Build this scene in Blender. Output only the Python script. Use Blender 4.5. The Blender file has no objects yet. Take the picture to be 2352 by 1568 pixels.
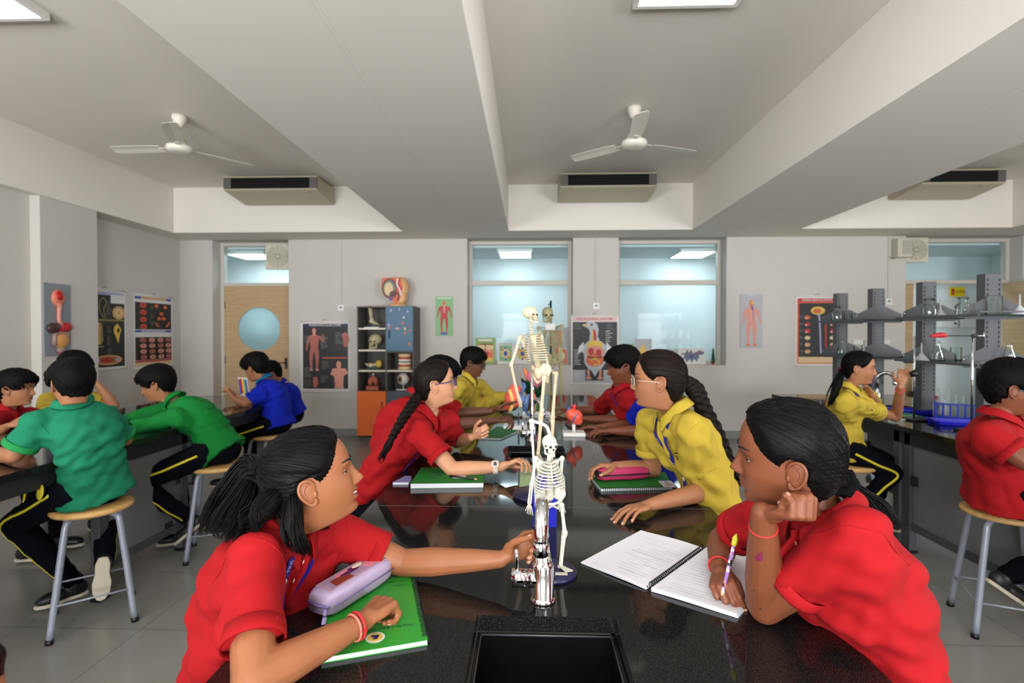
import bpy, math, random
import numpy as np
from mathutils import Vector, Matrix, Euler
from math import sin, cos, pi, radians, sqrt

S = bpy.context.scene
C = S.collection
# ---------------------------------------------------------------- camera
F = 1200.0
CAM = Vector((0, 0, 1.43))
CE = Euler((radians(90 - 0.81), 0, radians(1.909)), 'XYZ')
cd = bpy.data.cameras.new('camera')
cam = bpy.data.objects.new('camera', cd)
C.objects.link(cam)
cam.location = CAM
cam.rotation_euler = CE
cd.sensor_width = 36
cd.lens = 36 * F / 2352
cd.clip_start = 0.05
cd.dof.use_dof = True
cd.dof.focus_distance = 1.25
cd.dof.aperture_fstop = 4.0
S.camera = cam
RC = np.array(CE.to_matrix())
CAMN = np.array(CAM)

def ray(px, py):
    return RC @ np.array(((px - 1176) / F, -(py - 784) / F, -1.0))
def P(px, py, Y):            # the point of the room seen at a pixel, at room depth Y
    d = ray(px, py); return CAMN + d * (Y / d[1])
def PZ(px, py, z):           # ... on the horizontal plane z
    d = ray(px, py); return CAMN + d * ((z - CAMN[2]) / d[2])
def PX(px, py, X):           # ... on the plane x = X
    d = ray(px, py); return CAMN + d * (X / d[0])

# ---------------------------------------------------------------- exposure, world, daylight
S.view_settings.view_transform = 'Standard'
S.view_settings.look = 'None'
S.view_settings.gamma = 1
S.view_settings.use_curve_mapping = False
S.view_settings.exposure = -0.25
w = bpy.data.worlds.new('sky'); S.world = w; w.use_nodes = True
w.node_tree.nodes['Background'].inputs[0].default_value = (0.75, 0.87, 1.0, 1)
w.node_tree.nodes['Background'].inputs[1].default_value = 2.0
try:
    S.cycles.max_bounces = 7; S.cycles.diffuse_bounces = 4; S.cycles.glossy_bounces = 4
    S.cycles.transmission_bounces = 6; S.cycles.transparent_max_bounces = 12
    S.cycles.caustics_reflective = False; S.cycles.caustics_refractive = False
    S.cycles.sample_clamp_indirect = 4
except Exception: pass

def area(name, loc, rot, sx, sy, power, col):
    l = bpy.data.lights.new(name, 'AREA'); l.shape = 'RECTANGLE'; l.size = sx; l.size_y = sy
    l.energy = power; l.color = col
    o = bpy.data.objects.new(name, l); C.objects.link(o); o.location = loc; o.rotation_euler = rot
    return o
# daylight through the tall windows of the wall behind the camera (one lamp per opening)
XSIDE = 7.70
for wx, ww_ in ((-3.65, 1.9), (-.05, 1.8), (4.5, 1.8)):
    area('window_daylight', (wx, -2.95, 1.55), (radians(142), 0, 0), ww_ + .3, 2.0, 560, (0.96, 0.985, 1.0))
area('side_fill', (XSIDE, 1.5, 1.75), (radians(90), 0, radians(90)), 1.9, 1.7, 120, (0.97, 0.985, 1.0))  # added fill lamp, unseen, put in to brighten the left wall
PANEL = 7.0; CORR = 2.2   # emission of the ceiling panels
# ---------------------------------------------------------------- materials
def lin(r, g, b):
    f = lambda c: c / 12.92 if c <= 0.04045 else ((c + 0.055) / 1.055) ** 2.4
    return (f(r / 255), f(g / 255), f(b / 255), 1)
MATS = {}
def mat(name, rgb, rough=0.5, metal=0.0, noise=0.0, nscale=30.0, bump=0.0, bscale=200.0, stretch=None,
        emit=0.0, trans=0.0, ior=1.45, sss=0.0, alpha=1.0, spec=0.5, coat=0.0, aniso=0.0):
    if name in MATS: return MATS[name]
    m = bpy.data.materials.new(name); m.use_nodes = True
    nt = m.node_tree; b = nt.nodes['Principled BSDF']
    col = lin(*rgb)
    b.inputs['Base Color'].default_value = col
    b.inputs['Roughness'].default_value = rough
    b.inputs['Metallic'].default_value = metal
    b.inputs['IOR'].default_value = ior
    b.inputs['Specular IOR Level'].default_value = spec
    b.inputs['Transmission Weight'].default_value = trans
    b.inputs['Alpha'].default_value = alpha
    b.inputs['Coat Weight'].default_value = coat
    if sss:
        b.inputs['Subsurface Weight'].default_value = sss
        b.inputs['Subsurface Radius'].default_value = (0.012, 0.005, 0.003)
        b.inputs['Subsurface Scale'].default_value = 0.5
    if emit:
        b.inputs['Emission Color'].default_value = col
        b.inputs['Emission Strength'].default_value = emit
    tc = nt.nodes.new('ShaderNodeTexCoord'); mp = nt.nodes.new('ShaderNodeMapping')
    nt.links.new(tc.outputs['Object'], mp.inputs['Vector'])
    if stretch: mp.inputs['Scale'].default_value = stretch
    n = nt.nodes.new('ShaderNodeTexNoise'); n.inputs['Scale'].default_value = nscale; n.inputs['Detail'].default_value = 4
    nt.links.new(mp.outputs[0], n.inputs['Vector'])
    mix = nt.nodes.new('ShaderNodeMix'); mix.data_type = 'RGBA'
    k = 1 - noise
    mix.inputs['A'].default_value = (col[0] * k, col[1] * k, col[2] * k, 1)
    k = 1 + noise
    mix.inputs['B'].default_value = (min(1, col[0] * k), min(1, col[1] * k), min(1, col[2] * k), 1)
    nt.links.new(n.outputs['Fac'], mix.inputs['Factor'])
    nt.links.new(mix.outputs['Result'], b.inputs['Base Color'])
    if bump:
        n2 = nt.nodes.new('ShaderNodeTexNoise'); n2.inputs['Scale'].default_value = bscale; n2.inputs['Detail'].default_value = 3
        nt.links.new(mp.outputs[0], n2.inputs['Vector'])
        bp = nt.nodes.new('ShaderNodeBump'); bp.inputs['Strength'].default_value = bump; bp.inputs['Distance'].default_value = 0.002
        nt.links.new(n2.outputs['Fac'], bp.inputs['Height']); nt.links.new(bp.outputs[0], b.inputs['Normal'])
    MATS[name] = m
    return m

def glass_mat(name, rgb=(255, 255, 255), rough=0.0, alpha=0.12, gloss=0.5):
    """thin glass: mostly see-through, with Fresnel reflections"""
    if name in MATS: return MATS[name]
    m = bpy.data.materials.new(name); m.use_nodes = True; nt = m.node_tree
    for x in list(nt.nodes):
        if x.type != 'OUTPUT_MATERIAL': nt.nodes.remove(x)
    out = nt.nodes['Material Output']
    tr = nt.nodes.new('ShaderNodeBsdfTransparent'); tr.inputs[0].default_value = lin(*rgb)
    gl = nt.nodes.new('ShaderNodeBsdfGlossy'); gl.inputs['Roughness'].default_value = rough
    fr = nt.nodes.new('ShaderNodeLayerWeight'); fr.inputs[0].default_value = gloss
    mx = nt.nodes.new('ShaderNodeMath'); mx.operation = 'MULTIPLY_ADD'; mx.inputs[1].default_value = 0.75; mx.inputs[2].default_value = alpha
    nt.links.new(fr.outputs['Fresnel'], mx.inputs[0])
    mix = nt.nodes.new('ShaderNodeMixShader')
    nt.links.new(mx.outputs[0], mix.inputs[0]); nt.links.new(tr.outputs[0], mix.inputs[1]); nt.links.new(gl.outputs[0], mix.inputs[2])
    nt.links.new(mix.outputs[0], out.inputs[0])
    MATS[name] = m
    return m

def frosted(name, rgb):
    m = bpy.data.materials.new(name); m.use_nodes = True; nt = m.node_tree
    for x in list(nt.nodes):
        if x.type != 'OUTPUT_MATERIAL': nt.nodes.remove(x)
    tl = nt.nodes.new('ShaderNodeBsdfTranslucent'); tl.inputs[0].default_value = lin(*rgb); df = nt.nodes.new('ShaderNodeBsdfDiffuse'); df.inputs[0].default_value = lin(*rgb); mx = nt.nodes.new('ShaderNodeMixShader'); mx.inputs[0].default_value = .12
    nt.links.new(tl.outputs[0], mx.inputs[1]); nt.links.new(df.outputs[0], mx.inputs[2]); nt.links.new(mx.outputs[0], nt.nodes['Material Output'].inputs[0]); return m
def granite():
    m = bpy.data.materials.new('granite'); m.use_nodes = True; nt = m.node_tree; b = nt.nodes['Principled BSDF']
    tc = nt.nodes.new('ShaderNodeTexCoord')
    n = nt.nodes.new('ShaderNodeTexNoise'); n.inputs['Scale'].default_value = 900; n.inputs['Detail'].default_value = 0
    nt.links.new(tc.outputs['Object'], n.inputs['Vector'])
    r = nt.nodes.new('ShaderNodeValToRGB')
    r.color_ramp.elements[0].position = 0.66; r.color_ramp.elements[0].color = (0.006, 0.006, 0.006, 1)
    r.color_ramp.elements[1].position = 0.86; r.color_ramp.elements[1].color = (0.16, 0.16, 0.15, 1)
    nt.links.new(n.outputs['Fac'], r.inputs[0]); nt.links.new(r.outputs[0], b.inputs['Base Color'])
    b.inputs['Roughness'].default_value = 0.06; b.inputs['Specular IOR Level'].default_value = 0.27
    b.inputs['IOR'].default_value = 1.48
    return m
GRAN = granite()

def tiles(name, rgb, size, joint_rgb, rough):
    m = bpy.data.materials.new(name); m.use_nodes = True; nt = m.node_tree; b = nt.nodes['Principled BSDF']
    tc = nt.nodes.new('ShaderNodeTexCoord')
    br = nt.nodes.new('ShaderNodeTexBrick'); br.offset = 0.0; br.squash = 1
    br.inputs['Scale'].default_value = 1; br.inputs['Brick Width'].default_value = size; br.inputs['Row Height'].default_value = size
    br.inputs['Mortar Size'].default_value = 0.003
    c = lin(*rgb)
    br.inputs['Color1'].default_value = c; br.inputs['Color2'].default_value = (c[0] * .93, c[1] * .93, c[2] * .93, 1)
    br.inputs['Mortar'].default_value = lin(*joint_rgb)
    nt.links.new(tc.outputs['Object'], br.inputs['Vector'])
    n = nt.nodes.new('ShaderNodeTexNoise'); n.inputs['Scale'].default_value = 3; n.inputs['Detail'].default_value = 6
    nt.links.new(tc.outputs['Object'], n.inputs['Vector'])
    mx = nt.nodes.new('ShaderNodeMix'); mx.data_type = 'RGBA'; mx.blend_type = 'MULTIPLY'; mx.inputs['Factor'].default_value = 0.5
    rp = nt.nodes.new('ShaderNodeMapRange'); rp.inputs['To Min'].default_value = 0.55; rp.inputs['To Max'].default_value = 1.35
    nt.links.new(n.outputs['Fac'], rp.inputs['Value'])
    nt.links.new(br.outputs['Color'], mx.inputs['A']); nt.links.new(rp.outputs[0], mx.inputs['B'])
    nt.links.new(mx.outputs['Result'], b.inputs['Base Color'])
    b.inputs['Roughness'].default_value = rough
    return m

def wood(name, c1, c2, scale=(40, 4, 4), rough=0.35):
    m = bpy.data.materials.new(name); m.use_nodes = True; nt = m.node_tree; b = nt.nodes['Principled BSDF']
    tc = nt.nodes.new('ShaderNodeTexCoord'); mp = nt.nodes.new('ShaderNodeMapping'); mp.inputs['Scale'].default_value = scale
    nt.links.new(tc.outputs['Object'], mp.inputs['Vector'])
    n = nt.nodes.new('ShaderNodeTexNoise'); n.inputs['Scale'].default_value = 2; n.inputs['Detail'].default_value = 5; n.inputs['Distortion'].default_value = 0.6
    nt.links.new(mp.outputs[0], n.inputs['Vector'])
    r = nt.nodes.new('ShaderNodeValToRGB'); r.color_ramp.elements[0].position = .35; r.color_ramp.elements[1].position = .65
    r.color_ramp.elements[0].color = lin(*c1); r.color_ramp.elements[1].color = lin(*c2)
    nt.links.new(n.outputs['Fac'], r.inputs[0]); nt.links.new(r.outputs[0], b.inputs['Base Color'])
    b.inputs['Roughness'].default_value = rough
    return m

def hair_mat(name, rgb, rough=0.34):
    if name in MATS: return MATS[name]
    m = mat(name, rgb, rough=rough, noise=0.5, nscale=60, stretch=(0.25, 1, 1), bump=0.35, bscale=420, spec=0.09)
    return m

# ---------------------------------------------------------------- mesh builder
def nrm(v):
    v = np.asarray(v, float); l = np.linalg.norm(v); return v / l if l > 1e-9 else v
def frame(d, up=(0, 0, 1)):
    d = nrm(d); u = np.array(up, float)
    if abs(np.dot(d, u)) > 0.98: u = np.array((1.0, 0, 0)) if abs(d[0]) < .9 else np.array((0, 1.0, 0))
    x = nrm(np.cross(u, d)); y = np.cross(d, x)
    return x, y, d
def cat(pts, n):
    """Catmull-Rom through pts"""
    p = np.array([np.asarray(q, float) for q in pts])
    if len(p) == 2: return np.array([p[0] + (p[1] - p[0]) * t for t in np.linspace(0, 1, n)])
    q = np.vstack([2 * p[0] - p[1], p, 2 * p[-1] - p[-2]])
    out = []
    for s in np.linspace(0, len(p) - 1, n):
        i = min(int(s), len(p) - 2); t = s - i
        a, b, c, d = q[i:i + 4]
        out.append(0.5 * (2 * b + (c - a) * t + (2 * a - 5 * b + 4 * c - d) * t * t + (3 * b - a - 3 * c + d) * t ** 3))
    return np.array(out)

class MB:
    def __init__(s): s.V = []; s.Fc = []; s.M = []; s.Sm = []; s.n = 0
    def add(s, v, f, mi=0, sm=True):
        v = np.asarray(v, float).reshape(-1, 3)
        s.V.append(v); o = s.n
        for q in f: s.Fc.append(tuple(int(i) + o for i in q))
        if isinstance(mi, (list, np.ndarray)): s.M += list(mi)
        else: s.M += [mi] * len(f)
        s.Sm += [sm] * len(f); s.n += len(v); return s
    def box(s, c, size, mi=0, R=None):
        h = np.array(size, float) / 2
        v = np.array([(x, y, z) for x in (-1, 1) for y in (-1, 1) for z in (-1, 1)]) * h
        if R is not None: v = v @ np.asarray(R).T
        f = [(0, 1, 3, 2), (4, 6, 7, 5), (0, 4, 5, 1), (2, 3, 7, 6), (0, 2, 6, 4), (1, 5, 7, 3)]
        return s.add(v + np.array(c, float), f, mi, False)
    def bx(s, x0, x1, y0, y1, z0, z1, mi=0):
        return s.box(((x0 + x1) / 2, (y0 + y1) / 2, (z0 + z1) / 2), (abs(x1 - x0), abs(y1 - y0), abs(z1 - z0)), mi)
    def loft(s, rings, mi=0, closed=True, caps=True, sm=True):
        rings = [np.asarray(r) for r in rings]; n = len(rings[0]); v = np.vstack(rings); f = []
        for i in range(len(rings) - 1):
            for j in range(n if closed else n - 1):
                k = (j + 1) % n
                f.append((i * n + j, i * n + k, (i + 1) * n + k, (i + 1) * n + j))
        if caps and closed:
            f.append(tuple(range(n - 1, -1, -1))); f.append(tuple(range((len(rings) - 1) * n, len(rings) * n)))
        return s.add(v, f, mi, sm)
    def tube(s, pts, r, n=8, mi=0, caps=True, flat=1.0, up=(0, 0, 1), round_ends=False):
        pts = np.asarray([np.asarray(p, float) for p in pts]); m = len(pts)
        r = np.full(m, r, float) if np.isscalar(r) else np.asarray(r, float)
        if round_ends:
            d0 = nrm(pts[0] - pts[1]); d1 = nrm(pts[-1] - pts[-2])
            a = [pts[0] + d0 * r[0] * k for k in (.95, .7)]; b = [pts[-1] + d1 * r[-1] * k for k in (.7, .95)]
            pts = np.vstack([a, pts, b]); r = np.concatenate([[r[0] * .3, r[0] * .72], r, [r[-1] * .72, r[-1] * .3]]); m = len(pts)
        x = None; rings = []; ang = np.arange(n) * 2 * pi / n
        for i in range(m):
            d = nrm(pts[min(i + 1, m - 1)] - pts[max(i - 1, 0)])
            if x is None: x, y, _ = frame(d, up)
            else:
                x = nrm(x - d * np.dot(x, d)); y = np.cross(d, x)
            rings.append(pts[i] + r[i] * (np.outer(np.cos(ang), x) + flat * np.outer(np.sin(ang), y)))
        return s.loft(rings, mi, True, caps)
    def cyl(s, p, q, r, r2=None, n=16, mi=0, caps=True):
        return s.tube([p, q], [r, r if r2 is None else r2], n, mi, caps)
    def ell(s, c, r, mi=0, R=None, nu=16, nv=10):
        v = [(0, 0, -1)]
        for i in range(1, nv):
            a = -pi / 2 + pi * i / nv
            v += [(cos(a) * cos(t), cos(a) * sin(t), sin(a)) for t in np.arange(nu) * 2 * pi / nu]
        v.append((0, 0, 1)); v = np.array(v) * np.array(r, float)
        if R is not None: v = v @ np.asarray(R).T
        f = [(0, 1 + (j + 1) % nu, 1 + j) for j in range(nu)]
        for i in range(nv - 2):
            for j in range(nu):
                k = (j + 1) % nu; f.append((1 + i * nu + j, 1 + i * nu + k, 1 + (i + 1) * nu + k, 1 + (i + 1) * nu + j))
        b = 1 + (nv - 2) * nu; L = len(v) - 1
        f += [(b + j, b + (j + 1) % nu, L) for j in range(nu)]
        return s.add(v + np.asarray(c, float), f, mi, True)
    def cap(s, p, q, r, r2=None, n=12, mi=0):
        """capsule, for remeshing"""
        r2 = r if r2 is None else r2; p = np.asarray(p, float); q = np.asarray(q, float)
        d = nrm(q - p); x, y, _ = frame(d); ang = np.arange(n) * 2 * pi / n
        circ = np.outer(np.cos(ang), x) + np.outer(np.sin(ang), y)
        rings = [p - d * r * sin(a) + circ * r * cos(a) for a in (1.45, 1.0, .5, 0)] + [q + d * r2 * sin(a) + circ * r2 * cos(a) for a in (0, .5, 1.0, 1.45)]
        return s.loft(rings, mi)
    def chain(s, pts, rs, n=14, mi=0):
        for i in range(len(pts) - 1): s.cap(pts[i], pts[i + 1], rs[i], rs[i + 1], n, mi)
        return s
    def lathe(s, prof, c=(0, 0, 0), n=24, mi=0, R=None, caps=True, sm=True):
        ang = np.arange(n) * 2 * pi / n; rings = []
        for r, z in prof:
            v = np.stack([r * np.cos(ang), r * np.sin(ang), np.full(n, z)], 1)
            if R is not None: v = v @ np.asarray(R).T
            rings.append(v + np.asarray(c, float))
        return s.loft(rings, mi, True, caps, sm)
    def prism(s, poly, o, x, y, depth, mi=0):
        """polygon in the plane (o, x, y), extruded along x × y by depth"""
        o = np.asarray(o, float); x = np.asarray(x, float); y = np.asarray(y, float); z = nrm(np.cross(x, y))
        a = np.array([o + x * u + y * v for u, v in poly]); b = a + z * depth; n = len(a)
        f = [tuple(range(n - 1, -1, -1)), tuple(range(n, 2 * n))] + [(i, (i + 1) % n, n + (i + 1) % n, n + i) for i in range(n)]
        return s.add(np.vstack([a, b]), f, mi, False)
    def text(s, string, o, x, y, size, mi=0, lift=0.0006, align='CENTER', bold=0.0):
        cu = bpy.data.curves.new('t', 'FONT'); cu.body = string; cu.size = 1; cu.align_x = align; cu.align_y = 'CENTER'; cu.offset = bold; cu.resolution_u = 2
        ob = bpy.data.objects.new('t', cu); C.objects.link(ob)
        dg = bpy.context.evaluated_depsgraph_get()
        me = bpy.data.meshes.new_from_object(ob.evaluated_get(dg))
        o = np.asarray(o, float); x = np.asarray(x, float); y = np.asarray(y, float); z = nrm(np.cross(x, y))
        if len(me.vertices):
            v = np.array([o + (x * p.co.x + y * p.co.y) * size + z * lift for p in me.vertices])
            s.add(v, [tuple(p.vertices) for p in me.polygons], mi, False)
        bpy.data.objects.remove(ob); bpy.data.meshes.remove(me); bpy.data.curves.remove(cu)
        return s
    def verts(s): return np.vstack(s.V)
    def mesh(s, name, mats, off=None):
        me = bpy.data.meshes.new(name); v = s.verts()
        if off is not None: v = v - np.asarray(off, float)
        me.from_pydata(v.tolist(), [], s.Fc)
        for m in mats: me.materials.append(m)
        me.polygons.foreach_set('material_index', np.array(s.M, dtype=np.int32))
        me.polygons.foreach_set('use_smooth', np.array(s.Sm, dtype=bool))
        me.update(); return me
    def build(s, name, mats, parent=None, bevel=0.0, local=False):
        """ONE mesh object; its coordinates are the room's unless local"""
        if not isinstance(mats, (list, tuple)): mats = [mats]
        v = s.verts(); off = None; loc = (0, 0, 0)
        if parent is not None and not local:
            p = parent; M_ = Matrix.Identity(4)
            while p is not None: M_ = p.matrix_basis @ M_; p = p.parent
            Mi = np.array(M_.inverted()); s.V = [v @ Mi[:3, :3].T + Mi[:3, 3]]
        elif parent is None and not local:
            lo = v.min(0); hi = v.max(0); off = np.array(((lo[0] + hi[0]) / 2, (lo[1] + hi[1]) / 2, lo[2])); loc = off
        o = bpy.data.objects.new(name, s.mesh(name, mats, off)); C.objects.link(o); o.location = loc
        if parent is not None: o.parent = parent
        if bevel:
            b = o.modifiers.new('edge', 'BEVEL'); b.width = bevel; b.segments = 2; b.limit_method = 'ANGLE'; b.angle_limit = radians(50)
        return o
    def remesh(s, voxel, smooth=2, factor=0.5):
        """fuse everything into one continuous skin"""
        me = s.mesh('r', [], None); ob = bpy.data.objects.new('r', me); C.objects.link(ob)
        m = ob.modifiers.new('r', 'REMESH'); m.mode = 'VOXEL'; m.voxel_size = voxel; m.adaptivity = 0
        if smooth:
            q = ob.modifiers.new('s', 'SMOOTH'); q.factor = factor; q.iterations = smooth
        dg = bpy.context.evaluated_depsgraph_get(); dg.update()
        r = bpy.data.meshes.new_from_object(ob.evaluated_get(dg))
        v = np.zeros(len(r.vertices) * 3); r.vertices.foreach_get('co', v); v = v.reshape(-1, 3)
        nn = np.zeros(len(r.vertices) * 3); r.vertices.foreach_get('normal', nn)
        f = [tuple(p.vertices) for p in r.polygons]
        bpy.data.objects.remove(ob); bpy.data.meshes.remove(me); bpy.data.meshes.remove(r)
        t = MB(); t.add(v, f); t.N = nn.reshape(-1, 3); return t

def thing(name, label, cat_, loc=(0, 0, 0), group=None, kind=None):
    o = bpy.data.objects.new(name, None); C.objects.link(o); o.location = Vector([float(q) for q in loc]); o.empty_display_size = .1
    return tag(o, label, cat_, group, kind)
def tag(o, label=None, cat_=None, group=None, kind=None):
    if label: o['label'] = label
    if cat_: o['category'] = cat_
    if group: o['group'] = group
    if kind: o['kind'] = kind
    return o
def struct(o): o['kind'] = 'structure'; return o
def copy_tree(o, parent=None):
    c = o.copy(); C.objects.link(c)
    if parent is not None: c.parent = parent
    for ch in list(o.children): copy_tree(ch, c)
    return c
X3 = np.array((1.0, 0, 0)); Y3 = np.array((0, 1.0, 0)); Z3 = np.array((0, 0, 1.0))
# ---------------------------------------------------------------- people
from mathutils.bvhtree import BVHTree
def sstep(t): t = np.clip(t, 0, 1); return t * t * (3 - 2 * t)
HZ = np.array([.03, .01, -.01, -.03, -.05, -.065, -.08, -.093, -.104, -.111, -.118, -.128, -.15, -.22])
HF = np.array([.0895, .0885, .0855, .0845, .0855, .0835, .0790, .0785, .0730, .054, .032, .012, .002, .000])
HB = np.array([-.100, -.101, -.098, -.091, -.082, -.074, -.068, -.064, -.062, -.061, -.061, -.062, -.064, -.068])
HW = np.array([.0745, .0735, .0715, .069, .0655, .062, .058, .054, .050, .048, .045, .043, .042, .044])
HK = np.array([0, .02, .03, .06, .12, .18, .27, .34, .38, .36, .2, .05, 0, 0])
def smooth1(z, a, zz):
    k = np.exp(-((zz[:, None] - z[None, :]) / .004) ** 2)
    return (k @ a) / k.sum(1)
def G(y, z, y0, z0, sy, sz): return np.exp(-((y - y0) / sy) ** 2 - ((z - z0) / sz) ** 2)
def head_grid(o, nt=84):
    zt = .03 + .081 * np.sin(np.linspace(1.52, 0.06, 26))
    zm = np.linspace(.03, -.115, 62); zn = np.linspace(-.12, -.215, 12)
    z = np.concatenate([zt, zm, zn])
    fine = np.linspace(.05, -.24, 400)
    def tab(a): return np.interp(-z, -fine, smooth1(fine, np.interp(-fine, -HZ, a), fine))
    xf, xb, wd, kk = tab(HF), tab(HB), tab(HW), tab(HK)
    s = np.sqrt(np.clip(1 - ((z - .03) / .081) ** 2, 0, 1)); top = z > .03
    xf = np.where(top, -.012 + .1015 * s ** .8, xf); xb = np.where(top, -.012 - .088 * s ** .95, xb)
    wd = np.where(top, .0745 * s ** .9, wd); kk = np.where(top, 0, kk)
    fat = o.get('fat', 0.0); wd = wd * (1 + fat * sstep((.02 - z) / .06) * sstep((z + .125) / .03))
    t = np.arange(nt) * 2 * pi / nt; th = t - .5 * np.sin(t)
    c, sn = np.cos(th), np.sin(th); e = .86
    cc = np.sign(c) * np.abs(c) ** e; ss = np.sign(sn) * np.abs(sn) ** e
    xc = -.012
    a = np.where(c[None] > 0, (xf - xc)[:, None], (xc - xb)[:, None])
    X = xc + a * cc[None]; Y = wd[:, None] * ss[None] * (1 - kk[:, None] * np.clip(cc, 0, 1)[None]); Z = np.repeat(z[:, None], nt, 1)
    fr = sstep(c / .3)[None]
    nl = o.get('nose', 1.0); sm = o.get('smile', 0.0)
    nz = np.interp(-z, [-.018, -.008, .004, .014, .024, .031, .036, .041, .045, .05], [0, .003, .008, .0135, .0195, .023, .022, .014, .004, 0]) * nl
    sg = np.interp(-z, [0, .02, .034], [.0065, .0085, .0110])
    D = nz[:, None] * np.exp(-(Y / sg[:, None]) ** 2)
    for q in (-1, 1):
        D += .0085 * nl * G(Y, Z, q * .0125, -.0365, .0048, .0052)
        D += -.0075 * G(Y, Z, q * .031, 0, .015, .0105) + .003 * G(Y, Z, q * .028, .0195, .022, .007)
        D += .004 * G(Y, Z, q * .042, -.03 + .004 * sm, .02, .018) + .003 * sm * G(Y, Z, q * .034, -.047, .010, .012)
    ml = -.0625 + sm * .008 * (Y / .024) ** 2
    env = np.exp(-(Y / (.0165 + .004 * sm)) ** 4)
    D += env * (.0058 * np.exp(-((Z - ml - .0055 - .0022 * sm) / .0045) ** 2) + .0066 * np.exp(-((Z - ml + .0065 + .0025 * sm) / .005) ** 2) - (.0034 + .0040 * sm) * np.exp(-((Z - ml) / (.0018 + .0020 * sm)) ** 2))
    D += -.0030 * G(Y, Z, 0, -.080, .02, .005) + .0035 * G(Y, Z, 0, -.096, .016, .009)
    X = X + D * fr
    return np.stack([X, Y, Z], 2), th, z
def grid_faces(nz, nt):
    f = []
    for i in range(nz - 1):
        for j in range(nt):
            k = (j + 1) % nt; f.append((i * nt + j, (i + 1) * nt + j, (i + 1) * nt + k, i * nt + k))
    return f
def grid_normals(V):
    dj = np.roll(V, -1, 1) - np.roll(V, 1, 1); di = np.gradient(V, axis=0)
    n = np.cross(di, dj); n /= np.linalg.norm(n, axis=2, keepdims=True) + 1e-12
    ctr = np.array((-.012, 0, 0)); sgn = np.sign(np.sum(n * (V - np.stack([np.full(V.shape[:2], -.012), np.zeros(V.shape[:2]), V[..., 2] * .6], 2)), 2, keepdims=True))
    return n * np.where(sgn == 0, 1, sgn)

HLZ = [-.111, -.100, -.088, -.079, -.07, -.06, -.045, -.03, -.015, -.004, .010, .025, .045, .07, .092, .11]
HLG = [.3, .17, .098, .084, .074, .069, .063, .054, .040, .024, .012, -.024, -.036, -.046, -.075, -.3]
def hair_mask(V, style):
    z = V[..., 2]; dz = {'girl': 0.0, 'boy': .020}.get(style, 0.0)
    zz = np.where(z > .0, z + dz * sstep(z / .05), z)
    xh = np.interp(-zz, HLZ, HLG)
    if style == 'boy': xh = np.where(z < -.05, xh - .02 * sstep((-.05 - z) / .03), xh)
    m = xh - V[..., 0]; e = ((V[..., 0] + .003) / .020) ** 2 + ((z + .010) / .031) ** 2
    return np.where((np.abs(V[..., 1]) > .045) & (e < 1.35), np.minimum(m, (e - 1) * .03), m)

def wrinkle(p, amp, seed, k=1.0):
    r = np.random.RandomState(seed); d = np.zeros(len(p)); q = p + .02 * np.sin(p[:, [1, 2, 0]] * 23 * k + r.rand(3) * 6)
    for i in range(7):
        v = r.randn(3) * (1, 1, 1.7); v /= np.linalg.norm(v); wl = (.035 + .075 * r.rand()) / k
        d += np.sin(q @ v * 2 * pi / wl + r.rand() * 6.28) * wl / .07
    return amp * d / 2.6

def hand(b, wr, d, n, right, curls, s=.92, spread=(.10, .02, -.05, -.14), thumb=None, nails=None, rs=1.0, lens=None):
    """palm, four fingers of different lengths and a thumb; d: wrist to knuckles, n: out of the palm"""
    wr = np.asarray(wr, float); d = nrm(d); n = np.asarray(n, float); n = nrm(n - d * np.dot(n, d))
    t = np.cross(d, n) * (1 if right else -1)
    offs = (.0265, .0090, -.0088, -.0255); along = (.080, .083, .079, .070)
    L = lens or ((.037, .024, .020), (.041, .027, .021), (.038, .025, .020), (.030, .019, .018))
    R0 = (.0084, .0086, .0082, .0074)
    b.cap(wr - d * .012, wr + d * .012, .0205 * s, .0200 * s)
    for i in range(4):
        k = wr + s * (d * along[i] + t * offs[i])
        b.cap(wr + s * (d * .012 + t * offs[i] * .45), k, .0125 * s, .0100 * s)
        a = 0.0; p = k; di = nrm(d + t * spread[i]); 
        for j in range(3):
            a += curls[i][j]; v = cos(a) * di + sin(a) * n; q = p + v * L[i][j] * s
            r1 = R0[i] * (1, .93, .86)[j] * s * rs; r2 = R0[i] * (.95, .88, .74)[j] * s * rs
            b.cap(p, q, r1, r2, 10); p = q
        if nails is not None: nails.append((p - v * .004 * s + (sin(a) * di - cos(a) * n) * R0[i] * .70 * s, v, sin(a) * di - cos(a) * n, s))
    if curls[1][0] > 1.2: b.ell(wr + s * (d * .066 + n * .024), (.020 * s, .032 * s, .018 * s), R=np.stack([d, t, n], 1))
    b.ell(wr + s * (d * .045 + n * .002), (.044 * s, .034 * s, .0135 * s), R=np.stack([d, t, n], 1))
    b.ell(wr + s * (d * .030 + t * .017 + n * .008), (.030 * s, .015 * s, .013 * s), R=np.stack([nrm(d + t * .5), nrm(t - d * .5), n], 1))
    th = thumb or ((.62, .72, .35), (.85, .40, .40), (.93, .15, .40))
    p = wr + s * (d * .020 + t * .020 + n * .004)
    for j in range(3):
        v = nrm(d * th[j][0] + t * th[j][1] + n * th[j][2]); q = p + v * (.037, .030, .023)[j] * s
        b.cap(p, q, (.0125, .0102, .0095)[j] * s * rs, (.0105, .0096, .0075)[j] * s * rs, 10); p = q
    if nails is not None:
        tn = nrm(t - v * np.dot(t, v)); nails.append((p - v * .003 * s + tn * .0062 * s, v, tn, s * 1.15))
RELAX = [(.25, .35, .25), (.28, .40, .28), (.32, .45, .30), (.38, .45, .30)]
FIST = [(1.35, 1.5, 1.0), (1.4, 1.55, 1.0), (1.4, 1.55, 1.0), (1.4, 1.5, 1.0)]
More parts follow.
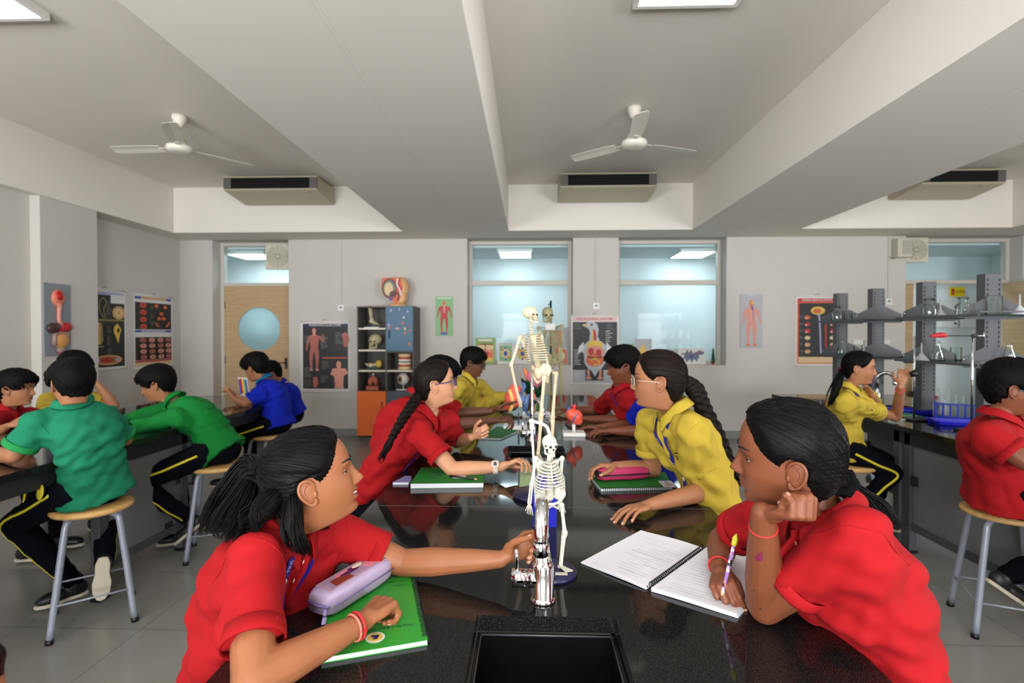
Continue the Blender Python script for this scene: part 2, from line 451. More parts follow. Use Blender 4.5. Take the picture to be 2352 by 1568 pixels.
FLAT = [(.12, .15, .10), (.12, .15, .10), (.12, .18, .12), (.15, .2, .15)]
GRIP = [(.75, .85, .45), (.85, .9, .5), (.95, .95, .55), (1.05, 1.0, .6)]

def strands(b, path, rad, n, r, seed, m=18, wave=.004, tip=.25, mi=0, sides=5, taper=True):
    """a lock of hair: n thin tapering strands round a path"""
    rg = random.Random(seed); pts = cat(path, m); rad = np.interp(np.linspace(0, 1, m), np.linspace(0, 1, len(rad)), rad)
    x = None; fr = []
    for i in range(m):
        d = nrm(pts[min(i + 1, m - 1)] - pts[max(i - 1, 0)])
        if x is None: x, y, _ = frame(d)
        else: x = nrm(x - d * np.dot(x, d)); y = np.cross(d, x)
        fr.append((x, y))
    b.tube(pts[:-3], np.maximum(rad[:-3] * .84, .002) * np.linspace(1, .75, m - 3) * np.clip(np.linspace(3.2, .1, m - 3), .12, 1), 10, mi)
    cl = []
    for k in range(max(6, n // 14)): cl.append((rg.random() * 6.28, sqrt(rg.random()) * .92, rg.random() * 6.28, .6 + 1.0 * rg.random(), wave * (.5 + rg.random()), (rg.random() - .5) * .9, 1 - tip * rg.random() ** 1.5))
    for k in range(n):
        a, u, ph, fq, am, tw, stop = cl[k % len(cl)]; a += rg.gauss(0, .22); u = min(1.0, max(0, u + rg.gauss(0, .10))); ph += rg.gauss(0, .25); am *= rg.uniform(.8, 1.2); stop *= rg.uniform(.92, 1.0)
        mm = max(4, int(m * stop)); o = []
        for i in range(mm):
            s_ = i / (m - 1); aa = a + tw * s_; q = pts[i] + (fr[i][0] * cos(aa) + fr[i][1] * sin(aa)) * rad[i] * u * (1 - .12 * s_)
            o.append(q + (fr[i][0] * sin(ph + fq * 6.28 * s_) + fr[i][1] * cos(ph + 1.3 * fq * 6.28 * s_)) * am * s_)
        rr = r * (.7 + .6 * rg.random()); tt = np.linspace(0, 1, mm)
        b.tube(o, rr * (np.clip((1.02 - tt) / .35, .12, 1) if taper else np.ones(mm)), sides, mi)
def braid(b, path, w, m=90, turns=6, mi=0):
    """three interlaced strands along a path"""
    pts = cat(path, m); w = np.interp(np.linspace(0, 1, m), np.linspace(0, 1, len(w)), w); x = None; fr = []
    for i in range(m):
        d = nrm(pts[min(i + 1, m - 1)] - pts[max(i - 1, 0)])
        if x is None: x, y, _ = frame(d)
        else: x = nrm(x - d * np.dot(x, d)); y = np.cross(d, x)
        fr.append((x, y))
    for k in range(3):
        o = []; rr = []
        for i in range(m):
            ph = turns * 2 * pi * i / (m - 1) + k * 2 * pi / 3
            o.append(pts[i] + fr[i][1] * sin(ph) * w[i] * .62 + fr[i][0] * sin(2 * ph) * w[i] * .38)
            rr.append(w[i] * (.46 + .16 * cos(2 * ph)))
        b.tube(o, rr, 9, mi, round_ends=False)

CLOTH = {}
def cloth(name, rgb): return mat('cloth_' + name, rgb, rough=.85, noise=.06, nscale=900, bump=.15, bscale=1400, spec=.25)
SKINS = {}
def skin(name, rgb):
    return mat('skin_' + name, rgb, rough=.48, noise=.10, nscale=22, bump=.04, bscale=500, sss=.12, spec=.4)
def head_frame(fwd, roll):
    f = nrm(fwd); l = nrm(np.cross(Z3, f)); u = np.cross(f, l)
    if roll: l, u = l * cos(roll) + u * sin(roll), u * cos(roll) - l * sin(roll)
    return np.stack([f, l, u], 1)

def person(label, q, group=None):
    """one figure: an Empty with body, eyes, hair, shirt, trousers, shoes as its parts"""
    A = lambda k: np.asarray(q[k], float)
    near = q.get('near', False); k = q.get('k', 1.0); vb = q.get('vox', .003 if near else .0045)
    nb, sl, sr, pel = A('nb'), A('sl'), A('sr'), A('pel')
    U = nrm(nb - pel); Rv = nrm(sr - sl); Rv = nrm(Rv - U * np.dot(Rv, U)); Fv = np.cross(U, Rv)
    hipR = nrm(A('hipR')) if 'hipR' in q else nrm(np.array((Rv[0], Rv[1], 0)))
    ground = 0.0
    root = thing('person', label, 'person', (pel[0], pel[1], ground), group)
    sk = q['skin']; hd = q['head']; hc = A2 = np.asarray(hd['c'], float); hs = hd.get('s', .95); HR = head_frame(hd['f'], hd.get('roll', 0))
    # --- head and neck, with their features
    V, th, z = head_grid(hd, 84 if near else 64); nz, nt = V.shape[:2]
    nloc = (nb - hc) @ HR / hs
    t = sstep((-.098 - V[..., 2]) / .10)[..., None]
    Vn = V + t * (nloc - np.array((-.032, 0, -.19)))
    W = lambda p: hc + hs * (np.asarray(p) @ HR.T)
    body = MB(); f = grid_faces(nz, nt); mi = []
    flat = V.reshape(-1, 3); sm = hd.get('smile', 0.0)
    for a in f:
        c_ = flat[list(a)].mean(0); m_ = 0
        if c_[0] > .05 and abs(c_[1]) < .023 + .004 * sm:
            zz = c_[2] - sm * .008 * (c_[1] / .024) ** 2; e_ = (abs(c_[1]) / (.023 + .004 * sm))
            if -.0625 - (.0118 + .0025 * sm) * (1 - e_ ** 2) < zz < -.0625 + (.0090 + .002 * sm) * (1 - e_ ** 1.6): m_ = 1
        mi.append(m_)
    body.add(W(Vn.reshape(-1, 3)), f, mi)
    n0 = body.n - nz * nt
    body.add(W([(-.012, 0, .1112)]), [], 0); body.V[-1] = body.V[-1]
    for j in range(nt): body.Fc.append((n0 + j, n0 + (j + 1) % nt, body.n - 1)); body.M.append(0); body.Sm.append(True)
    front = flat[flat[:, 0] > 0]
    def surf(y, zz):
        d2 = (front[:, 1] - y) ** 2 + (front[:, 2] - zz) ** 2; i = np.argsort(d2)[:4]; w_ = 1 / (d2[i] + 1e-8); return float((front[i, 0] * w_).sum() / w_.sum())
    gaze = np.asarray(hd.get('gaze', (1, 0, 0)), float); op = hd.get('open', .34)
    eyes = []
    for sd in (1, -1):
        ye = .0310 * sd; xs = surf(ye, 0); ec = np.array((xs - .0086, ye, 0.0)); r = .0118
        eyes.append(ec)
        # lids: partial shells over the eyeball, with a dark lash line on the upper edge
        for up_, e0 in ((1, op), (-1, .22)):
            az = np.linspace(-1.5, 1.5, 15); g = []
            for e in np.linspace(0, 1, 5):
                ee = (e0 * np.cos(az * .95) - .04) * (1 - e) + 1.25 * e
                g.append(ec + .01275 * np.stack([np.cos(ee) * np.cos(az), np.cos(ee) * np.sin(az), up_ * np.sin(ee)], 1))
            body.loft([W(x) for x in g], 0, closed=False)
            if up_ == 1: body.tube(W(g[0] * 1.0 + np.array((.0006, 0, 0))), .0011 * hs, 5, 2)
        yy = np.linspace(.011, .049, 11); pts = []
        for i, y_ in enumerate(yy):
            zz = .0185 + .0065 * sin(pi * min(1, i / 8.0) * .62); pts.append((surf(y_ * sd, zz) + .0008, y_ * sd, zz))
        body.tube(W(pts), np.array([.0026, .0034, .0036, .0036, .0035, .0033, .003, .0026, .0022, .0018, .001]) * hs * hd.get('brow', .85), 6, 2)
        # ear
        if hd.get('ears', True):
            e1 = nrm((-.92, sd * .40, .12)); e2 = nrm((-.14, 0, 1)); e2 = nrm(e2 - e1 * np.dot(e1, e2)); e3 = np.cross(e1, e2); e3 = e3 * np.sign(e3[1] * sd)
            o_ = np.array((-.006, sd * .0762 * (1 + hd.get('fat', 0) * .8), -.010)); E = lambda u, v, w_: W(o_ + e1 * u * 1.15 + e2 * v * .95 + e3 * w_)
            rim = cat([(-.010, .006, .001), (-.007, .020, .004), (.004, .029, .006), (.016, .026, .006), (.021, .012, .006), (.018, -.006, .006), (.009, -.020, .005), (.000, -.028, .004), (-.007, -.026, .002), (-.009, -.018, 0)], 26)
            body.tube([E(*p) for p in rim], np.interp(np.linspace(0, 1, 26), [0, .2, .7, .85, 1], [.0028, .0032, .0030, .0056, .004]) * hs, 8, 0, round_ends=True)
            Re = HR @ np.stack([e1, e2, e3], 1)
            body.ell(E(.004, .002, .0012), np.array((.0195, .0265, .0035)) * hs, 0, Re); body.ell(E(-.002, .0, -.007), np.array((.013, .022, .011)) * hs, 0, Re)
            body.tube([E(*p) for p in cat([(.000, .021, .003), (.010, .014, .005), (.012, .002, .005), (.006, -.012, .004), (-.003, -.016, .003)], 14)], .0025 * hs, 7, 0, round_ends=True)
            body.ell(E(-.009, -.006, .004), np.array((.004, .007, .003)) * hs, 0, Re)
    if sm > .5:      # teeth shown by the smile
        body.tube(W([(surf(y_, -.0575) - .0030, y_, -.0612 + sm * .008 * (y_ / .024) ** 2) for y_ in np.linspace(-.016, .016, 13)]), np.array([.0014] + [.0031] * 11 + [.0014]) * hs, 8, 4, flat=.8)
    # --- trunk, arms and hands as one skin
    arms = MB(); nails = [] if near else None
    mid = (sl + sr) / 2
    arms.ell(nb * .5 + mid * .5 - U * .06 - Fv * .02, np.array((.085, .045, .07)) * k, R=np.stack([Rv, Fv, U], 1))
    arms.cap(nb + U * .02, nb - U * .06, .042 * k, .042 * k)
    al_ = q.get('arm', 1.0)
    for sd, sh, el, wr, hk in ((0, sl, A('el'), A('wl'), 'hl'), (1, sr, A('er'), A('wr'), 'hr')):
        arms.cap(nb - U * .06, sh - U * .006, .034 * k, .036 * k)
        m1 = sh * .5 + el * .5
        arms.chain([sh, m1, el], np.array((.042, .040, .0335)) * k * al_)
        f1 = el * .70 + wr * .30
        arms.chain([el, f1, el * .25 + wr * .75, wr], np.array((.0335, .0355, .027, .0205)) * k * al_)
        h = q.get(hk)
        if h:
            h = dict(h); hand(arms, wr + nrm(h['d']) * .012, h['d'], h['n'], sd == 1, h.get('curl', RELAX), h.get('s', .90) * k, spread=h.get('spread', (.10, .02, -.05, -.14)), thumb=h.get('thumb'), nails=nails, rs=h.get('rs', 1.0))
    am = arms.remesh(vb, 3 if near else 2, .5)
    body.add(am.V[0], am.Fc, 0)
    if nails:
        for (p, v, n_, s_) in nails: body.ell(p, np.array((.0058, .0044, .0016)) * s_, 3, np.stack([v, np.cross(n_, v), n_], 1), 10, 6)
    body.build('body', [sk, q.get('lips', mat('lips', (150, 78, 72), .4, noise=.05)), mat('lash_dark', (22, 16, 14), .6), mat('nail', (205, 150, 128), .3), mat('teeth', (235, 228, 212), .25)], root)
    gz = nrm(gaze); gx, gy, _ = frame(gz)
    for ec in eyes:
        e = MB(); rings = []; R_ = np.stack([gx, gy, gz], 1); an = [.0, .13, .2, .35, .47, .52, .8, 1.1, 1.5, 2.0, 2.6, 3.10]
        for a in an: rings.append(W(ec + .0118 * np.stack([np.sin(a + 1e-3) * np.cos(np.arange(20) * pi / 10), np.sin(a + 1e-3) * np.sin(np.arange(20) * pi / 10), np.full(20, cos(a))], 1) @ R_.T))
        nf = (len(an) - 1) * 20; e.loft(rings, [2 if i < 40 else (1 if i < 100 else 0) for i in range(nf)] + [2, 0])
        e.build('eye', [mat('eye_white', (225, 218, 210), .2), mat('iris', (48, 28, 18), .15), mat('pupil', (8, 6, 6), .1)], root)
    # --- hair
    st = hd.get('hair', 'boy'); hm = q['hair']; T = hd.get('T', .010 if st == 'girl' else .017)
    m = hair_mask(V, st); N = grid_normals(V)
    # ragged hairline for cropped hair
    rg = np.random.RandomState(hd.get('seed', 1))
    ang = np.arctan2(V[..., 1], V[..., 0])
    if st == 'boy': m = m + .006 * np.sin(ang * 17 + V[..., 2] * 90) + .004 * np.sin(ang * 31 + 1)
    off = np.where(m < 0, -.005 * sstep(-m / .006), T * sstep(m / (.036 if st == 'girl' else .014)))
    if st == 'boy': off = off * (1 + .35 * sstep(V[..., 2] / .08)) * (.45 + .55 * sstep((V[..., 2] + .07) / .09)) + np.where(m > .004, .0018 * np.sin(ang * 23 + 5 * np.sin(V[..., 2] * 60)) + .0016 * np.sin(V[..., 0] * 260 + ang * 9), 0)
    else: off = off + np.where(m > .006, .0007 * np.sin(V[..., 2] * 700 + 14 * V[..., 0] / .1 + 3 * np.sin(ang * 5)), 0)
    part = hd.get('part')
    if part is not None:    # a parting line over the ear
        zl = part[0] + part[1] * (V[..., 0] + .0); off = off - np.where((V[..., 0] < .02) & (V[..., 0] > -.085), .0065 * np.exp(-((V[..., 2] - zl) / .0035) ** 2), 0)
    Hh = (V + N * off[..., None]); hv = (Hh * hs).reshape(-1, 3); mm = m.reshape(-1)
    hb = MB(); fs = [a for a in f if max(mm[list(a)]) > -.007 and flat[a[0], 2] > -.112]
    hb.add(hv, fs); n0 = 0
    hb.add([np.array((-.012, 0, .1112 + T)) * hs], [])
    for j in range(nt): hb.Fc.append((j, (j + 1) % nt, hb.n - 1)); hb.M.append(0); hb.Sm.append(True)
    M4 = Matrix.Translation(Vector(hc - np.array(root.location))) @ Matrix([[float(x) for x in r_] for r_ in HR]).to_4x4()
    tie = hd.get('tie')
    if tie is not None:     # combed strands lying over the scalp towards the tie
        capv = hv[mm > -.02]; capm = mm[mm > -.02]; o0 = np.array((-.012, 0, .005)) * hs; dirs = capv - o0; rad = np.linalg.norm(dirs, axis=1); dirs = dirs / rad[:, None]
        td = nrm(np.asarray(tie) * hs - o0); r2 = random.Random(7); cand = np.where((mm > .0015) & (flat[:, 2] > -.07))[0]
        for _ in range(hd.get('nst', 150)):
            v0 = hv[r2.choice(cand)] - o0; d0 = nrm(v0)
            if np.dot(d0, td) > .93: continue
            o = []; ok = True
            for s_ in np.linspace(0, 1, 12):
                dd = nrm(d0 * (1 - s_) + td * s_); i = int(np.argmax(dirs @ dd)); o.append(o0 + dd * (rad[i] + .0004)); ok = ok and capm[i] > .0012
            if not ok: continue
            hb.tube(o, np.array([.0002] + [.0009] * 10 + [.0006]) * (.6 + .7 * r2.random()), 4)
    if st == 'boy':         # short tufts along the fringe and crown
        r2 = random.Random(hd.get('seed', 1)); cand = np.where((mm > .002) & (mm < .05) & (flat[:, 2] > -.0))[0]; Nf = N.reshape(-1, 3)
        sw = np.asarray(hd.get('sweep', (.5, .2, -.25)))
        for _ in range(hd.get('tufts', 330)):
            i = r2.choice(cand); n_ = Nf[i]; t_ = sw + np.array((r2.uniform(-.25, .25), r2.uniform(-.35, .35), r2.uniform(-.25, .15))); t_ = nrm(t_ - n_ * np.dot(t_, n_)); p0 = hv[i] - n_ * .003
            L_ = r2.uniform(.018, .032); hb.tube([p0, p0 + t_ * L_ * .5 + n_ * .0035, p0 + t_ * L_ - n_ * .0010], np.array((.0036, .0032, .0004)) * r2.uniform(.6, 1.1), 5)
    ho = bpy.data.objects.new('hair', hb.mesh('hair', [hm])); C.objects.link(ho); ho.parent = root; ho.matrix_basis = M4
    q['_W'] = W; q['_hair'] = ho
    # --- shirt
    s_ = MB(); wsc = q.get('w', 1.0); hunch = q.get('hunch', .03); dsc = q.get('dp', 1.0)
    shw = np.linalg.norm(sr - sl) / 2
    ts = [-.17, 0, .15, .35, .55, .72, .86, .94, .985]; ww = [.166, .155, .138, .134, .140, .146, shw * .80, .085, .056]; dd = [.142, .126, .108, .104, .108, .108, .090, .066, .050]
    for i, t_ in enumerate(ts):
        if t_ < .86: ww[i] *= wsc * k; dd[i] *= dsc * k
        else: dd[i] *= k
    rings = []; L_ = np.linalg.norm(nb - pel)
    an = np.arange(24) * 2 * pi / 24
    for t_, w_, d_ in zip(ts, ww, dd):
        tt = np.clip(t_, 0, 1); c_ = pel + (nb - pel) * t_ - Fv * hunch * sin(pi * tt) + (mid - (nb + pel * 0) + U * 0) * 0
        r_ = nrm(hipR * (1 - tt) + Rv * tt); r_ = nrm(r_ - U * np.dot(r_, U)); ff = np.cross(U, r_)
        rings.append(c_ + np.outer(np.sign(np.cos(an)) * np.abs(np.cos(an)) ** .85 * w_, r_) + np.outer(np.sign(np.sin(an)) * np.abs(np.sin(an)) ** .85 * d_, ff))
    s_.loft(rings)
    for sh in (sl, sr): s_.cap(sh - U * .035, nb - U * .17 + (sh - mid) * .35, .056 * k, .088 * k)
    ends = []
    lon = q.get('sleeve', 'short') == 'long'; sf = q.get('sfrac', .60)
    for sh, el, wr in ((sl, A('el'), A('wl')), (sr, A('er'), A('wr'))):
        s_.cap(nb * .75 + mid * .25 - U * .035, sh - U * .004, .050 * k, .054 * k)
        r1 = .056 * k; r2 = q.get('sr_', .060) * k
        if lon:
            s_.cap(sh, el, r1, .050 * k); e = el * .12 + wr * .88
            s_.tube([el, el * .5 + wr * .5, e], np.array((.050, .046, .036)) * k, 14); s_.ell(el, np.array((1, 1, 1)) * .050 * k)
            ends.append((e, nrm(wr - el), .036 * k))
        else:
            e = sh + (el - sh) * sf; s_.ell(sh, np.array((1, 1, 1)) * r1)
            s_.tube([sh - nrm(el - sh) * .01, sh * .5 + e * .5, e], (r1, (r1 + r2) / 2, r2), 16); ends.append((e, nrm(el - sh), r2))
    vs = q.get('vs', .0065 if near else .0095)
    sm_ = s_.remesh(vs, 5, .5); v = sm_.V[0]
    tt = np.clip((v - pel) @ U / L_, -.1, 1.05)
    amp = (.0056 if near else .0042) * (1.25 - .6 * np.abs(tt - .25) / .75) * q.get('wr_amp', 1.0)
    v = v + sm_.N * wrinkle(v, amp, q.get('seed', 3))[:, None]
    # a few long drag folds from the armpits to the waist
    for sh in (sl, sr):
        ax = sh - U * .07; rel = v - ax; along_ = -(rel @ U); across = rel @ Fv
        v = v - sm_.N * (.004 * np.exp(-((across - .25 * along_) / .012) ** 2) * sstep(along_ / .03) * sstep((.2 - along_) / .1))[:, None]
    sh_mb = MB(); sh_mb.add(v, sm_.Fc)
    cm = q['shirt']; shirt = sh_mb.build('shirt', cm, root)
    bvh = BVHTree.FromPolygons([Vector(p) for p in v.tolist()], sm_.Fc)
    def on(u, w_, lift=.002, side=1):
        """point of the shirt front, u to the wearer's right, w_ below the neck"""
        o = nb + Fv * .5 * side + Rv * u - U * w_; h = bvh.ray_cast(Vector(o), Vector(-Fv * side))
        return (np.array(h[0]) + np.array(h[1]) * lift) if h[0] is not None else nb + Rv * u - U * w_ + Fv * .1 * side
    q['_on'] = on; q['_frame'] = (Rv, Fv, U)
    if near:
        for sh, el in ((sl, A('el')), (sr, A('er'))):     # armhole seams
            d_ = nrm(nrm(el - sh) * .5 + nrm(sh - mid) * .5); x_, y_, _ = frame(d_, U); ring = []
            for t_ in np.linspace(0, 2 * pi, 41):
                h = bvh.find_nearest(Vector(sh + d_ * .004 - U * .012 + (x_ * cos(t_) + y_ * sin(t_)) * .078 * k)); ring.append(np.array(h[0]) + np.array(h[1]) * .0004)
            ring = np.array(ring); ring = (np.roll(ring[:-1], 1, 0) + ring[:-1] + np.roll(ring[:-1], -1, 0)) / 3; ring = np.vstack([ring, ring[:1]])
            c_ = MB(); c_.tube(ring, .0013, 5); c_.build('seam', cm, shirt)
    for e, d_, r_ in ends:
        c_ = MB(); c_.tube([e - d_ * .022, e + d_ * .001, e + d_ * .007], (r_ * 1.015, r_ * 1.03, r_ * 1.02), 28, caps=False)
        o = c_.build('sleeve_cuff', q.get('cuff', cm), shirt); md = o.modifiers.new('s', 'SOLIDIFY'); md.thickness = .0035; md.offset = 0
    # polo collar
    if q.get('collar', True):
        cu = nrm(U * .55 + nrm(hc - nb) * .45); cf = nrm(Fv - cu * np.dot(Fv, cu)); cr = np.cross(cf, cu)
        cc0 = nb + cu * .018 + q.get('coff', 0) * cf; al = np.radians(np.linspace(16, 344, 41)); rows = [[], [], [], []]; rn = .058 * k * q.get('cw', 1.0)
        for a in al:
            fr_ = max(0, cos(a)); di = cf * cos(a) * 1.05 + cr * sin(a); drop = .035 * fr_ ** 1.5
            tip = max(0, 1 - abs(min(a, 2 * pi - a) - radians(16)) / .35)
            rows[0].append(cc0 + di * rn * .96 - cu * (.018 + drop)); rows[1].append(cc0 + di * rn * .98 + cu * (.022 - drop))
            rows[2].append(cc0 + di * (rn + .006) + cu * (.020 - drop)); rows[3].append(cc0 + di * (rn + .027 + .010 * tip) - cu * (.016 + drop * 1.05 + .022 * tip))
        c_ = MB(); c_.loft([np.array(r_) for r_ in rows], closed=False)
        o = c_.build('collar', q.get('collar_mat', cm), shirt); md = o.modifiers.new('s', 'SOLIDIFY'); md.thickness = .0028; md.offset = 0
        sb = o.modifiers.new('b', 'SUBSURF'); sb.levels = 1; sb.render_levels = 1
        if near:
            p_ = MB(); pts = [on(0, w_, .002) for w_ in np.linspace(.02, .15, 9)]; p_.tube(pts, .015, 6, flat=.16, up=Rv)
            p_.build('placket', cm, shirt)
            for w_ in (.045, .085):
                b_ = MB(); c0 = on(.0, w_, .0045); b_.ell(c0, (.0052, .0052, .0015), R=np.stack([Rv, U, Fv], 1)); b_.build('button', mat('button', (215, 200, 195), .3), shirt)
    # --- trousers and shoes
    tr = MB(); tr.ell(pel - U * .04, np.array((.138, .105, .09)) * k * np.array((wsc, 1, 1)), R=np.stack([hipR, np.cross(Z3, hipR), Z3], 1))
    for sd, kn, an_ in ((-1, A('kl'), A('al')), (1, A('kr'), A('ar'))):
        hp = pel + hipR * .085 * k * sd - Z3 * .02
        tr.chain([hp, hp * .5 + kn * .5, kn], np.array((.088, .076, .060)) * k); tr.chain([kn, kn * .55 + an_ * .45, an_], np.array((.060, .056, .044)) * k)
    tm = tr.remesh(.009, 4); v = tm.V[0] + tm.N * wrinkle(tm.V[0], .003, 5)[:, None]; tb = MB(); tb.add(v, tm.Fc); to = tb.build('trousers', q.get('pants', mat('navy_cloth', (9, 10, 17), .9, noise=.08, nscale=600, spec=.08)), root)
    tv = BVHTree.FromPolygons([Vector(p) for p in v.tolist()], tm.Fc)
    if q.get('stripe', True):
        for sd, kn, an_ in ((-1, A('kl'), A('al')), (1, A('kr'), A('ar'))):
            hp = pel + hipR * .085 * k * sd - Z3 * .02; pts = []
            for p in cat([hp, hp * .5 + kn * .5, kn, kn * .5 + an_ * .5, an_], 26):
                h = tv.ray_cast(Vector(p + hipR * sd * .2), Vector(-hipR * sd)); pts.append(np.array(h[0]) + hipR * sd * .001 if h[0] is not None else p)
            b_ = MB(); b_.tube(pts, .0075, 6, flat=.35, up=hipR); b_.build('stripe', mat('yellow_stripe', (205, 190, 40), .8), to)
    for sd, key, an_ in ((-1, 'tl', A('al')), (1, 'tr', A('ar'))):
        d_ = nrm(A(key)) if key in q else nrm(np.array((Fv[0], Fv[1], 0.0)))
        u_ = nrm(np.asarray(q.get('u' + key, (0, 0, 1)), float)); u_ = nrm(u_ - d_ * np.dot(u_, d_)); r_ = np.cross(d_, u_); Rm = np.stack([d_, r_, u_], 1)
        c0 = an_ - u_ * .045; x = MB()
        x.ell(c0 + d_ * .075 - u_ * .012, (.085, .040, .034), R=Rm); x.ell(c0 - d_ * .01 + u_ * .0, (.055, .036, .050), R=Rm); x.cap(c0 + u_ * .01, c0 + u_ * .06, .038, .040)
        sh_ = x.remesh(.006, 2); vv = sh_.V[0].copy(); hh = (vv - c0) @ u_; vv = vv - u_ * np.minimum(0, hh + .033)[:, None]
        s2 = MB(); s2.add(vv, sh_.Fc); so = s2.build('shoe', mat('black_leather', (22, 22, 24), .45), root)
        sole = MB(); ol = [(-.062, -.02), (-.066, .0), (-.062, .02), (-.03, .031), (.02, .030), (.07, .040), (.12, .036), (.155, .018), (.163, 0), (.155, -.018), (.12, -.036), (.07, -.040), (.02, -.030), (-.03, -.031)]
        sole.prism(ol, c0 - u_ * .045, d_, -r_ if np.dot(np.cross(d_, -r_), u_) > 0 else r_, .018); sole.build('sole', mat('sole_cream', (196, 188, 166), .7), so, bevel=.004)
    return root, q
def glasses(root, q, mt, lens, rx=.0215, rz=.0165, wire=.0016, z0=-.002):
    W = q['_W']; hs = q['head'].get('s', .95); b = MB(); l = []
    for sd in (1, -1):
        a = np.arange(29) * 2 * pi / 28; y = sd * .032 + rx * np.sign(np.cos(a)) * np.abs(np.cos(a)) ** .75; zz = z0 + rz * np.sign(np.sin(a)) * np.abs(np.sin(a)) ** .75
        x = .101 - .9 * np.maximum(0, np.abs(y) - .02) ** 1.35
        pts = np.stack([x, y, zz], 1); b.tube(W(pts), wire * hs, 6); l.append(pts)
        b.tube(W(cat([(.080, sd * .056, z0 + .006), (.05, sd * .072, z0 + .006), (.0, sd * .078, z0 + .003), (-.02, sd * .077, z0 - .012)], 14)), np.array([wire * 1.1] * 14) * hs, 6)
    b.tube(W([(.101, .011, z0 + .003), (.1045, 0, z0 + .006), (.101, -.011, z0 + .003)]), wire * hs, 6)
    g = b.build('glasses', mt, root)
    for pts in l:
        c = MB(); m = pts[:-1]; c.add(W(np.vstack([m, m.mean(0, keepdims=True)])), [(i, (i + 1) % 28, 28) for i in range(28)]); c.build('lens', lens, g)
    return g
def band(root, name, wr, el, r, thick, m, t=.12, flat=2.0):
    """a band round the wrist"""
    d = nrm(np.asarray(el) - np.asarray(wr)); x, y, _ = frame(d); c = np.asarray(wr) + d * t * .25; a = np.arange(29) * 2 * pi / 28
    b = MB(); b.tube([c + (x * cos(i) + y * sin(i)) * r for i in a], thick, 6); return b.build(name, m, root)
def ribbon(root, name, q, uv, width, m, lift=.004, extra=()):
    """a flat ribbon lying on the shirt front through (u, w) stations"""
    on = q['_on']; pts = [on(u, w, lift) for u, w in uv] + [np.asarray(e, float) for e in extra]; pts = cat(pts, 6 * len(pts)); Fv = q['_frame'][1]
    b = MB(); rings = []
    for i in range(len(pts)):
        d = nrm(pts[min(i + 1, len(pts) - 1)] - pts[max(i - 1, 0)]); s_ = nrm(np.cross(d, Fv)); n = np.cross(s_, d)
        rings.append(np.array([pts[i] + s_ * width / 2 + n * .0006, pts[i] - s_ * width / 2 + n * .0006, pts[i] - s_ * width / 2 - n * .0006, pts[i] + s_ * width / 2 - n * .0006]))
    b.loft(rings, 0, True, True, False); return b, pts
# ---------------------------------------------------------------- the room
WALLC = mat('wall_paint', (196, 191, 185), .75, noise=.02, nscale=2, bump=.03, bscale=60)
CEILC = mat('ceiling_paint', (222, 216, 208), .8, noise=.025, nscale=1.2, bump=.03, bscale=40)
FRAMEW = mat('frame_paint', (196, 190, 180), .5)
STEEL = mat('grey_steel', (74, 75, 80), .45, noise=.05)
STEELD = mat('dark_steel', (36, 38, 41), .5, noise=.05)
CHROME = mat('chrome', (225, 225, 228), .06, 1.0)
WHITEP = mat('white_plastic', (226, 225, 220), .4)
BLACKP = mat('black_plastic', (16, 16, 18), .35)
XL, XR, YF, YB, ZC, ZB = -4.96, 7.2, -2.6, 7.27, 3.345, 2.757
YG = 7.50           # plane of the glass and the doors, in the recesses of the back wall
YK = 8.70           # far wall of the corridor behind
def px_x(x, Y=YB): return P(x, 767, Y)[0]
D1a, D1b = px_x(489), px_x(664)
W1a, W1b = px_x(1073), px_x(1316)
W2a, W2b = px_x(1420), px_x(1668)
D2a, D2b = px_x(2079), px_x(2347)
ZS = P(1300, 838, YB)[2]        # window sill
b = MB(); b.bx(XL - .3, XR + .3, YF - .3, YK + .3, -.12, 0)
struct(b.build('floor', tiles('floor_tile', (136, 134, 128), .6, (100, 98, 94), .28)))
b = MB(); b.bx(XL - .3, XR + .3, YF - .3, YB + .25, ZC, ZC + .15)
struct(b.build('ceiling', CEILC))
b = MB()
zt = ZC + .05
for x0, x1 in ((XL - .3, D1a), (D1b, W1a), (W1b, W2a), (W2b, D2a), (D2b, XR + .3)): b.bx(x0, x1, YB, YB + .30, 0, zt)
for x0, x1 in ((W1a, W1b), (W2a, W2b)): b.bx(x0, x1, YB, YB + .30, 0, ZS)
for x0, x1 in ((D1a, D1b), (W1a, W1b), (W2a, W2b), (D2a, D2b)): b.bx(x0, x1, YB, YB + .30, ZB, zt)
struct(b.build('wall_back', WALLC))
b = MB(); b.bx(XL - .3, XL, YF - .3, YB, 0, zt); b.bx(XL, -4.68, 4.86, 5.52, 0, zt); b.bx(XL, -4.78, 4.0, 4.86, 0, zt)
struct(b.build('wall_left', WALLC))
b = MB(); b.bx(XR, XR + .3, YF - .3, .5, 0, zt); b.bx(XR, XR + .3, 2.5, YB, 0, zt); b.bx(XR, XR + .3, .5, 2.5, 0, .85); b.bx(XR, XR + .3, .5, 2.5, 2.70, zt)  # opening left for the added fill window
struct(b.build('wall_right', WALLC))
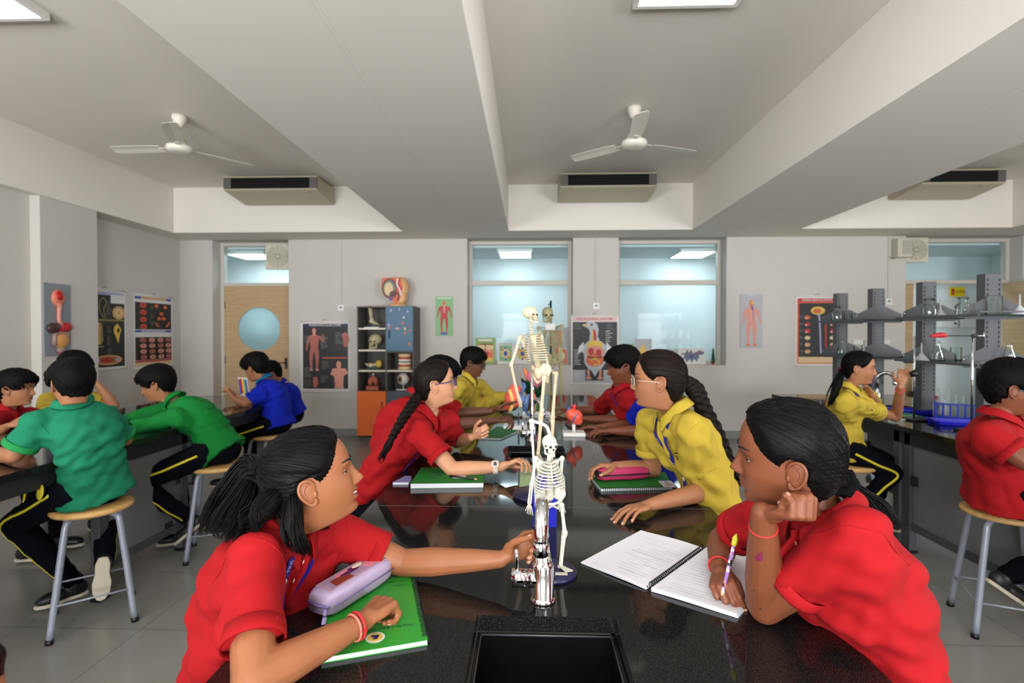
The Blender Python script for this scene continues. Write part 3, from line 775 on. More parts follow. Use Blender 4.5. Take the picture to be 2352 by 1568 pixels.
# front wall behind the camera: three tall windows
FW = [(-4.6, -2.7), (-.95, .85), (3.6, 5.4)]
b = MB(); xs = [XL - .3] + [v for p in FW for v in p] + [XR + .3]
for i in range(0, len(xs), 2): b.bx(xs[i], xs[i + 1], YF - .25, YF, 0, zt)
for x0, x1 in FW: b.bx(x0, x1, YF - .25, YF, 0, .85); b.bx(x0, x1, YF - .25, YF, 2.72, zt)
struct(b.build('wall_front', WALLC))
for i, (x0, x1) in enumerate(FW):
    r = thing('window_%d' % (i + 3), 'tall window behind the camera', 'window', ((x0 + x1) / 2, YF - .12, .85), kind='structure')
    b = MB()
    for x in (x0 + .03, (x0 + x1) / 2, x1 - .03): b.bx(x - .03, x + .03, YF - .16, YF - .09, .85, 2.72)
    for z in (.88, 1.9, 2.69): b.bx(x0, x1, YF - .155, YF - .095, z - .03, z + .03)
    b.build('frame', FRAMEW, r)
r = thing('window_6', 'tall window in the right-hand wall', 'window', (XR + .15, 1.5, .85), kind='structure'); b = MB()  # added window, unseen, made to let the fill lamp brighten the left side
for y in (.53, 1.5, 2.47): b.bx(XR + .10, XR + .16, y - .03, y + .03, .85, 2.70)
for z in (.88, 1.9, 2.67): b.bx(XR + .105, XR + .155, .5, 2.5, z - .03, z + .03)
b.build('frame', FRAMEW, r)
# beams under the slab
def beam(n, x0, x1, y0, y1, seam=None):
    b = MB(); b.bx(x0, x1, y0, y1, ZB, ZC + .02)
    if seam is not None: b.bx(seam - .004, seam + .004, y0, y1, ZB - .002, ZB + .001, 1)
    struct(b.build('trim_%d' % n, [CEILC, mat('seam_paint', (222, 217, 210), .8)]))
YBF = 6.72
beam(1, XL, -4.66, YF, YBF)
beam(2, -1.64, -.27, YF, YBF, -.86)
beam(3, 2.07, 3.42, YF, YBF, 2.66)
b = MB(); b.bx(XL, XR, YBF, YB + .02, ZB, ZC + .02); struct(b.build('trim_4', CEILC))
b = MB(); b.bx(6.0, XR, YF, YBF, ZB, ZC + .02); struct(b.build('trim_5', CEILC))
BASEM = mat('skirting_tile', (132, 132, 130), .4, noise=.06)
b = MB()
for x0, x1 in ((XL, D1a), (D1b, D2a), (D2b, XR)): b.bx(x0, x1, YB - .014, YB, 0, .10)
struct(b.build('baseboard_back', BASEM))
b = MB(); b.bx(XL, XL + .014, 5.52, YB - .014, 0, .10); b.bx(-4.68, -4.666, 4.86, 5.52, 0, .10); struct(b.build('baseboard_left', BASEM))
# corridor behind the glass
CORW = mat('corridor_paint', (222, 230, 231), .8)
b = MB(); b.bx(XL - .3, XR + .3, YK, YK + .1, 0, 2.95); b.bx(XL - .35, XL - .25, YB + .3, YK, 0, 2.95); b.bx(XR + .25, XR + .35, YB + .3, YK, 0, 2.95)
struct(b.build('wall_corridor', CORW))
b = MB(); b.bx(XL - .3, XR + .3, YB + .30, YK + .1, 2.68, 2.95); struct(b.build('ceiling_corridor', CORW))

PAN = mat('panel_light', (255, 255, 255), .5, emit=PANEL)
PANC = mat('panel_light_cool', (232, 248, 255), .5, emit=PANEL * CORR)
def panel_light(label, x0, x1, y0, y1, z, m, group=None):
    r = thing('ceiling_light', label, 'light', ((x0 + x1) / 2, (y0 + y1) / 2, z), group)
    b = MB(); t = .028; h = .045
    b.bx(x0, x1, y0, y0 + t, z - h, z); b.bx(x0, x1, y1 - t, y1, z - h, z); b.bx(x0, x0 + t, y0 + t, y1 - t, z - h, z); b.bx(x1 - t, x1, y0 + t, y1 - t, z - h, z); b.bx(x0 + t, x1 - t, y0 + t, y1 - t, z - .012, z)
    b.build('frame', WHITEP, r)
    b = MB(); b.bx(x0 + t, x1 - t, y0 + t, y1 - t, z - h + .004, z - .013); b.build('diffuser', m, r)
zc_ = ZC
a = P(1452, 18, 3.0); e = PZ(1452, 22, ZC - .045); f_ = PZ(1690, 20, ZC - .045)
panel_light('square ceiling light above the right-hand fan, cut by the top edge of the picture', e[0], f_[0], e[1] - .60, e[1], ZC, PAN)
e = PZ(115, 48, ZC - .045)
panel_light('square ceiling light in the top left corner of the picture', e[0] - .6, e[0], e[1] - .6, e[1], ZC, PAN)
for x in (-3.1, .9, 4.9):
    for y in (.2, -1.9):
        panel_light('square ceiling light behind the camera', x - .3, x + .3, y - .3, y + .3, ZC, PAN, 'ceiling lights behind the camera')
panel_light('square ceiling light in the right-hand bay beside the beam', 4.7, 5.3, 2.5, 3.1, ZC, PAN)
cz = 2.68
for x0, x1, l in ((1142, 1223, 'corridor ceiling light seen through the left window'), (1562, 1646, 'corridor ceiling light seen through the right window')):
    panel_light(l, PZ(x0, 572, cz)[0], PZ(x1, 572, cz)[0], PZ(x0, 571, cz)[1], PZ(x0, 587, cz)[1] , cz, PANC)
for x in (-4.3, -3.3, -2.3, 3.9, 5.2):  # unseen panels added to brighten the door pane and the transoms
    panel_light('corridor ceiling light behind the wall', x - .3, x + .3, 7.75, 8.35, cz, PANC, 'corridor ceiling lights')

# windows in the back wall
PANE = glass_mat('window_pane', (248, 253, 254), 0.0, .0, .12)
def rect_frame(b, x0, x1, z0, z1, y0, y1, t, mi=0):
    b.bx(x0, x1, y0, y1, z1 - t, z1, mi); b.bx(x0, x1, y0, y1, z0, z0 + t, mi); b.bx(x0, x0 + t, y0, y1, z0 + t, z1 - t, mi); b.bx(x1 - t, x1, y0, y1, z0 + t, z1 - t, mi)
for n, (x0, x1) in enumerate(((W1a, W1b), (W2a, W2b))):
    r = thing('window_%d' % (n + 1), ('left' if n == 0 else 'right') + ' interior window in the back wall with a transom bar', 'window', ((x0 + x1) / 2, YG, ZS), kind='structure')
    b = MB(); zt_ = ZB - .0; t = .05; zm = P(1200, 650, YG)[2]
    rect_frame(b, x0 + .004, x1 - .004, ZS + .002, zt_ - .002, YG - .035, YG + .035, t); b.bx(x0 + t, x1 - t, YG - .03, YG + .03, zm - .035, zm + .035)
    b.build('frame', FRAMEW, r, bevel=.004)
    b = MB(); b.bx(x0 + t - .01, x1 - t + .01, YG - .004, YG + .004, zm + .03, zt_ - t + .01); b.build('pane', PANE, r)
    b = MB(); b.bx(x0 + t - .01, x1 - t + .01, YG - .004, YG + .004, ZS + t - .01, zm - .03); b.build('pane', PANE, r)
    b = MB(); b.bx(x0, x1, YB - .012, YG - .03, ZS - .02, ZS + .002); b.build('sill', FRAMEW, r)
DOORW = wood('door_wood', (176, 148, 110), (190, 162, 122), (1.5, 1, 30), .45)
def z_at(y, Y): return P(1200, y, Y)[2]
# left door: leaf with a round pane, transom glass above
r = thing('door_1', 'wooden door with a round pane in the left of the back wall', 'door', ((D1a + D1b) / 2, YG, 0), kind='structure')
zd = P(590, 657, YG)[2]; zt_ = ZB - .003
xa, xb_ = D1a + .003, D1b + .30
b = MB(); rect_frame(b, xa, D1b - .003, 0, zt_, YG - .04, YG + .04, .05); b.bx(xa + .05, D1b - .05, YG - .035, YG + .035, zd, zd + .045); b.build('frame', FRAMEW, r)
b = MB(); b.bx(xa + .04, D1b - .04, YG - .004, YG + .004, zd + .04, zt_ - .045); b.build('pane', PANE, r)
pc = P(595, 755, YG - .02); pr = P(644, 755, YG - .02)[0] - pc[0]
lx0, lx1 = xa + .05, D1b - .052
b = MB(); nseg = 40; ang = np.arange(nseg) * 2 * pi / nseg + pi / nseg
inner = np.stack([pc[0] + pr * np.cos(ang), pc[2] + pr * np.sin(ang)], 1)
def clampbox(p):
    d = p - np.array((pc[0], pc[2])); t_ = min((lx1 - pc[0]) / d[0] if d[0] > 1e-9 else 9e9, (lx0 - pc[0]) / d[0] if d[0] < -1e-9 else 9e9, (zd - pc[2]) / d[1] if d[1] > 1e-9 else 9e9, (.005 - pc[2]) / d[1] if d[1] < -1e-9 else 9e9)
    return np.array((pc[0], pc[2])) + d * t_
outer = np.array([clampbox(p) for p in inner])
for c_ in ((lx0, .005), (lx1, .005), (lx0, zd), (lx1, zd)):
    i = int(np.argmin(np.linalg.norm(outer - np.array(c_), axis=1))); outer[i] = c_
def ring_at(a, y): return np.stack([a[:, 0], np.full(nseg, y), a[:, 1]], 1)
b.loft([ring_at(inner, YG - .02), ring_at(outer, YG - .02), ring_at(outer, YG + .02), ring_at(inner, YG + .02), ring_at(inner, YG - .02)], 0, True, False, False)
lf = b.build('leaf', DOORW, r)
b = MB(); b.cyl((pc[0], YG - .006, pc[2]), (pc[0], YG + .006, pc[2]), pr * 1.01, n=48); b.build('round_pane', frosted('frosted_pane', (226, 244, 248)), lf)
hp = P(655, 833, YG - .05); b = MB(); b.cyl((hp[0], YG - .02, hp[2]), (hp[0], YG - .065, hp[2]), .011); b.tube([(hp[0], YG - .06, hp[2]), (hp[0] - .11, YG - .06, hp[2])], .009, 8, round_ends=True); b.bx(hp[0] - .02, hp[0] + .02, YG - .026, YG - .02, hp[2] - .09, hp[2] + .07); b.build('handle', mat('dark_metal', (70, 66, 62), .35, .8), lf)
b = MB()
for z in (.3, 1.05, 1.85): b.cyl((lx0, YG - .025, z - .05), (lx0, YG - .025, z + .05), .008, n=8)
b.build('hinge', STEEL, lf)
# right door: open, both leaves swung
r = thing('door_2', 'open wooden double door in the right of the back wall, under a glazed transom', 'door', ((D2a + D2b) / 2, YG, 0), kind='structure')
zd2 = P(2200, 650, YG)[2]
xr_ = D2b - .02
b = MB(); rect_frame(b, D2a + .003, D2b - .003, 0, zt_, YG - .04, YG + .04, .05); b.bx(D2a + .05, D2b - .05, YG - .035, YG + .035, zd2 - .01, zd2 + .04); b.build('frame', FRAMEW, r)
b = MB(); b.bx(D2a + .04, D2b - .04, YG - .004, YG + .004, zd2 + .03, zt_ - .045); b.build('pane', PANE, r)
b = MB(); b.box((D2b - .075, YG - .50, zd2 / 2), (.04, .92, zd2 - .02)); b.build('leaf', DOORW, r)
b = MB(); b.box((D2a + .17, YG + .05, zd2 / 2), (.24, .04, zd2 - .02)); b.build('leaf', DOORW, r)
# ---------------------------------------------------------------- benches, sinks, stools, racks
TT = .83            # height of the bench tops
def bench(label, x0, x1, y0, y1, holes, panels, legs_y, seams=()):
    r = thing('laboratory_bench', label, 'bench', ((x0 + x1) / 2, (y0 + y1) / 2, 0))
    b = MB(); t = .034; zs = TT - t; ys = y0; sx = sorted(holes, key=lambda h: h[2])
    for (hx0, hx1, hy0, hy1) in sx:
        b.bx(x0, x1, ys, hy0, zs, TT); b.bx(x0, hx0, hy0, hy1, zs, TT); b.bx(hx1, x1, hy0, hy1, zs, TT); ys = hy1
    b.bx(x0, x1, ys, y1, zs, TT)
    for s_ in seams: b.bx(x0, x1, s_ - .0012, s_ + .0012, TT - .001, TT + .0003, 1)
    b.build('countertop', [GRAN, mat('seam_line', (92, 94, 94), .5)], r)
    b = MB(); e = .05
    for x in (x0 + e, x1 - e - .03): b.bx(x, x + .03, y0 + .06, y1 - .06, zs - .09, zs)
    for y in (y0 + .06, y1 - .09): b.bx(x0 + e, x1 - e, y, y + .03, zs - .09, zs)
    b.bx(x0 + e, x1 - e, (y0 + y1) / 2, (y0 + y1) / 2 + .03, zs - .09, zs)
    b.build('apron', STEELD, r)
    for y in legs_y:
        for x in (x0 + e + .025, x1 - e - .025):
            b = MB(); b.bx(x - .025, x + .025, y - .03, y + .03, .02, zs); l = b.build('leg', STEEL, r, bevel=.004)
            b = MB(); b.bx(x - .028, x + .028, y - .033, y + .033, 0, .022); b.build('foot_cap', BLACKP, l)
    for (xa, ya, yb) in panels:
        b = MB(); b.bx(xa - .009, xa + .009, ya, yb, .20, zs - .09); p_ = b.build('panel', mat('grey_laminate', (108, 109, 111), .5), r)
        b = MB(); b.bx(xa - .02, xa + .02, ya, yb, .155, .20); b.build('rail', STEEL, p_)
        b = MB(); b.bx(xa - .028, xa + .012, ya + .45, ya + .52, .20, .235); b.bx(xa - .03, xa + .012, yb - .04, yb, .45, .51); b.build('bracket', STEELD, p_)
    return r
CX0, CX1 = -.557, .626
SK = [(-.112, .182, .62, 1.105), (-.112, .182, 2.53, 2.80)]
bench('long black granite bench in the middle with the skeleton models on it', CX0, CX1, -.5, 5.15, SK, [(-.2, 2.9, 5.0), (.27, 2.9, 5.0)], (-.35, 1.9, 3.4, 4.95), (1.805, 3.9))
LX0, LX1 = -3.30, -2.235
bench('black granite bench on the left, under the wall charts', LX0, LX1, .2, 4.99, [], [(LX1 - .07, 2.75, 3.35), (LX1 - .07, 4.35, 4.82), (LX1 - .62, .5, 2.5)], (.35, 2.72, 3.38, 4.87))
RX0, RX1 = 2.425, 3.62
RS = [(2.86, 3.15, 4.20, 4.52)]
bench('black granite bench on the right carrying the grey shelf racks', RX0, RX1, .2, 5.31, RS, [(RX0 + .075, 2.1, 3.46), (RX0 + .5, 3.7, 4.6)], (.35, 2.06, 3.50, 3.60, 5.17))
SINKM = mat('black_sink', (10, 10, 11), .25, spec=.4)
def sink(label, h, depth=.22):
    x0, x1, y0, y1 = h; r = thing('sink', label, 'sink', ((x0 + x1) / 2, (y0 + y1) / 2, TT - depth))
    b = MB(); g = .002; t = .008; x0 += g; x1 -= g; y0 += g; y1 -= g; zb = TT - depth
    b.bx(x0, x1, y0, y1, zb, zb + t); b.bx(x0, x0 + t, y0, y1, zb + t, TT - .036); b.bx(x1 - t, x1, y0, y1, zb + t, TT - .036); b.bx(x0 + t, x1 - t, y0, y0 + t, zb + t, TT - .036); b.bx(x0 + t, x1 - t, y1 - t, y1, zb + t, TT - .036)
    b.build('basin', SINKM, r)
    b = MB(); x0 += t; x1 -= t; y0 += t; y1 -= t; z = TT - .036
    for a_, c_ in (((x0, y0), (x1, y0)), ((x1, y0), (x1, y1)), ((x1, y1), (x0, y1)), ((x0, y1), (x0, y0))): b.tube([(a_[0], a_[1], z), (c_[0], c_[1], z)], .0022, 6)
    b.build('rim', mat('sink_rim', (70, 70, 76), .25), r)
    b = MB(); b.lathe([(.0, .0), (.03, .0), (.032, .004), (.018, .003), (.0, .002)], ((x0 + x1) / 2, (y0 + y1) / 2, zb + t), 20); b.build('drain', STEEL, r)
sink('black sink let into the near end of the middle bench, below the chrome tap', SK[0])
sink('small black sink in the middle bench behind the bony models', SK[1])
sink('black sink in the right bench under the racks', RS[0])

def faucet(label, base, yaw, k=1.0):
    """single-lever mixer tap; its spout points along yaw"""
    r = thing('faucet', label, 'tap', base); B = np.array(base, float); d = np.array((cos(yaw), sin(yaw), 0)); s_ = np.array((d[1], -d[0], 0)); Q = lambda f, l, z: B + d * f * k + s_ * l * k + Z3 * z * k
    Rz = np.stack([d, -s_, Z3], 1)
    b = MB(); b.lathe([(.0, 0), (.029, 0), (.029, .005), (.026, .009), (.0245, .011), (.0245, .078), (.022, .085), (.0175, .089), (.0175, .104)], B, 28, R=Rz * k); b.build('body', CHROME, r)
    b = MB(); z0 = .10; pts = [Q(0, 0, z0), Q(0, 0, .178)] + [Q(.055 - .055 * cos(a), 0, .180 + .055 * sin(a)) for a in np.linspace(.2, pi, 12)] + [Q(.11, 0, .172)]
    b.tube(pts, np.array([.0130] * 3 + [.0140] * (len(pts) - 3)) * k, 18); sp = b.build('spout', CHROME, r)
    b = MB(); b.lathe([(.0, 0), (.015, 0), (.0162, .002), (.0162, .024), (.0150, .026)], Q(.11, 0, .148), 20, R=np.eye(3) * k); b.build('aerator', CHROME, sp)
    b = MB(); b.cyl(Q(0, 0, .048), Q(0, .034, .048), .0200 * k, n=22); b.cyl(Q(0, .0355, .048), Q(0, .070, .048), .0205 * k, n=22); lv = b.build('lever_housing', CHROME, r)
    b = MB(); b.tube([Q(0, .060, .062), Q(0, .060, .108)], .0056 * k, 10, round_ends=True); b.build('lever', CHROME, lv)
    return r
e = PZ(1247, 1378, TT); faucet('large chrome mixer tap at the near sink, arching towards the viewer', e, radians(-94), 1.0)
e = PZ(1222, 1012, TT); faucet('smaller chrome tap at the second sink, behind the small skeleton', (e[0], 2.93, TT), radians(-60), 1.0)
e = PZ(1228, 935, TT); faucet('chrome tap far along the middle bench, in front of the pink flower model', (e[0] - .02, 4.05, TT), radians(-90), 1.0)
faucet('chrome tap on the right bench beside the grey post', (2.98, 4.58, TT), radians(-35), 1.15)

SEATW = wood('stool_wood', (186, 142, 84), (206, 166, 106), (3, 30, 3), .35)
LEGP = mat('leg_paint', (150, 155, 170), .35, .2)
def stool(label):
    r = thing('stool', label, 'stool', (0, 0, 0), 'laboratory stools')
    b = MB(); b.lathe([(0, .548), (.150, .548), (.166, .553), (.172, .563), (.168, .574), (.155, .580), (0, .578)], n=40); b.build('seat', SEATW, r, local=True)
    for a in range(4):
        t = a * pi / 2 + pi / 4; d = np.array((cos(t), sin(t), 0)); b = MB()
        pts = cat([d * .03 + Z3 * .541, d * .10 + Z3 * .540, d * .138 + Z3 * .522, d * .152 + Z3 * .47, d * .19 + Z3 * .24, d * .226 + Z3 * .012], 22)
        b.tube(pts, .0145, 12); l = b.build('leg', LEGP, r, local=True)
        b = MB(); b.tube([d * .2245 + Z3 * .022, d * .228 + Z3 * 0.0], .0165, 12); b.build('foot_cap', BLACKP, l, local=True)
    b = MB()
    for a in range(4):
        t = a * pi / 2 + pi / 4; p = np.array((cos(t), sin(t), 0)) * .212 + Z3 * .165; t += pi / 2; q_ = np.array((cos(t), sin(t), 0)) * .212 + Z3 * .165
        b.tube([p, q_], .0048, 8)
    b.build('footrest', LEGP, r, local=True)
    return r
st0 = stool('wooden-topped stool under the boy in the teal shirt at the left bench')
st0.location = (-2.19, 2.54, 0); st0.rotation_euler = (0, 0, radians(40))
for (x, y, a, l) in ((-2.05, 3.36, 25, 'wooden-topped stool under the boy in the long-sleeved bright green shirt'), (-2.22, 4.38, 60, 'wooden-topped stool under the boy in blue at the far end of the left bench'),
                     (2.10, 3.52, 15, 'wooden-topped stool under the girl in yellow at the right bench'), (2.306, 2.60, -22, 'wooden-topped stool under the boy in red at the right edge of the picture')):
    c_ = copy_tree(st0); c_.location = (x, y, 0); c_.rotation_euler = (0, 0, radians(a)); c_['label'] = l

# shelf racks along the middle of the right bench
GLS = glass_mat('clear_glass', (250, 253, 252), .02, .02, .22)
GLE = glass_mat('green_glass', (176, 218, 200), .05, .03, .15)
RXC, RZT = 3.03, 1.826
PY = [5.20, 4.677, 4.10, 3.555]
ZS1, ZS2 = 1.248, 1.568
def rack(label, ya, yb):
    r = thing('shelf_rack', label, 'rack', (RXC, (ya + yb) / 2, TT))
    for y in (ya, yb):
        b = MB(); w_ = .053; b.bx(RXC - w_, RXC + w_, y - .035, y + .035, TT, RZT); p_ = b.build('post', STEEL, r, bevel=.004)
        b = MB()
        for x in (RXC - w_ + .016, RXC + w_ - .016):
            for i in range(26):
                z = 1.0 + i * .031
                b.bx(x - .003, x + .003, y - .0375, y - .0345, z, z + .017)
        b.build('slot_row', BLACKP, p_)
    for z in (ZS1, ZS2):
        for y in (ya, yb):
            b = MB(); poly = [(-.20, -.028), (-.20, .024), (-.19, .034), (-.056, .098), (.056, .098), (.19, .034), (.20, .024), (.20, -.028), (.18, -.04), (-.18, -.04)]
            b.prism(poly, (RXC, y - .040, z), X3, Z3, -.003 if False else .003); br = b.build('bracket', STEEL, r)
            b = MB()
            for x in (-.192, .192): b.cyl((RXC + x, y - .048, z + .018), (RXC + x, y - .040, z + .018), .006, n=8)
            b.build('bolt', CHROME, br)
        b = MB(); b.bx(RXC - .195, RXC + .195, min(ya, yb) - .16, max(ya, yb) + .05, z - .022, z - .014); b.build('glass_shelf', GLE, r)
        b = MB()
        for x in (-.195, .195): b.bx(RXC + x - .004, RXC + x + .004, min(ya, yb) - .16, max(ya, yb) + .05, z - .026, z - .008)
        b.bx(RXC - .195, RXC + .195, min(ya, yb) - .164, min(ya, yb) - .158, z - .001, z + .009); b.build('shelf_lip', STEEL, r)
    return r
rack('far grey steel shelf rack on the right bench, behind the girl in yellow', PY[0], PY[1])
rack('grey steel shelf rack nearer on the right bench, with the glassware on it', PY[2], PY[3])
# glassware
def flask(name, label, cat_, prof, pos, m=GLS, group=None, extra=None):
    r = thing(name, label, cat_, pos, group); b = MB(); b.lathe(prof + [(max(0, x - .0015), z) for x, z in prof[::-1]], pos, 22, caps=False); b.build('glass', m, r); return r
JAR = [(.0, 0), (.045, 0), (.047, .006), (.047, .075), (.040, .09), (.022, .10), (.022, .118), (.036, .135), (.044, .138)]
BEAKER = [(.0, 0), (.034, 0), (.036, .004), (.036, .09), (.039, .095)]
CONE = [(.0, 0), (.045, 0), (.048, .006), (.018, .105), (.0165, .14), (.019, .144)]
FUNNEL = [(.048, 0), (.047, .004), (.008, .055), (.0055, .06), (.004, .13)]
def sh(px, y, z): e_ = P(px, 767, y); return (e_[0], y, z - .0135)
flask('reagent_jar', 'wide-lipped glass jar on the top shelf, beside the upturned funnel', 'jar', JAR, sh(2134, 3.97, ZS2))
flask('reagent_jar', 'glass jar with flared lip on the top shelf, below the yellow sign', 'jar', JAR, sh(2212, 3.86, ZS2))
flask('beaker', 'tall glass beaker on the top shelf before the nearest post', 'beaker', [(.0, 0), (.042, 0), (.044, .004), (.044, .115), (.047, .12)], sh(2282, 3.43, ZS2))
PPW = mat('milky_plastic', (212, 214, 222), .4, trans=.35)
def funnel(label, px, y, z):
    r = thing('funnel', label, 'funnel', sh(px, y, z)); b = MB(); b.lathe(FUNNEL + [(max(.002, x - .0015), q) for x, q in FUNNEL[::-1]], sh(px, y, z), 22, caps=False); b.build('cone', PPW, r)
funnel('plastic funnel standing upside down on the top shelf beside the glass jar', 2159, 3.95, ZS2)
funnel('plastic funnel standing upside down on the top shelf at the right edge of the picture', 2341, 3.43, ZS2)
funnel('plastic funnel standing upside down on the lower shelf above the raised hand', 2117, 3.95, ZS1)
flask('conical_flask', 'conical flask on the lower shelf in front of the third post', 'flask', CONE, sh(2153, 3.97, ZS1))
flask('conical_flask', 'conical flask on the lower shelf at the right, above the boy in red', 'flask', CONE, sh(2318, 3.45, ZS1))
flask('beaker', 'low glass beaker on the lower shelf between the posts', 'beaker', BEAKER, sh(2196, 4.08, ZS1))
flask('beaker', 'small beaker on the top shelf of the far rack, next to the flask', 'beaker', BEAKER, sh(1948, 5.06, ZS2))
flask('beaker', 'round glass jar on the top shelf of the far rack before the post', 'jar', JAR, sh(1922, 5.06, ZS2))
flask('conical_flask', 'conical flask on the lower shelf of the far rack above the girl in yellow', 'flask', CONE, sh(1934, 5.06, ZS1))
flask('beaker', 'glass beaker on the lower shelf of the far rack beside the rod', 'beaker', BEAKER, sh(1971, 4.95, ZS1))
# clamp stands
def clamp_stand(label, x, y, h, clamp=False):
    r = thing('clamp_stand', label, 'stand', (x, y, TT)); b = MB(); b.bx(x - .07, x + .07, y - .09, y + .05, TT, TT + .014); b.build('base', BLACKP, r, bevel=.003)
    b = MB(); b.cyl((x, y, TT + .012), (x, y, TT + h), .006, n=12); b.build('rod', CHROME, r)
    if clamp:
        z = TT + h - .03; b = MB(); b.cyl((x - .17, y - .02, z), (x - .01, y - .02, z), .0035, n=8); b.ell((x, y - .01, z), (.018, .016, .012)); cl = b.build('clamp', STEELD, r)
        b = MB(); b.tube(cat([(x - .17, y - .02, z), (x - .21, y - .02, z + .004), (x - .27, y - .02, z - .003)], 8), (.009, .013, .016, .017, .016, .013, .010, .006), 10); b.build('grip', mat('red_rubber', (170, 25, 35), .5), cl)
        b = MB(); b.cyl((x + .015, y - .02, z), (x + .05, y - .02, z), .003, n=8); b.cyl((x + .05, y - .02, z - .02), (x + .05, y - .02, z + .02), .004, n=8); b.build('thumbscrew', CHROME, cl)
e = P(2234, 767, 3.30); clamp_stand('clamp stand with a red-handled clamp between the near posts', e[0], 3.30, .62, True)
e = P(2101, 767, 3.76); clamp_stand('bare rod stand behind the raised hand of the girl in yellow', e[0], 3.76, .585)
e = P(1985, 767, 4.42); clamp_stand('bare rod stand behind the head of the girl in yellow', e[0], 4.42, .55)
# wash bottle, test tubes, trays
e = PZ(2158, 955, TT); x, y = e[0], e[1]
r = thing('wash_bottle', 'milky wash bottle with red cap ring on the right bench', 'bottle', (x, y, TT))
b = MB(); b.lathe([(0, 0), (.036, 0), (.040, .005), (.040, .10), (.034, .118), (.018, .125), (.018, .145), (0, .147)], (x, y, TT), 24); b.build('bottle', PPW, r)
b = MB(); b.tube(cat([(x, y, TT + .14), (x, y, TT + .175), (x - .012, y, TT + .205), (x - .03, y, TT + .16)], 14), .004, 8); b.build('nozzle', PPW, r)
b = MB(); b.cyl((x - .034, y - .004, TT + .125), (x - .030, y - .004, TT + .15), .007, n=8); b.build('cap', mat('red_rubber', (170, 25, 35), .5), r)
BLU = mat('blue_plastic', (18, 62, 190), .35)
def test_rack(label, px, py):
    e = PZ(px, py, TT); x, y = e[0], e[1]; r = thing('test_tube_rack', label, 'rack', (x, y, TT)); b = MB(); L = .30
    dx, dy = cos(radians(-35)), sin(radians(-35)); R = np.array([[dx, -dy, 0], [dy, dx, 0], [0, 0, 1]])
    for z, h in ((.008, .016), (.10, .008)): b.box((x, y, TT + z), (L, .075, h), 0, R)
    for s_ in (-1, 1): b.box((x + dx * s_ * L * .48, y + dy * s_ * L * .48, TT + .06), (.008, .075, .12), 0, R)
    for i in range(7):
        u = (i - 3) * .04 - .02; b.box((x + dx * u + dy * .034, y + dy * u - dx * .034, TT + .055), (.012, .004, .09), 0, R)
    b.build('rack', BLU, r)
    for i, h in enumerate((.15, .185, .15, .14, .15, .17)):
        u = (i - 2.5) * .04; t = MB(); p_ = np.array((x + dx * u, y + dy * u, TT + .018)); t.lathe([(.002, 0), (.008, .004), (.009, .012), (.009, h), (.011, h + .003)], p_, 12, caps=False)
        o = t.build('test_tube', GLS, None); tag(o, ['first', 'second', 'third', 'fourth', 'fifth', 'sixth'][i] + ' glass test tube from the left in the blue rack', 'test tube', 'test tubes in the blue rack')
test_rack('blue test tube rack on the right bench, before the boy in red', 2207, 962)
def tray(label, px, py, w_, d_, a, m, h=.028):
    e = PZ(px, py, TT); r = thing('tray', label, 'tray', (e[0], e[1], TT)); c, s_ = cos(a), sin(a); R = np.array([[c, -s_, 0], [s_, c, 0], [0, 0, 1]]); b = MB(); o = np.array((e[0], e[1], TT))
    rings = [];
    def rr(w1, d1, z): return np.array([o + R @ np.array((sx * (w1 - .02 * (1 - k_)), sy * (d1 - .02 * k_), z)) for sx, sy, k_ in ((1, 1, 0), (1, 1, 1), (-1, 1, 1), (-1, 1, 0), (-1, -1, 0), (-1, -1, 1), (1, -1, 1), (1, -1, 0))])
    b.loft([rr(w_ * .46, d_ * .46, 0), rr(w_ * .5, d_ * .5, h), rr(w_ * .53, d_ * .53, h), rr(w_ * .53, d_ * .53, h - .004), rr(w_ * .51, d_ * .51, h - .004)], 0, True, False, False); b.add(rr(w_ * .46, d_ * .46, .003), [tuple(range(8))], 0, False); b.build('dish', m, r)
BL2 = mat('royal_blue_plastic', (32, 36, 190), .3)
tray('shallow blue dissecting tray in front of the test tube rack', 2200, 975, .30, .19, radians(-20), BL2)
tray('shallow blue dissecting tray by the elbow of the girl in yellow', 2090, 947, .30, .19, radians(-10), BL2)
e = PZ(2103, 925, TT)
# ---------------------------------------------------------------- the people
HAIRB = hair_mat('black_hair', (13, 11, 12), .42)
HAIRM = hair_mat('dark_brown_hair', (24, 17, 15), .45)
HAIRX = hair_mat('soft_black_hair', (9, 8, 8), .6)
RED = cloth('red', (150, 13, 20)); REDD = cloth('deep_red', (146, 11, 22)); YEL = cloth('yellow', (178, 154, 54)); TEAL = cloth('teal', (22, 112, 80)); GRN = cloth('green', (8, 108, 42)); BLUE = cloth('blue', (9, 30, 160))
NAVYR = mat('lanyard_blue', (28, 30, 140), .5, noise=.05)
S1 = skin('tan', (150, 94, 62)); S2 = skin('brown', (116, 66, 43)); S3 = skin('fair', (188, 136, 104)); S4 = skin('umber', (98, 60, 42)); S5 = skin('olive', (152, 102, 72))
LIP1 = mat('lips_rose', (138, 66, 58), .4, noise=.05); LIP2 = mat('lips_brown', (108, 52, 46), .4, noise=.05); LIP3 = mat('lips_pink', (168, 92, 82), .4, noise=.05)
THREAD = mat('red_thread', (196, 40, 40), .7, noise=.2, nscale=400)
GOLD = mat('gold', (214, 170, 80), .25, 1.0)
WHITEINK = mat('white_ink', (228, 228, 236), .6)
YELINK = mat('yellow_ink', (232, 200, 70), .6)
def v3(*a): return np.array(a, float)
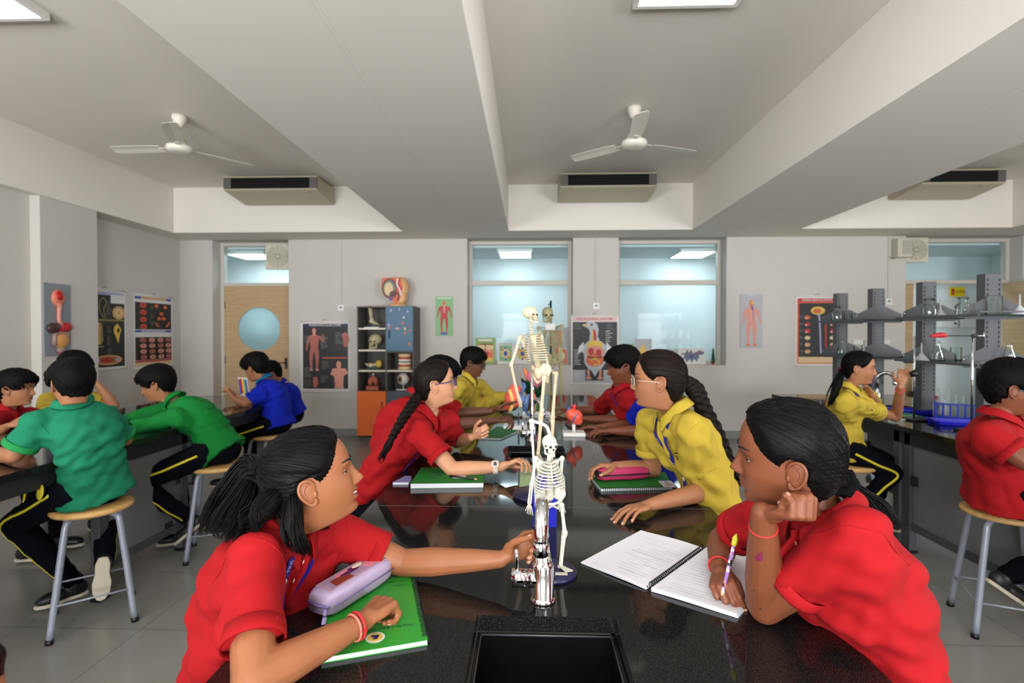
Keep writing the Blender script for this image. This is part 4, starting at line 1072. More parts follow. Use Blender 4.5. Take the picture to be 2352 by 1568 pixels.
def seat(X, Y, dx, spread=.10, kz=.56, reach=.38):
    """legs of somebody on a stool, thighs forward along dx (the sign of x)"""
    return dict(kl=v3(X + dx * reach, Y + dx * spread, kz), kr=v3(X + dx * reach, Y - dx * spread, kz), al=v3(X + dx * (reach - .06), Y + dx * spread, .10), ar=v3(X + dx * (reach - .06), Y - dx * spread, .10))

# 1 - girl in red at the near left, smiling
g1 = dict(near=True, k=.96, skin=S1, lips=LIP1, shirt=RED, hair=HAIRB, seed=11, nb=P(650, 1215, 1.10), sl=P(760, 1222, 1.25), sr=P(585, 1290, .975), el=PZ(925, 1292, .868), er=PZ(580, 1562, .872), wl=PZ(1150, 1284, .895), wr=PZ(826, 1434, .872),
          pel=v3(-.630, 1.07, .70), hunch=.035, sfrac=.70, sr_=.052, w=.95, dp=.74, hipR=(0.25, -1, 0),
          hr=dict(d=PZ(905, 1365, .878) - PZ(826, 1434, .872), n=(.1, 0, -1), curl=[(1.05, 1.5, 1.0), (1.1, 1.55, 1.0), (1.15, 1.55, 1.0), (1.15, 1.5, 1.0)], thumb=((.7, .5, .6), (.8, .0, .7), (.6, -.5, .6)), s=.98, rs=1.1),
          hl=dict(d=(.86, .05, .50), n=(.35, -1, .1), curl=[(.75, .7, .35), (.95, 1.0, .5), (1.1, 1.1, .6), (1.15, 1.1, .6)], thumb=((.75, .35, .55), (.9, .0, .45), (.95, -.1, .35))),
          head=dict(c=P(718, 1098, 1.10), f=(.90, .34, .24), s=.92, smile=1.0, hair='girl', T=.010, tie=(-.088, 0, .052), nst=420, part=(.030, -.30), gaze=(1, -.25, .1), open=.22, nose=1.08, fat=.06, brow=.8))
g1.update(kl=v3(-.30, 1.2, .55), kr=v3(-.30, .98, .55), al=v3(-.34, 1.2, .10), ar=v3(-.34, .98, .10))
r1, q = person('girl in red polo at the near left, smiling, half her long hair tied back', g1)
W = q['_W']; b = MB(); tie = W((-.100, 0, .056))
strands(b, [tie, P(578, 1062, 1.12), P(530, 1130, 1.11), P(497, 1195, 1.08), P(478, 1245, 1.06)], [.012, .024, .036, .040, .030], 420, .0014, 3, wave=.012)
strands(b, [W((-.09, -.01, .02)), P(585, 1110, 1.08), P(555, 1165, 1.04), P(525, 1215, 1.0), P(505, 1250, .98)], [.014, .030, .040, .038, .026], 380, .0014, 4, wave=.012)
strands(b, [W((-.075, -.045, -.01)), P(625, 1145, 1.02), P(590, 1190, .99), P(560, 1222, .965)], [.022, .032, .034, .022], 260, .0014, 5, wave=.010)
strands(b, [W((-.04, -.068, -.005)), P(672, 1165, 1.005), P(675, 1215, .985), P(690, 1262, .985), P(688, 1290, .99)], [.008, .018, .022, .020, .008], 200, .0013, 6, wave=.008)
strands(b, [W((-.055, .055, -.03)), P(735, 1200, 1.17), P(752, 1215, 1.19)], [.012, .022, .014], 100, .0014, 9, wave=.005)
b.build('ponytail', HAIRB, q['_hair'])
b = MB(); tc_ = W((-.099, 0, .055)); td_ = nrm(P(578, 1062, 1.12) - tc_)
for i in range(5): 
    x, y, _ = frame(td_); c_ = tc_ + td_ * (.004 * i - .004); a = np.arange(17) * 2 * pi / 16; b.tube([c_ + (x * cos(t) + y * sin(t)) * .0135 for t in a], .0034, 6)
b.build('hair_band', mat('band_black', (9, 9, 10), .9, spec=.1), q['_hair'])
b = MB(); rg = random.Random(4)
for i in range(16):   # loose wisps at the temple and above the forehead
    s_ = rg.random(); p0 = W((.040 + .02 * s_, -.060 + .03 * s_ * rg.random(), .02 + .055 * s_)); d_ = v3(rg.uniform(-.2, .8), -.3, rg.uniform(-.6, .7)); L = rg.uniform(.010, .026)
    b.tube([p0, p0 + d_ * L * .5 + v3(0, 0, .003), p0 + d_ * L + v3(.004, 0, rg.uniform(-.006, .004))], (.0004, .0004, .0002), 4)
b.build('wisps', HAIRB, q['_hair'])
band(r1, 'wrist_thread', g1['wr'], g1['er'], .0245, .0030, THREAD, .02); band(r1, 'wrist_thread', g1['wr'], g1['er'], .0240, .0024, mat('pale_thread', (214, 120, 104), .7), .055)
b, pts = ribbon(r1, 'lanyard', q, [(-.055, .0), (-.045, .06), (-.02, .12), (.00, .19), (.02, .26)], .019, NAVYR, .006)
b.build('lanyard', NAVYR, r1)
def ribbon_print(b, pts, Fv, items, size):
    for t, s_ in items:
        i = int(t * (len(pts) - 1)); d = nrm(pts[max(0, i - 2)] - pts[min(len(pts) - 1, i + 2)]); x = d; y = nrm(np.cross(Fv, x)); n = np.cross(x, y)
        if s_ == 'o': b.prism(poly_circle_(.0075), pts[i] + n * .0008, x, y, .0004, 1); b.prism(poly_circle_(.005), pts[i] + n * .0013, x, y, .0004, 2)
        else: b.text(s_, pts[i] + n * .0012, x, y, size, 1, .0003)
def poly_circle_(r, n=16): return [(r * cos(t), r * sin(t)) for t in np.arange(n) * 2 * pi / n]
RIB = [NAVYR, WHITEINK, YELINK]
b, pts = ribbon(r1, 'lanyard', q, [(.06, .02), (.055, .09), (.04, .17), (.02, .26)], .019, NAVYR, .006); ribbon_print(b, pts, q['_frame'][1], [(.12, 'TSUS'), (.28, 'o'), (.50, 'School'), (.75, 'Universal')], .012); b.build('lanyard', RIB, r1)

# 2 - girl in red at the near right, writing
g2 = dict(near=True, k=.98, skin=S2, lips=LIP2, shirt=RED, hair=HAIRB, seed=21, nb=P(1885, 1175, 1.06), sl=P(1975, 1235, .945), sr=P(1765, 1185, 1.24), el=PZ(1757, 1392, .866), er=PZ(1660, 1240, .885), wl=P(1752, 1178, .985), wr=PZ(1652, 1304, .878),
          pel=v3(.685, 1.05, .70), dp=.76, hunch=.04, sfrac=.62, sr_=.056, w=1.02, hipR=(-.2, 1, 0), arm=1.06,
          hl=dict(d=(.40, -.62, .16), n=(.10, .25, 1), curl=[(1.40, 1.55, .9), (1.40, 1.6, .9), (1.42, 1.6, .9), (1.45, 1.6, .9)], thumb=((.7, -.2, .6), (.5, -.8, .3), (.1, -1, .1)), s=.86, rs=1.08),
          hr=dict(d=PZ(1650, 1352, .885) - PZ(1652, 1304, .89) + v3(.01, 0, 0), n=(.45, 0, -.9), curl=[(.75, 1.0, .45), (.95, 1.15, .6), (1.1, 1.3, .8), (1.2, 1.35, .9)], thumb=((.8, .35, .5), (.9, .0, .5), (.85, -.25, .45)), s=.88),
          head=dict(c=P(1804, 1046, 1.03), f=(-.93, .32, -.02), s=.92, roll=-.16, hair='girl', T=.012, tie=(-.085, 0, -.045), nst=460, gaze=(1, .1, -.12), open=.26, fat=.08, nose=1.05))
g2.update(kl=v3(.40, .95, .55), kr=v3(.40, 1.18, .55), al=v3(.46, .95, .1), ar=v3(.46, 1.18, .1))
r2, q = person('girl in red polo at the near right, cheek on fist, writing in the open notebook', g2)
W = q['_W']; b = MB()
strands(b, [W((-.095, 0, -.045)), P(1945, 1118, 1.06), P(1985, 1150, 1.07), P(2025, 1188, 1.06), P(2072, 1232, 1.04)], [.018, .020, .025, .030, .020], 360, .0013, 13, wave=.008)
b.build('ponytail', HAIRB, q['_hair'])
b = MB(); c_ = W((-.102, 0, -.047)); d_ = nrm(P(1945, 1118, 1.06) - c_); x, y, _ = frame(d_); a = np.arange(25) * 2 * pi / 24
b.tube([c_ + d_ * .02 + (x * cos(t) + y * sin(t)) * (.018 + .003 * cos(6 * t)) for t in a], .0095, 8); b.build('hair_band', mat('band_black', (9, 9, 10), .9, spec=.1), q['_hair'])
ec = W((-.008, .0850, -.043)); b = MB(); a = np.arange(21) * 2 * pi / 20; b.tube([ec + v3(cos(t), 0, sin(t)) * .0085 + v3(0, -.002, -.006) for t in a], .0011, 6)
b.tube([ec + v3(.002, -.003, -.014), ec + v3(.002, -.003, -.036)], .0008, 6); b.ell(ec + v3(.002, -.003, -.038), (.002, .002, .003)); b.build('earring', GOLD, r2)
band(r2, 'wrist_thread', g2['wl'] * .86 + g2['el'] * .14, g2['el'], .0248, .0016, THREAD, 0); band(r2, 'wrist_thread', g2['wr'], g2['er'], .0240, .0022, THREAD, .03)
b = MB(); e_ = P(1744, 1278, .985); f_ = nrm(CAMN - e_); x, y, _ = frame(f_)
R2 = q['_frame']

# 3 - girl in red with the braid and blue glasses
g3 = dict(near=True, k=.95, skin=S3, lips=LIP3, shirt=RED, hair=HAIRM, seed=31, nb=P(982, 952, 2.36), sl=P(1030, 968, 2.52), sr=P(962, 992, 2.22), el=PZ(1048, 1015, .872), er=PZ(1040, 1078, .868), wl=P(1082, 1004, 2.46), wr=PZ(1150, 1072, .878),
          pel=v3(-.720, 2.24, .70), dp=.84, hunch=.02, sfrac=.66, sr_=.056, hipR=(.1, -1, 0), vox=.0035,
          hl=dict(d=(.7, -.1, .35), n=(.2, -1, .15), curl=[(.9, 1.0, .6), (1.0, 1.1, .6), (1.1, 1.2, .6), (1.1, 1.2, .6)]),
          hr=dict(d=(.90, .05, .36), n=(.3, -.25, -1), curl=[(.55, .75, .4), (.7, .8, .4), (.8, .9, .5), (.9, .9, .5)], thumb=((.8, .35, .5), (.9, .0, .5), (.85, -.25, .45))),
          head=dict(c=P(1001, 880, 2.36), f=(.97, .16, .10), s=.90, hair='girl', T=.011, tie=(-.085, 0, -.055), nst=160, open=.30, gaze=(1, 0, .1)))
g3.update(seat(-.735, 2.24, 1))
r3, q = person('girl in red polo with long brown braid, blue glasses and a wristwatch', g3)
W = q['_W']; b = MB(); braid(b, [W((-.09, -.02, -.05)), P(950, 925, 2.24), P(925, 962, 2.16), P(900, 1005, 2.12)], [.026, .026, .023, .018], turns=3.4)
strands(b, [P(903, 1000, 2.12), P(888, 1030, 2.11), P(868, 1066, 2.10)], [.012, .020, .012], 70, .0025, 33, wave=.005); b.build('braid', HAIRM, q['_hair'])
glasses(r3, q, mat('blue_frame', (24, 50, 104), .25, noise=.4, nscale=80), glass_mat('spectacle_lens', (225, 236, 255), 0, .06, .35), wire=.0024)
WAT = mat('watch_beige', (206, 190, 176), .5); d_ = nrm(np.asarray(g3['el']) * 0 + g3['er'] - g3['wr']); c_ = g3['wr'] + d_ * .022; b = MB(); x, y, _ = frame(d_); a = np.arange(29) * 2 * pi / 28
b.tube([c_ + (x * cos(t) + y * sin(t)) * .0255 for t in a], .0042, 8, up=d_); 
for o in (-.006, .006): b.tube([c_ + d_ * o + (x * cos(t) + y * sin(t)) * .0252 for t in a], .004, 8)
wt = b.build('watch', WAT, r3); up_ = nrm(v3(-.1, -.75, .65) - d_ * np.dot(v3(-.1, -.75, .65), d_)); s_ = np.cross(d_, up_); R_ = np.stack([s_, d_, up_], 1)
b = MB(); b.box(c_ + up_ * .027, (.027, .029, .008), 0, R_); wc = b.build('watch_case', WAT, wt, bevel=.002); b = MB(); b.box(c_ + up_ * .0312, (.017, .014, .0012), 0, R_); b.build('watch_face', mat('watch_lcd', (70, 66, 66), .2), wc)
b = MB(); b.ell(W((-.008, -.080, -.042)), (.004, .004, .004)); b.build('earring', GOLD, r3)
b, pts = ribbon(r3, 'lanyard', q, [(.045, .10), (.03, .18), (.02, .25), (.01, .33)], .018, NAVYR, .004); b.build('lanyard', NAVYR, r3)

# 4 - boy in red behind her
g4 = dict(k=1.0, skin=S4, lips=LIP2, shirt=RED, hair=HAIRX, seed=41, nb=P(962, 915, 2.85), sl=P(1022, 930, 3.02), sr=P(950, 945, 2.70), el=P(1052, 950, 3.05), er=P(1045, 975, 2.80), wl=P(1128, 944, 3.06), wr=P(1132, 966, 2.86), pel=v3(-.76, 2.82, .69), hunch=.07, sfrac=.7, hipR=(.1, -1, 0),
          hl=dict(d=(.85, -.05, .42), n=(.3, -.2, -1), curl=FLAT), hr=dict(d=(.95, .1, .12), n=(.25, .2, -1), curl=GRIP), head=dict(c=P(1013, 868, 2.90), f=(.95, .1, -.22), s=.96, hair='boy'))
g4.update(seat(-.76, 2.82, 1)); r4, q = person('boy in red polo, mostly hidden behind the girl with the braid', g4)
# 5 - boy in yellow with glasses
g5 = dict(k=1.0, skin=S4, lips=LIP2, shirt=YEL, hair=HAIRX, seed=51, sleeve='long', nb=P(1079, 868, 4.0), sl=P(1102, 884, 4.17), sr=P(1058, 890, 3.86), el=P(1130, 912, 4.25), er=PZ(1080, 931, .87), wl=P(1182, 912, 4.25), wr=PZ(1148, 923, .868), pel=v3(-.70, 3.98, .69), hipR=(.1, -1, 0), hunch=.02,
          hl=dict(d=(1, 0, 0), n=(.1, 0, -1), curl=RELAX), hr=dict(d=(1, .05, .0), n=(0, 0, -1), curl=RELAX), head=dict(c=P(1087, 832, 4.0), f=(.96, -.12, -.20), s=.95, hair='boy', T=.014))
g5.update(seat(-.70, 3.98, 1)); r5, q = person('boy in long-sleeved yellow shirt and dark glasses at the far left of the middle bench', g5)
glasses(r5, q, mat('black_frame', (20, 20, 24), .3), glass_mat('spectacle_lens', (225, 236, 255)), wire=.0024)
# 6 - boy in red at the far right of the middle bench
g6 = dict(k=1.03, skin=S2, lips=LIP2, shirt=REDD, hair=HAIRX, seed=61, nb=P(1428, 888, 3.36), sl=P(1448, 915, 3.18), sr=P(1408, 908, 3.52), el=PZ(1432, 966, .87), er=PZ(1372, 945, .87), wl=PZ(1352, 962, .87), wr=PZ(1310, 939, .87), pel=v3(.78, 3.34, .69), hipR=(0, 1, 0), hunch=.02, sfrac=.66,
          hl=dict(d=(-1, .1, 0), n=(0, 0, -1), curl=RELAX), hr=dict(d=(-1, .05, .02), n=(0, 0, -1), curl=FLAT), head=dict(c=P(1431, 841, 3.34), f=(-.96, .05, -.16), s=1.0, hair='boy', fat=.08, T=.020))
g6.update(seat(.78, 3.34, -1)); r6, q = person('boy in red polo facing left beside the pigeon chart', g6)
b, pts = ribbon(r6, 'lanyard', q, [(-.05, .0), (-.045, .08), (-.02, .18), (0, .26)], .018, NAVYR, .004); b.build('lanyard', NAVYR, r6)
# 7 - child in blue behind the girl in yellow
g7 = dict(k=.98, skin=S2, lips=LIP2, shirt=BLUE, hair=HAIRX, seed=71, nb=P(1512, 915, 2.95), sl=P(1510, 945, 2.82), sr=P(1478, 930, 3.08), el=PZ(1482, 990, .87), er=PZ(1450, 975, .87), wl=PZ(1408, 989, .866), wr=PZ(1385, 980, .866), pel=v3(.80, 2.95, .69), hipR=(0, 1, 0), sfrac=.62,
          hl=dict(d=(-1, 0, 0), n=(0, 0, -1), curl=RELAX), hr=dict(d=(-1, .0, 0), n=(0, 0, -1), curl=FLAT), head=dict(c=P(1535, 868, 2.95), f=(-.97, .1, -.05), s=.9, hair='boy', T=.012))
g7.update(seat(.80, 2.95, -1)); r7, q = person('child in blue shirt hidden behind the girl in yellow, only a sleeve and forearms showing', g7)
# 8 - girl in yellow with the braid
g8 = dict(near=True, k=1.0, skin=S5, lips=LIP1, shirt=YEL, hair=HAIRM, seed=81, nb=P(1545, 945, 1.98), sl=P(1590, 985, 1.83), sr=P(1490, 968, 2.14), el=PZ(1640, 1122, .868), er=PZ(1500, 1078, .87), wl=PZ(1495, 1158, .864), wr=PZ(1425, 1070, .895), pel=v3(.695, 1.92, .70), dp=.80, hipR=(-.1, 1, 0), hunch=.025, sfrac=.62, sr_=.060, vox=.0035,
          hl=dict(d=PZ(1420, 1172, .868) - PZ(1500, 1152, .868), n=(.1, 0, -1), curl=[(.30, .35, .2), (.25, .35, .2), (.28, .35, .2), (.2, .3, .2)], spread=(.22, .05, -.10, -.28), thumb=((.55, .75, .25), (.8, .5, .3), (.9, .3, .3))),
          hr=dict(d=(-.95, -.05, .05), n=(-.1, -.15, -1), curl=[(.5, .7, .4), (.55, .7, .4), (.6, .8, .4), (.6, .8, .4)]),
          head=dict(c=P(1511, 873, 1.97), f=(-.97, .20, .02), s=.94, hair='girl', T=.012, tie=(-.095, 0, .000), nst=160, open=.28))
g8.update(seat(.715, 1.92, -1)); r8, q = person('girl in yellow polo with thick black braid and pale glasses', g8)
W = q['_W']; b = MB(); braid(b, [W((-.098, 0, .005)), P(1596, 895, 1.97), P(1616, 940, 1.95), P(1648, 998, 1.93), P(1676, 1056, 1.92)], [.027, .037, .034, .029, .020], turns=4)
strands(b, [P(1674, 1050, 1.92), P(1688, 1085, 1.92), P(1698, 1124, 1.92)], [.014, .024, .014], 70, .0026, 83, wave=.008); b.build('braid', HAIRM, q['_hair'])
glasses(r8, q, mat('pale_frame', (190, 178, 156), .3), glass_mat('spectacle_lens', (225, 236, 255)), rx=.0235, rz=.0195, wire=.0013, z0=-.006)
b, pts = ribbon(r8, 'lanyard', q, [(.045, .0), (.04, .06), (.015, .12), (0, .17), (-.01, .23), (-.012, .28)], .018, NAVYR, .005); ribbon_print(b, pts, q['_frame'][1], [(.30, 'TSUS'), (.50, 'o'), (.68, 'School'), (.85, 'o')], .011); b.build('lanyard', RIB, r8)
b, pts = ribbon(r8, 'lanyard', q, [(-.05, .02), (-.03, .08), (-.01, .14), (0, .17)], .018, NAVYR, .006); b.build('lanyard', NAVYR, r8)
on = q['_on']; Rv, Fv, U = q['_frame']; b = MB(); c_ = on(-.065, .15, .003); x = np.cross(Fv, U); y = U
b.prism([(.013, .017), (-.013, .017), (-.014, -.006), (0, -.02), (.014, -.006)], c_, x, y, .0008); b.prism([(.010, .013), (-.010, .013), (-.011, -.005), (0, -.015), (.011, -.005)], c_ + Fv * .001, x, y, .0008, 1); b.prism([(.006, .008), (-.002, .009), (-.007, .001), (-.002, -.010), (.005, -.006), (.002, .0)], c_ + Fv * .002, x, y, .0008, 0)
b.build('crest', [mat('crest_dark', (34, 36, 24), .8), YEL], r8)

# 9 - boy in teal seen from behind
g9 = dict(near=True, vox=.005, vs=.008, k=1.02, skin=S5, shirt=TEAL, hair=HAIRX, seed=91, nb=P(166, 922, 2.44), sl=P(86, 968, 2.33), sr=P(246, 955, 2.63), el=P(32, 1046, 2.30), er=P(288, 1010, 2.78), wl=P(-70, 1040, 2.45), wr=v3(-2.46, 2.85, .88), pel=v3(-2.185, 2.535, .69), hipR=(.42, .9, 0), hunch=.05, sfrac=.72, w=1.0, sr_=.066, wr_amp=.9,
          hl=dict(d=(-1, .2, 0), n=(0, 0, -1), curl=RELAX), hr=dict(d=(-1, .1, 0), n=(0, 0, -1), curl=RELAX), cuff=cloth('lime', (30, 128, 66)), head=dict(c=P(163, 880, 2.38), f=(-.90, .40, -.12), s=.92, hair='boy', T=.016, seed=5),
          kl=P(35, 1200, 2.55), al=v3(-2.46, 2.72, .10), kr=v3(-2.46, 2.95, .56), ar=P(240, 1292, 2.66), tr=(-.08, .02, -1), utr=(-.55, .8, .0), tl=(-.5, -.8, 0))
r9, q = person('boy in teal green shirt seen from behind on a stool', g9)
b = MB(); c_ = P(92, 1130, 2.36); b.ell(c_, (.006, .030, .036), R=head_frame((-.4, -.9, .2), .3)); b.build('shirt_tail', cloth('yellow_lining', (196, 180, 50)), r9)
# 10 - boy in bright green
g10 = dict(k=1.0, skin=S5, lips=LIP1, shirt=GRN, hair=HAIRX, seed=101, sleeve='long', nb=P(400, 922, 3.36), sl=P(402, 955, 3.20), sr=P(402, 932, 3.50), el=P(352, 975, 3.16), er=P(340, 950, 3.48), wl=P(278, 982, 3.08), wr=P(285, 965, 3.40), pel=v3(-2.05, 3.36, .69), hipR=(.1, 1, 0), hunch=.05, w=1.0,
           hl=dict(d=(-1, 0, 0), n=(0, 0, -1), curl=RELAX), hr=dict(d=(-1, 0, 0), n=(0, 0, -1), curl=RELAX), head=dict(c=P(361, 882, 3.36), f=(-.90, -.32, -.26), s=.98, hair='boy', T=.02, seed=6),
           kl=P(318, 1108, 3.10), al=P(432, 1190, 3.25), kr=v3(-2.42, 3.48, .56), ar=v3(-2.36, 3.48, .10), tl=(-.75, -.1, -.6), utl=(-.6, 0, .8))
r10, q = person('boy in long-sleeved bright green shirt bending over the left bench', g10)
# 11, 12 - two boys in blue
g11 = dict(k=1.0, skin=S5, shirt=BLUE, hair=HAIRX, seed=111, nb=P(606, 872, 4.42), sl=P(598, 900, 4.27), sr=P(618, 888, 4.58), el=P(563, 928, 4.22), er=P(570, 918, 4.62), wl=P(540, 918, 4.30), wr=P(548, 908, 4.60), pel=v3(-2.17, 4.40, .69), hipR=(.1, 1, 0), hunch=.05, collar_mat=cloth('turquoise', (20, 90, 130)),
           hl=dict(d=(-.5, .2, .7), n=(-.6, 0, -.5), curl=RELAX), hr=dict(d=(-.8, 0, .4), n=(0, 0, -1), curl=RELAX), head=dict(c=P(587, 844, 4.40), f=(-.93, .16, -.30), s=1.0, hair='boy', T=.02, seed=7),
           kl=P(518, 1008, 4.18), al=P(530, 1090, 4.2), kr=v3(-2.5, 4.55, .56), ar=v3(-2.44, 4.55, .10))
r11, q = person('boy in blue shirt with turquoise collar on a stool near the door', g11)
g12 = dict(k=1.0, skin=S5, shirt=BLUE, hair=HAIRX, seed=121, nb=P(640, 882, 4.90), sl=P(632, 898, 4.72), sr=P(656, 892, 5.06), el=P(640, 925, 4.68), er=P(655, 925, 5.05), wl=P(605, 925, 4.70), wr=P(618, 918, 4.95), pel=v3(-2.30, 4.94, .69), hipR=(.1, 1, 0), hunch=.04,
           hl=dict(d=(-1, 0, 0), n=(0, 0, -1), curl=RELAX), hr=dict(d=(-1, 0, 0), n=(0, 0, -1), curl=RELAX), head=dict(c=P(622, 858, 4.84), f=(-.75, -.45, -.48), s=.95, hair='boy', T=.016, seed=8))
g12.update(seat(-2.30, 4.94, -1, reach=.36)); r12, q = person('boy in blue shirt at the end of the left bench, head bowed, half hidden', g12)
# 13, 14 - across the left bench
g13 = dict(k=1.0, skin=S5, lips=LIP1, shirt=REDD, hair=HAIRX, seed=131, nb=P(20, 935, 3.26), sl=P(70, 952, 3.43), sr=P(-22, 968, 3.08), el=P(75, 985, 3.42), er=P(-30, 1005, 3.0), wl=P(60, 975, 3.28), wr=P(18, 978, 3.08), pel=v3(-3.47, 3.26, .69), hipR=(-.2, -1, 0), hunch=.03,
           hl=dict(d=(.6, -.5, .2), n=(.1, -.2, -1), curl=GRIP), hr=dict(d=(.8, .2, .3), n=(.1, .8, -.5), curl=GRIP), head=dict(c=P(38, 892, 3.25), f=(.92, .26, -.04), s=.98, hair='boy', T=.018, seed=9, smile=.4))
g13.update(seat(-3.47, 3.26, 1)); r13, q = person('boy in dark red polo at the left edge of the picture, holding a card', g13)
b, pts = ribbon(r13, 'lanyard', q, [(.05, .0), (.045, .08), (.02, .16), (0, .22)], .018, NAVYR, .004); b.build('lanyard', NAVYR, r13)
g14 = dict(k=1.02, skin=S5, shirt=YEL, hair=HAIRX, seed=141, nb=P(160, 893, 3.74), sl=P(222, 915, 3.88), sr=P(108, 920, 3.58), el=P(262, 930, 3.80), er=P(110, 965, 3.50), wl=P(226, 884, 3.72), wr=P(170, 968, 3.55), pel=v3(-3.46, 3.76, .69), hipR=(-.2, -1, 0), hunch=.04,
           hl=dict(d=(-.6, -.1, .7), n=(-.6, -.1, -.5), curl=RELAX), hr=dict(d=(1, 0, 0), n=(0, 0, -1), curl=RELAX), head=dict(c=P(172, 848, 3.70), f=(.86, -.40, -.25), s=1.02, hair='boy', T=.02, seed=10))
g14.update(seat(-3.46, 3.76, 1)); r14, q = person('boy in yellow shirt behind the boy in teal, hand raised to his head', g14)
# 15 - girl in yellow at the right bench
g15 = dict(near=True, vox=.0045, vs=.008, k=.95, skin=S5, lips=LIP1, shirt=YEL, hair=HAIRX, seed=151, nb=P(1952, 890, 3.50), sl=P(1985, 905, 3.66), sr=P(1940, 922, 3.34), el=P(2015, 942, 3.66), er=PZ(2058, 958, .868), wl=P(2003, 908, 3.56), wr=P(2068, 888, 3.36), pel=v3(2.09, 3.53, .69), hipR=(-.15, -1, 0), hunch=.02, sfrac=.62,
           hl=dict(d=(-.55, -.2, .75), n=(-.8, -.1, -.3), curl=RELAX), hr=dict(d=(.25, .1, .95), n=(.5, .75, -.2), curl=[(.5, .7, .4), (.6, .8, .4), (.3, .5, .3), (.2, .4, .3)]), head=dict(c=P(1974, 845, 3.48), f=(.80, -.58, -.06), s=.92, hair='girl', T=.012, tie=(-.09, 0, -.02), nst=90, open=.36),
           kr=P(2052, 1086, 3.42), ar=P(1985, 1150, 3.40), kl=v3(2.45, 3.66, .56), al=v3(2.36, 3.66, .2), tr=(.7, -.1, -.5), utr=(.6, 0, .8))
r15, q = person('girl in yellow polo with ponytail on a stool at the right bench, one hand raised', g15)
W = q['_W']; b = MB(); strands(b, [W((-.10, 0, -.02)), P(1925, 875, 3.44), P(1912, 910, 3.40), P(1895, 945, 3.36)], [.016, .030, .032, .018], 160, .0024, 153, wave=.008); b.build('ponytail', HAIRX, q['_hair'])
b = MB(); c_ = W((-.103, 0, -.02)); d_ = nrm(P(1925, 875, 3.44) - c_); x, y, _ = frame(d_); a = np.arange(17) * 2 * pi / 16; b.tube([c_ + d_ * .01 + (x * cos(t) + y * sin(t)) * .018 for t in a], .007, 6); b.build('hair_band', mat('band_maroon', (90, 12, 32), .7), q['_hair'])
band(r15, 'wrist_thread', g15['wr'], g15['er'], .0245, .0024, THREAD, .12)
b, pts = ribbon(r15, 'lanyard', q, [(.055, .0), (.05, .05), (.03, .12)], .018, NAVYR, .004); b.build('lanyard', NAVYR, r15)
# 16 - boy in red at the right edge
g16 = dict(near=True, vox=.0045, vs=.008, k=1.08, skin=S2, lips=LIP2, shirt=RED, hair=HAIRX, seed=161, nb=P(2300, 955, 2.50), sl=P(2345, 985, 2.72), sr=P(2268, 1000, 2.34), el=P(2420, 1080, 2.75), er=P(2362, 1065, 2.24), wl=P(2450, 1060, 2.72), wr=P(2430, 1050, 2.30), pel=v3(2.265, 2.53, .70), hipR=(-.25, -1, 0), hunch=.045, w=1.12, dp=1.16, sfrac=.62, sr_=.066, wr_amp=.55,
           hl=dict(d=(1, 0, 0), n=(0, 0, -1), curl=RELAX), hr=dict(d=(1, 0, 0), n=(0, 0, -1), curl=RELAX), head=dict(c=P(2328, 893, 2.50), f=(.80, -.55, -.08), s=1.05, hair='boy', T=.022, fat=.10, seed=12),
           kr=v3(2.62, 2.36, .58), ar=P(2318, 1320, 2.62), kl=v3(2.66, 2.66, .58), al=v3(2.6, 2.66, .2), tr=(.75, -.2, -.55), utr=(.5, 0, .8), stripe=False)
r16, q = person('boy in red polo with teal glasses on a stool at the right edge', g16)
glasses(r16, q, mat('teal_frame', (16, 110, 124), .3), glass_mat('spectacle_lens', (225, 236, 255)), wire=.0024)

g17 = dict(k=.95, skin=S5, shirt=RED, hair=HAIRM, seed=171, nb=v3(-.725, .52, .875), sl=v3(-.70, .67, .845), sr=v3(-.70, .37, .845), el=v3(-.66, .74, .64), er=v3(-.66, .30, .64), wl=v3(-.60, .62, .645), wr=v3(-.60, .44, .645), pel=v3(-.80, .52, .69), hipR=(0, -1, 0),
           hl=dict(d=(.6, -.4, -.1), n=(0, 0, -1), curl=RELAX), hr=dict(d=(.6, .4, -.1), n=(0, 0, -1), curl=RELAX), head=dict(c=v3(-.668, .52, 1.000), f=(.95, .2, -.25), s=.93, hair='girl', T=.012))
g17.update(seat(-.80, .52, 1)); r17, q = person('person at the bottom left corner of the picture, only some dark hair in view', g17)
for g in (g1, g2, g3, g4, g5, g6, g7, g8, g17):      # the stools under the pupils of the middle bench
    c_ = copy_tree(st0); c_.location = (g['pel'][0], g['pel'][1], 0); c_.rotation_euler = (0, 0, radians(20)); c_['label'] = 'wooden-topped stool hidden under a pupil at the middle bench'; c_['group'] = 'stools at the middle bench'
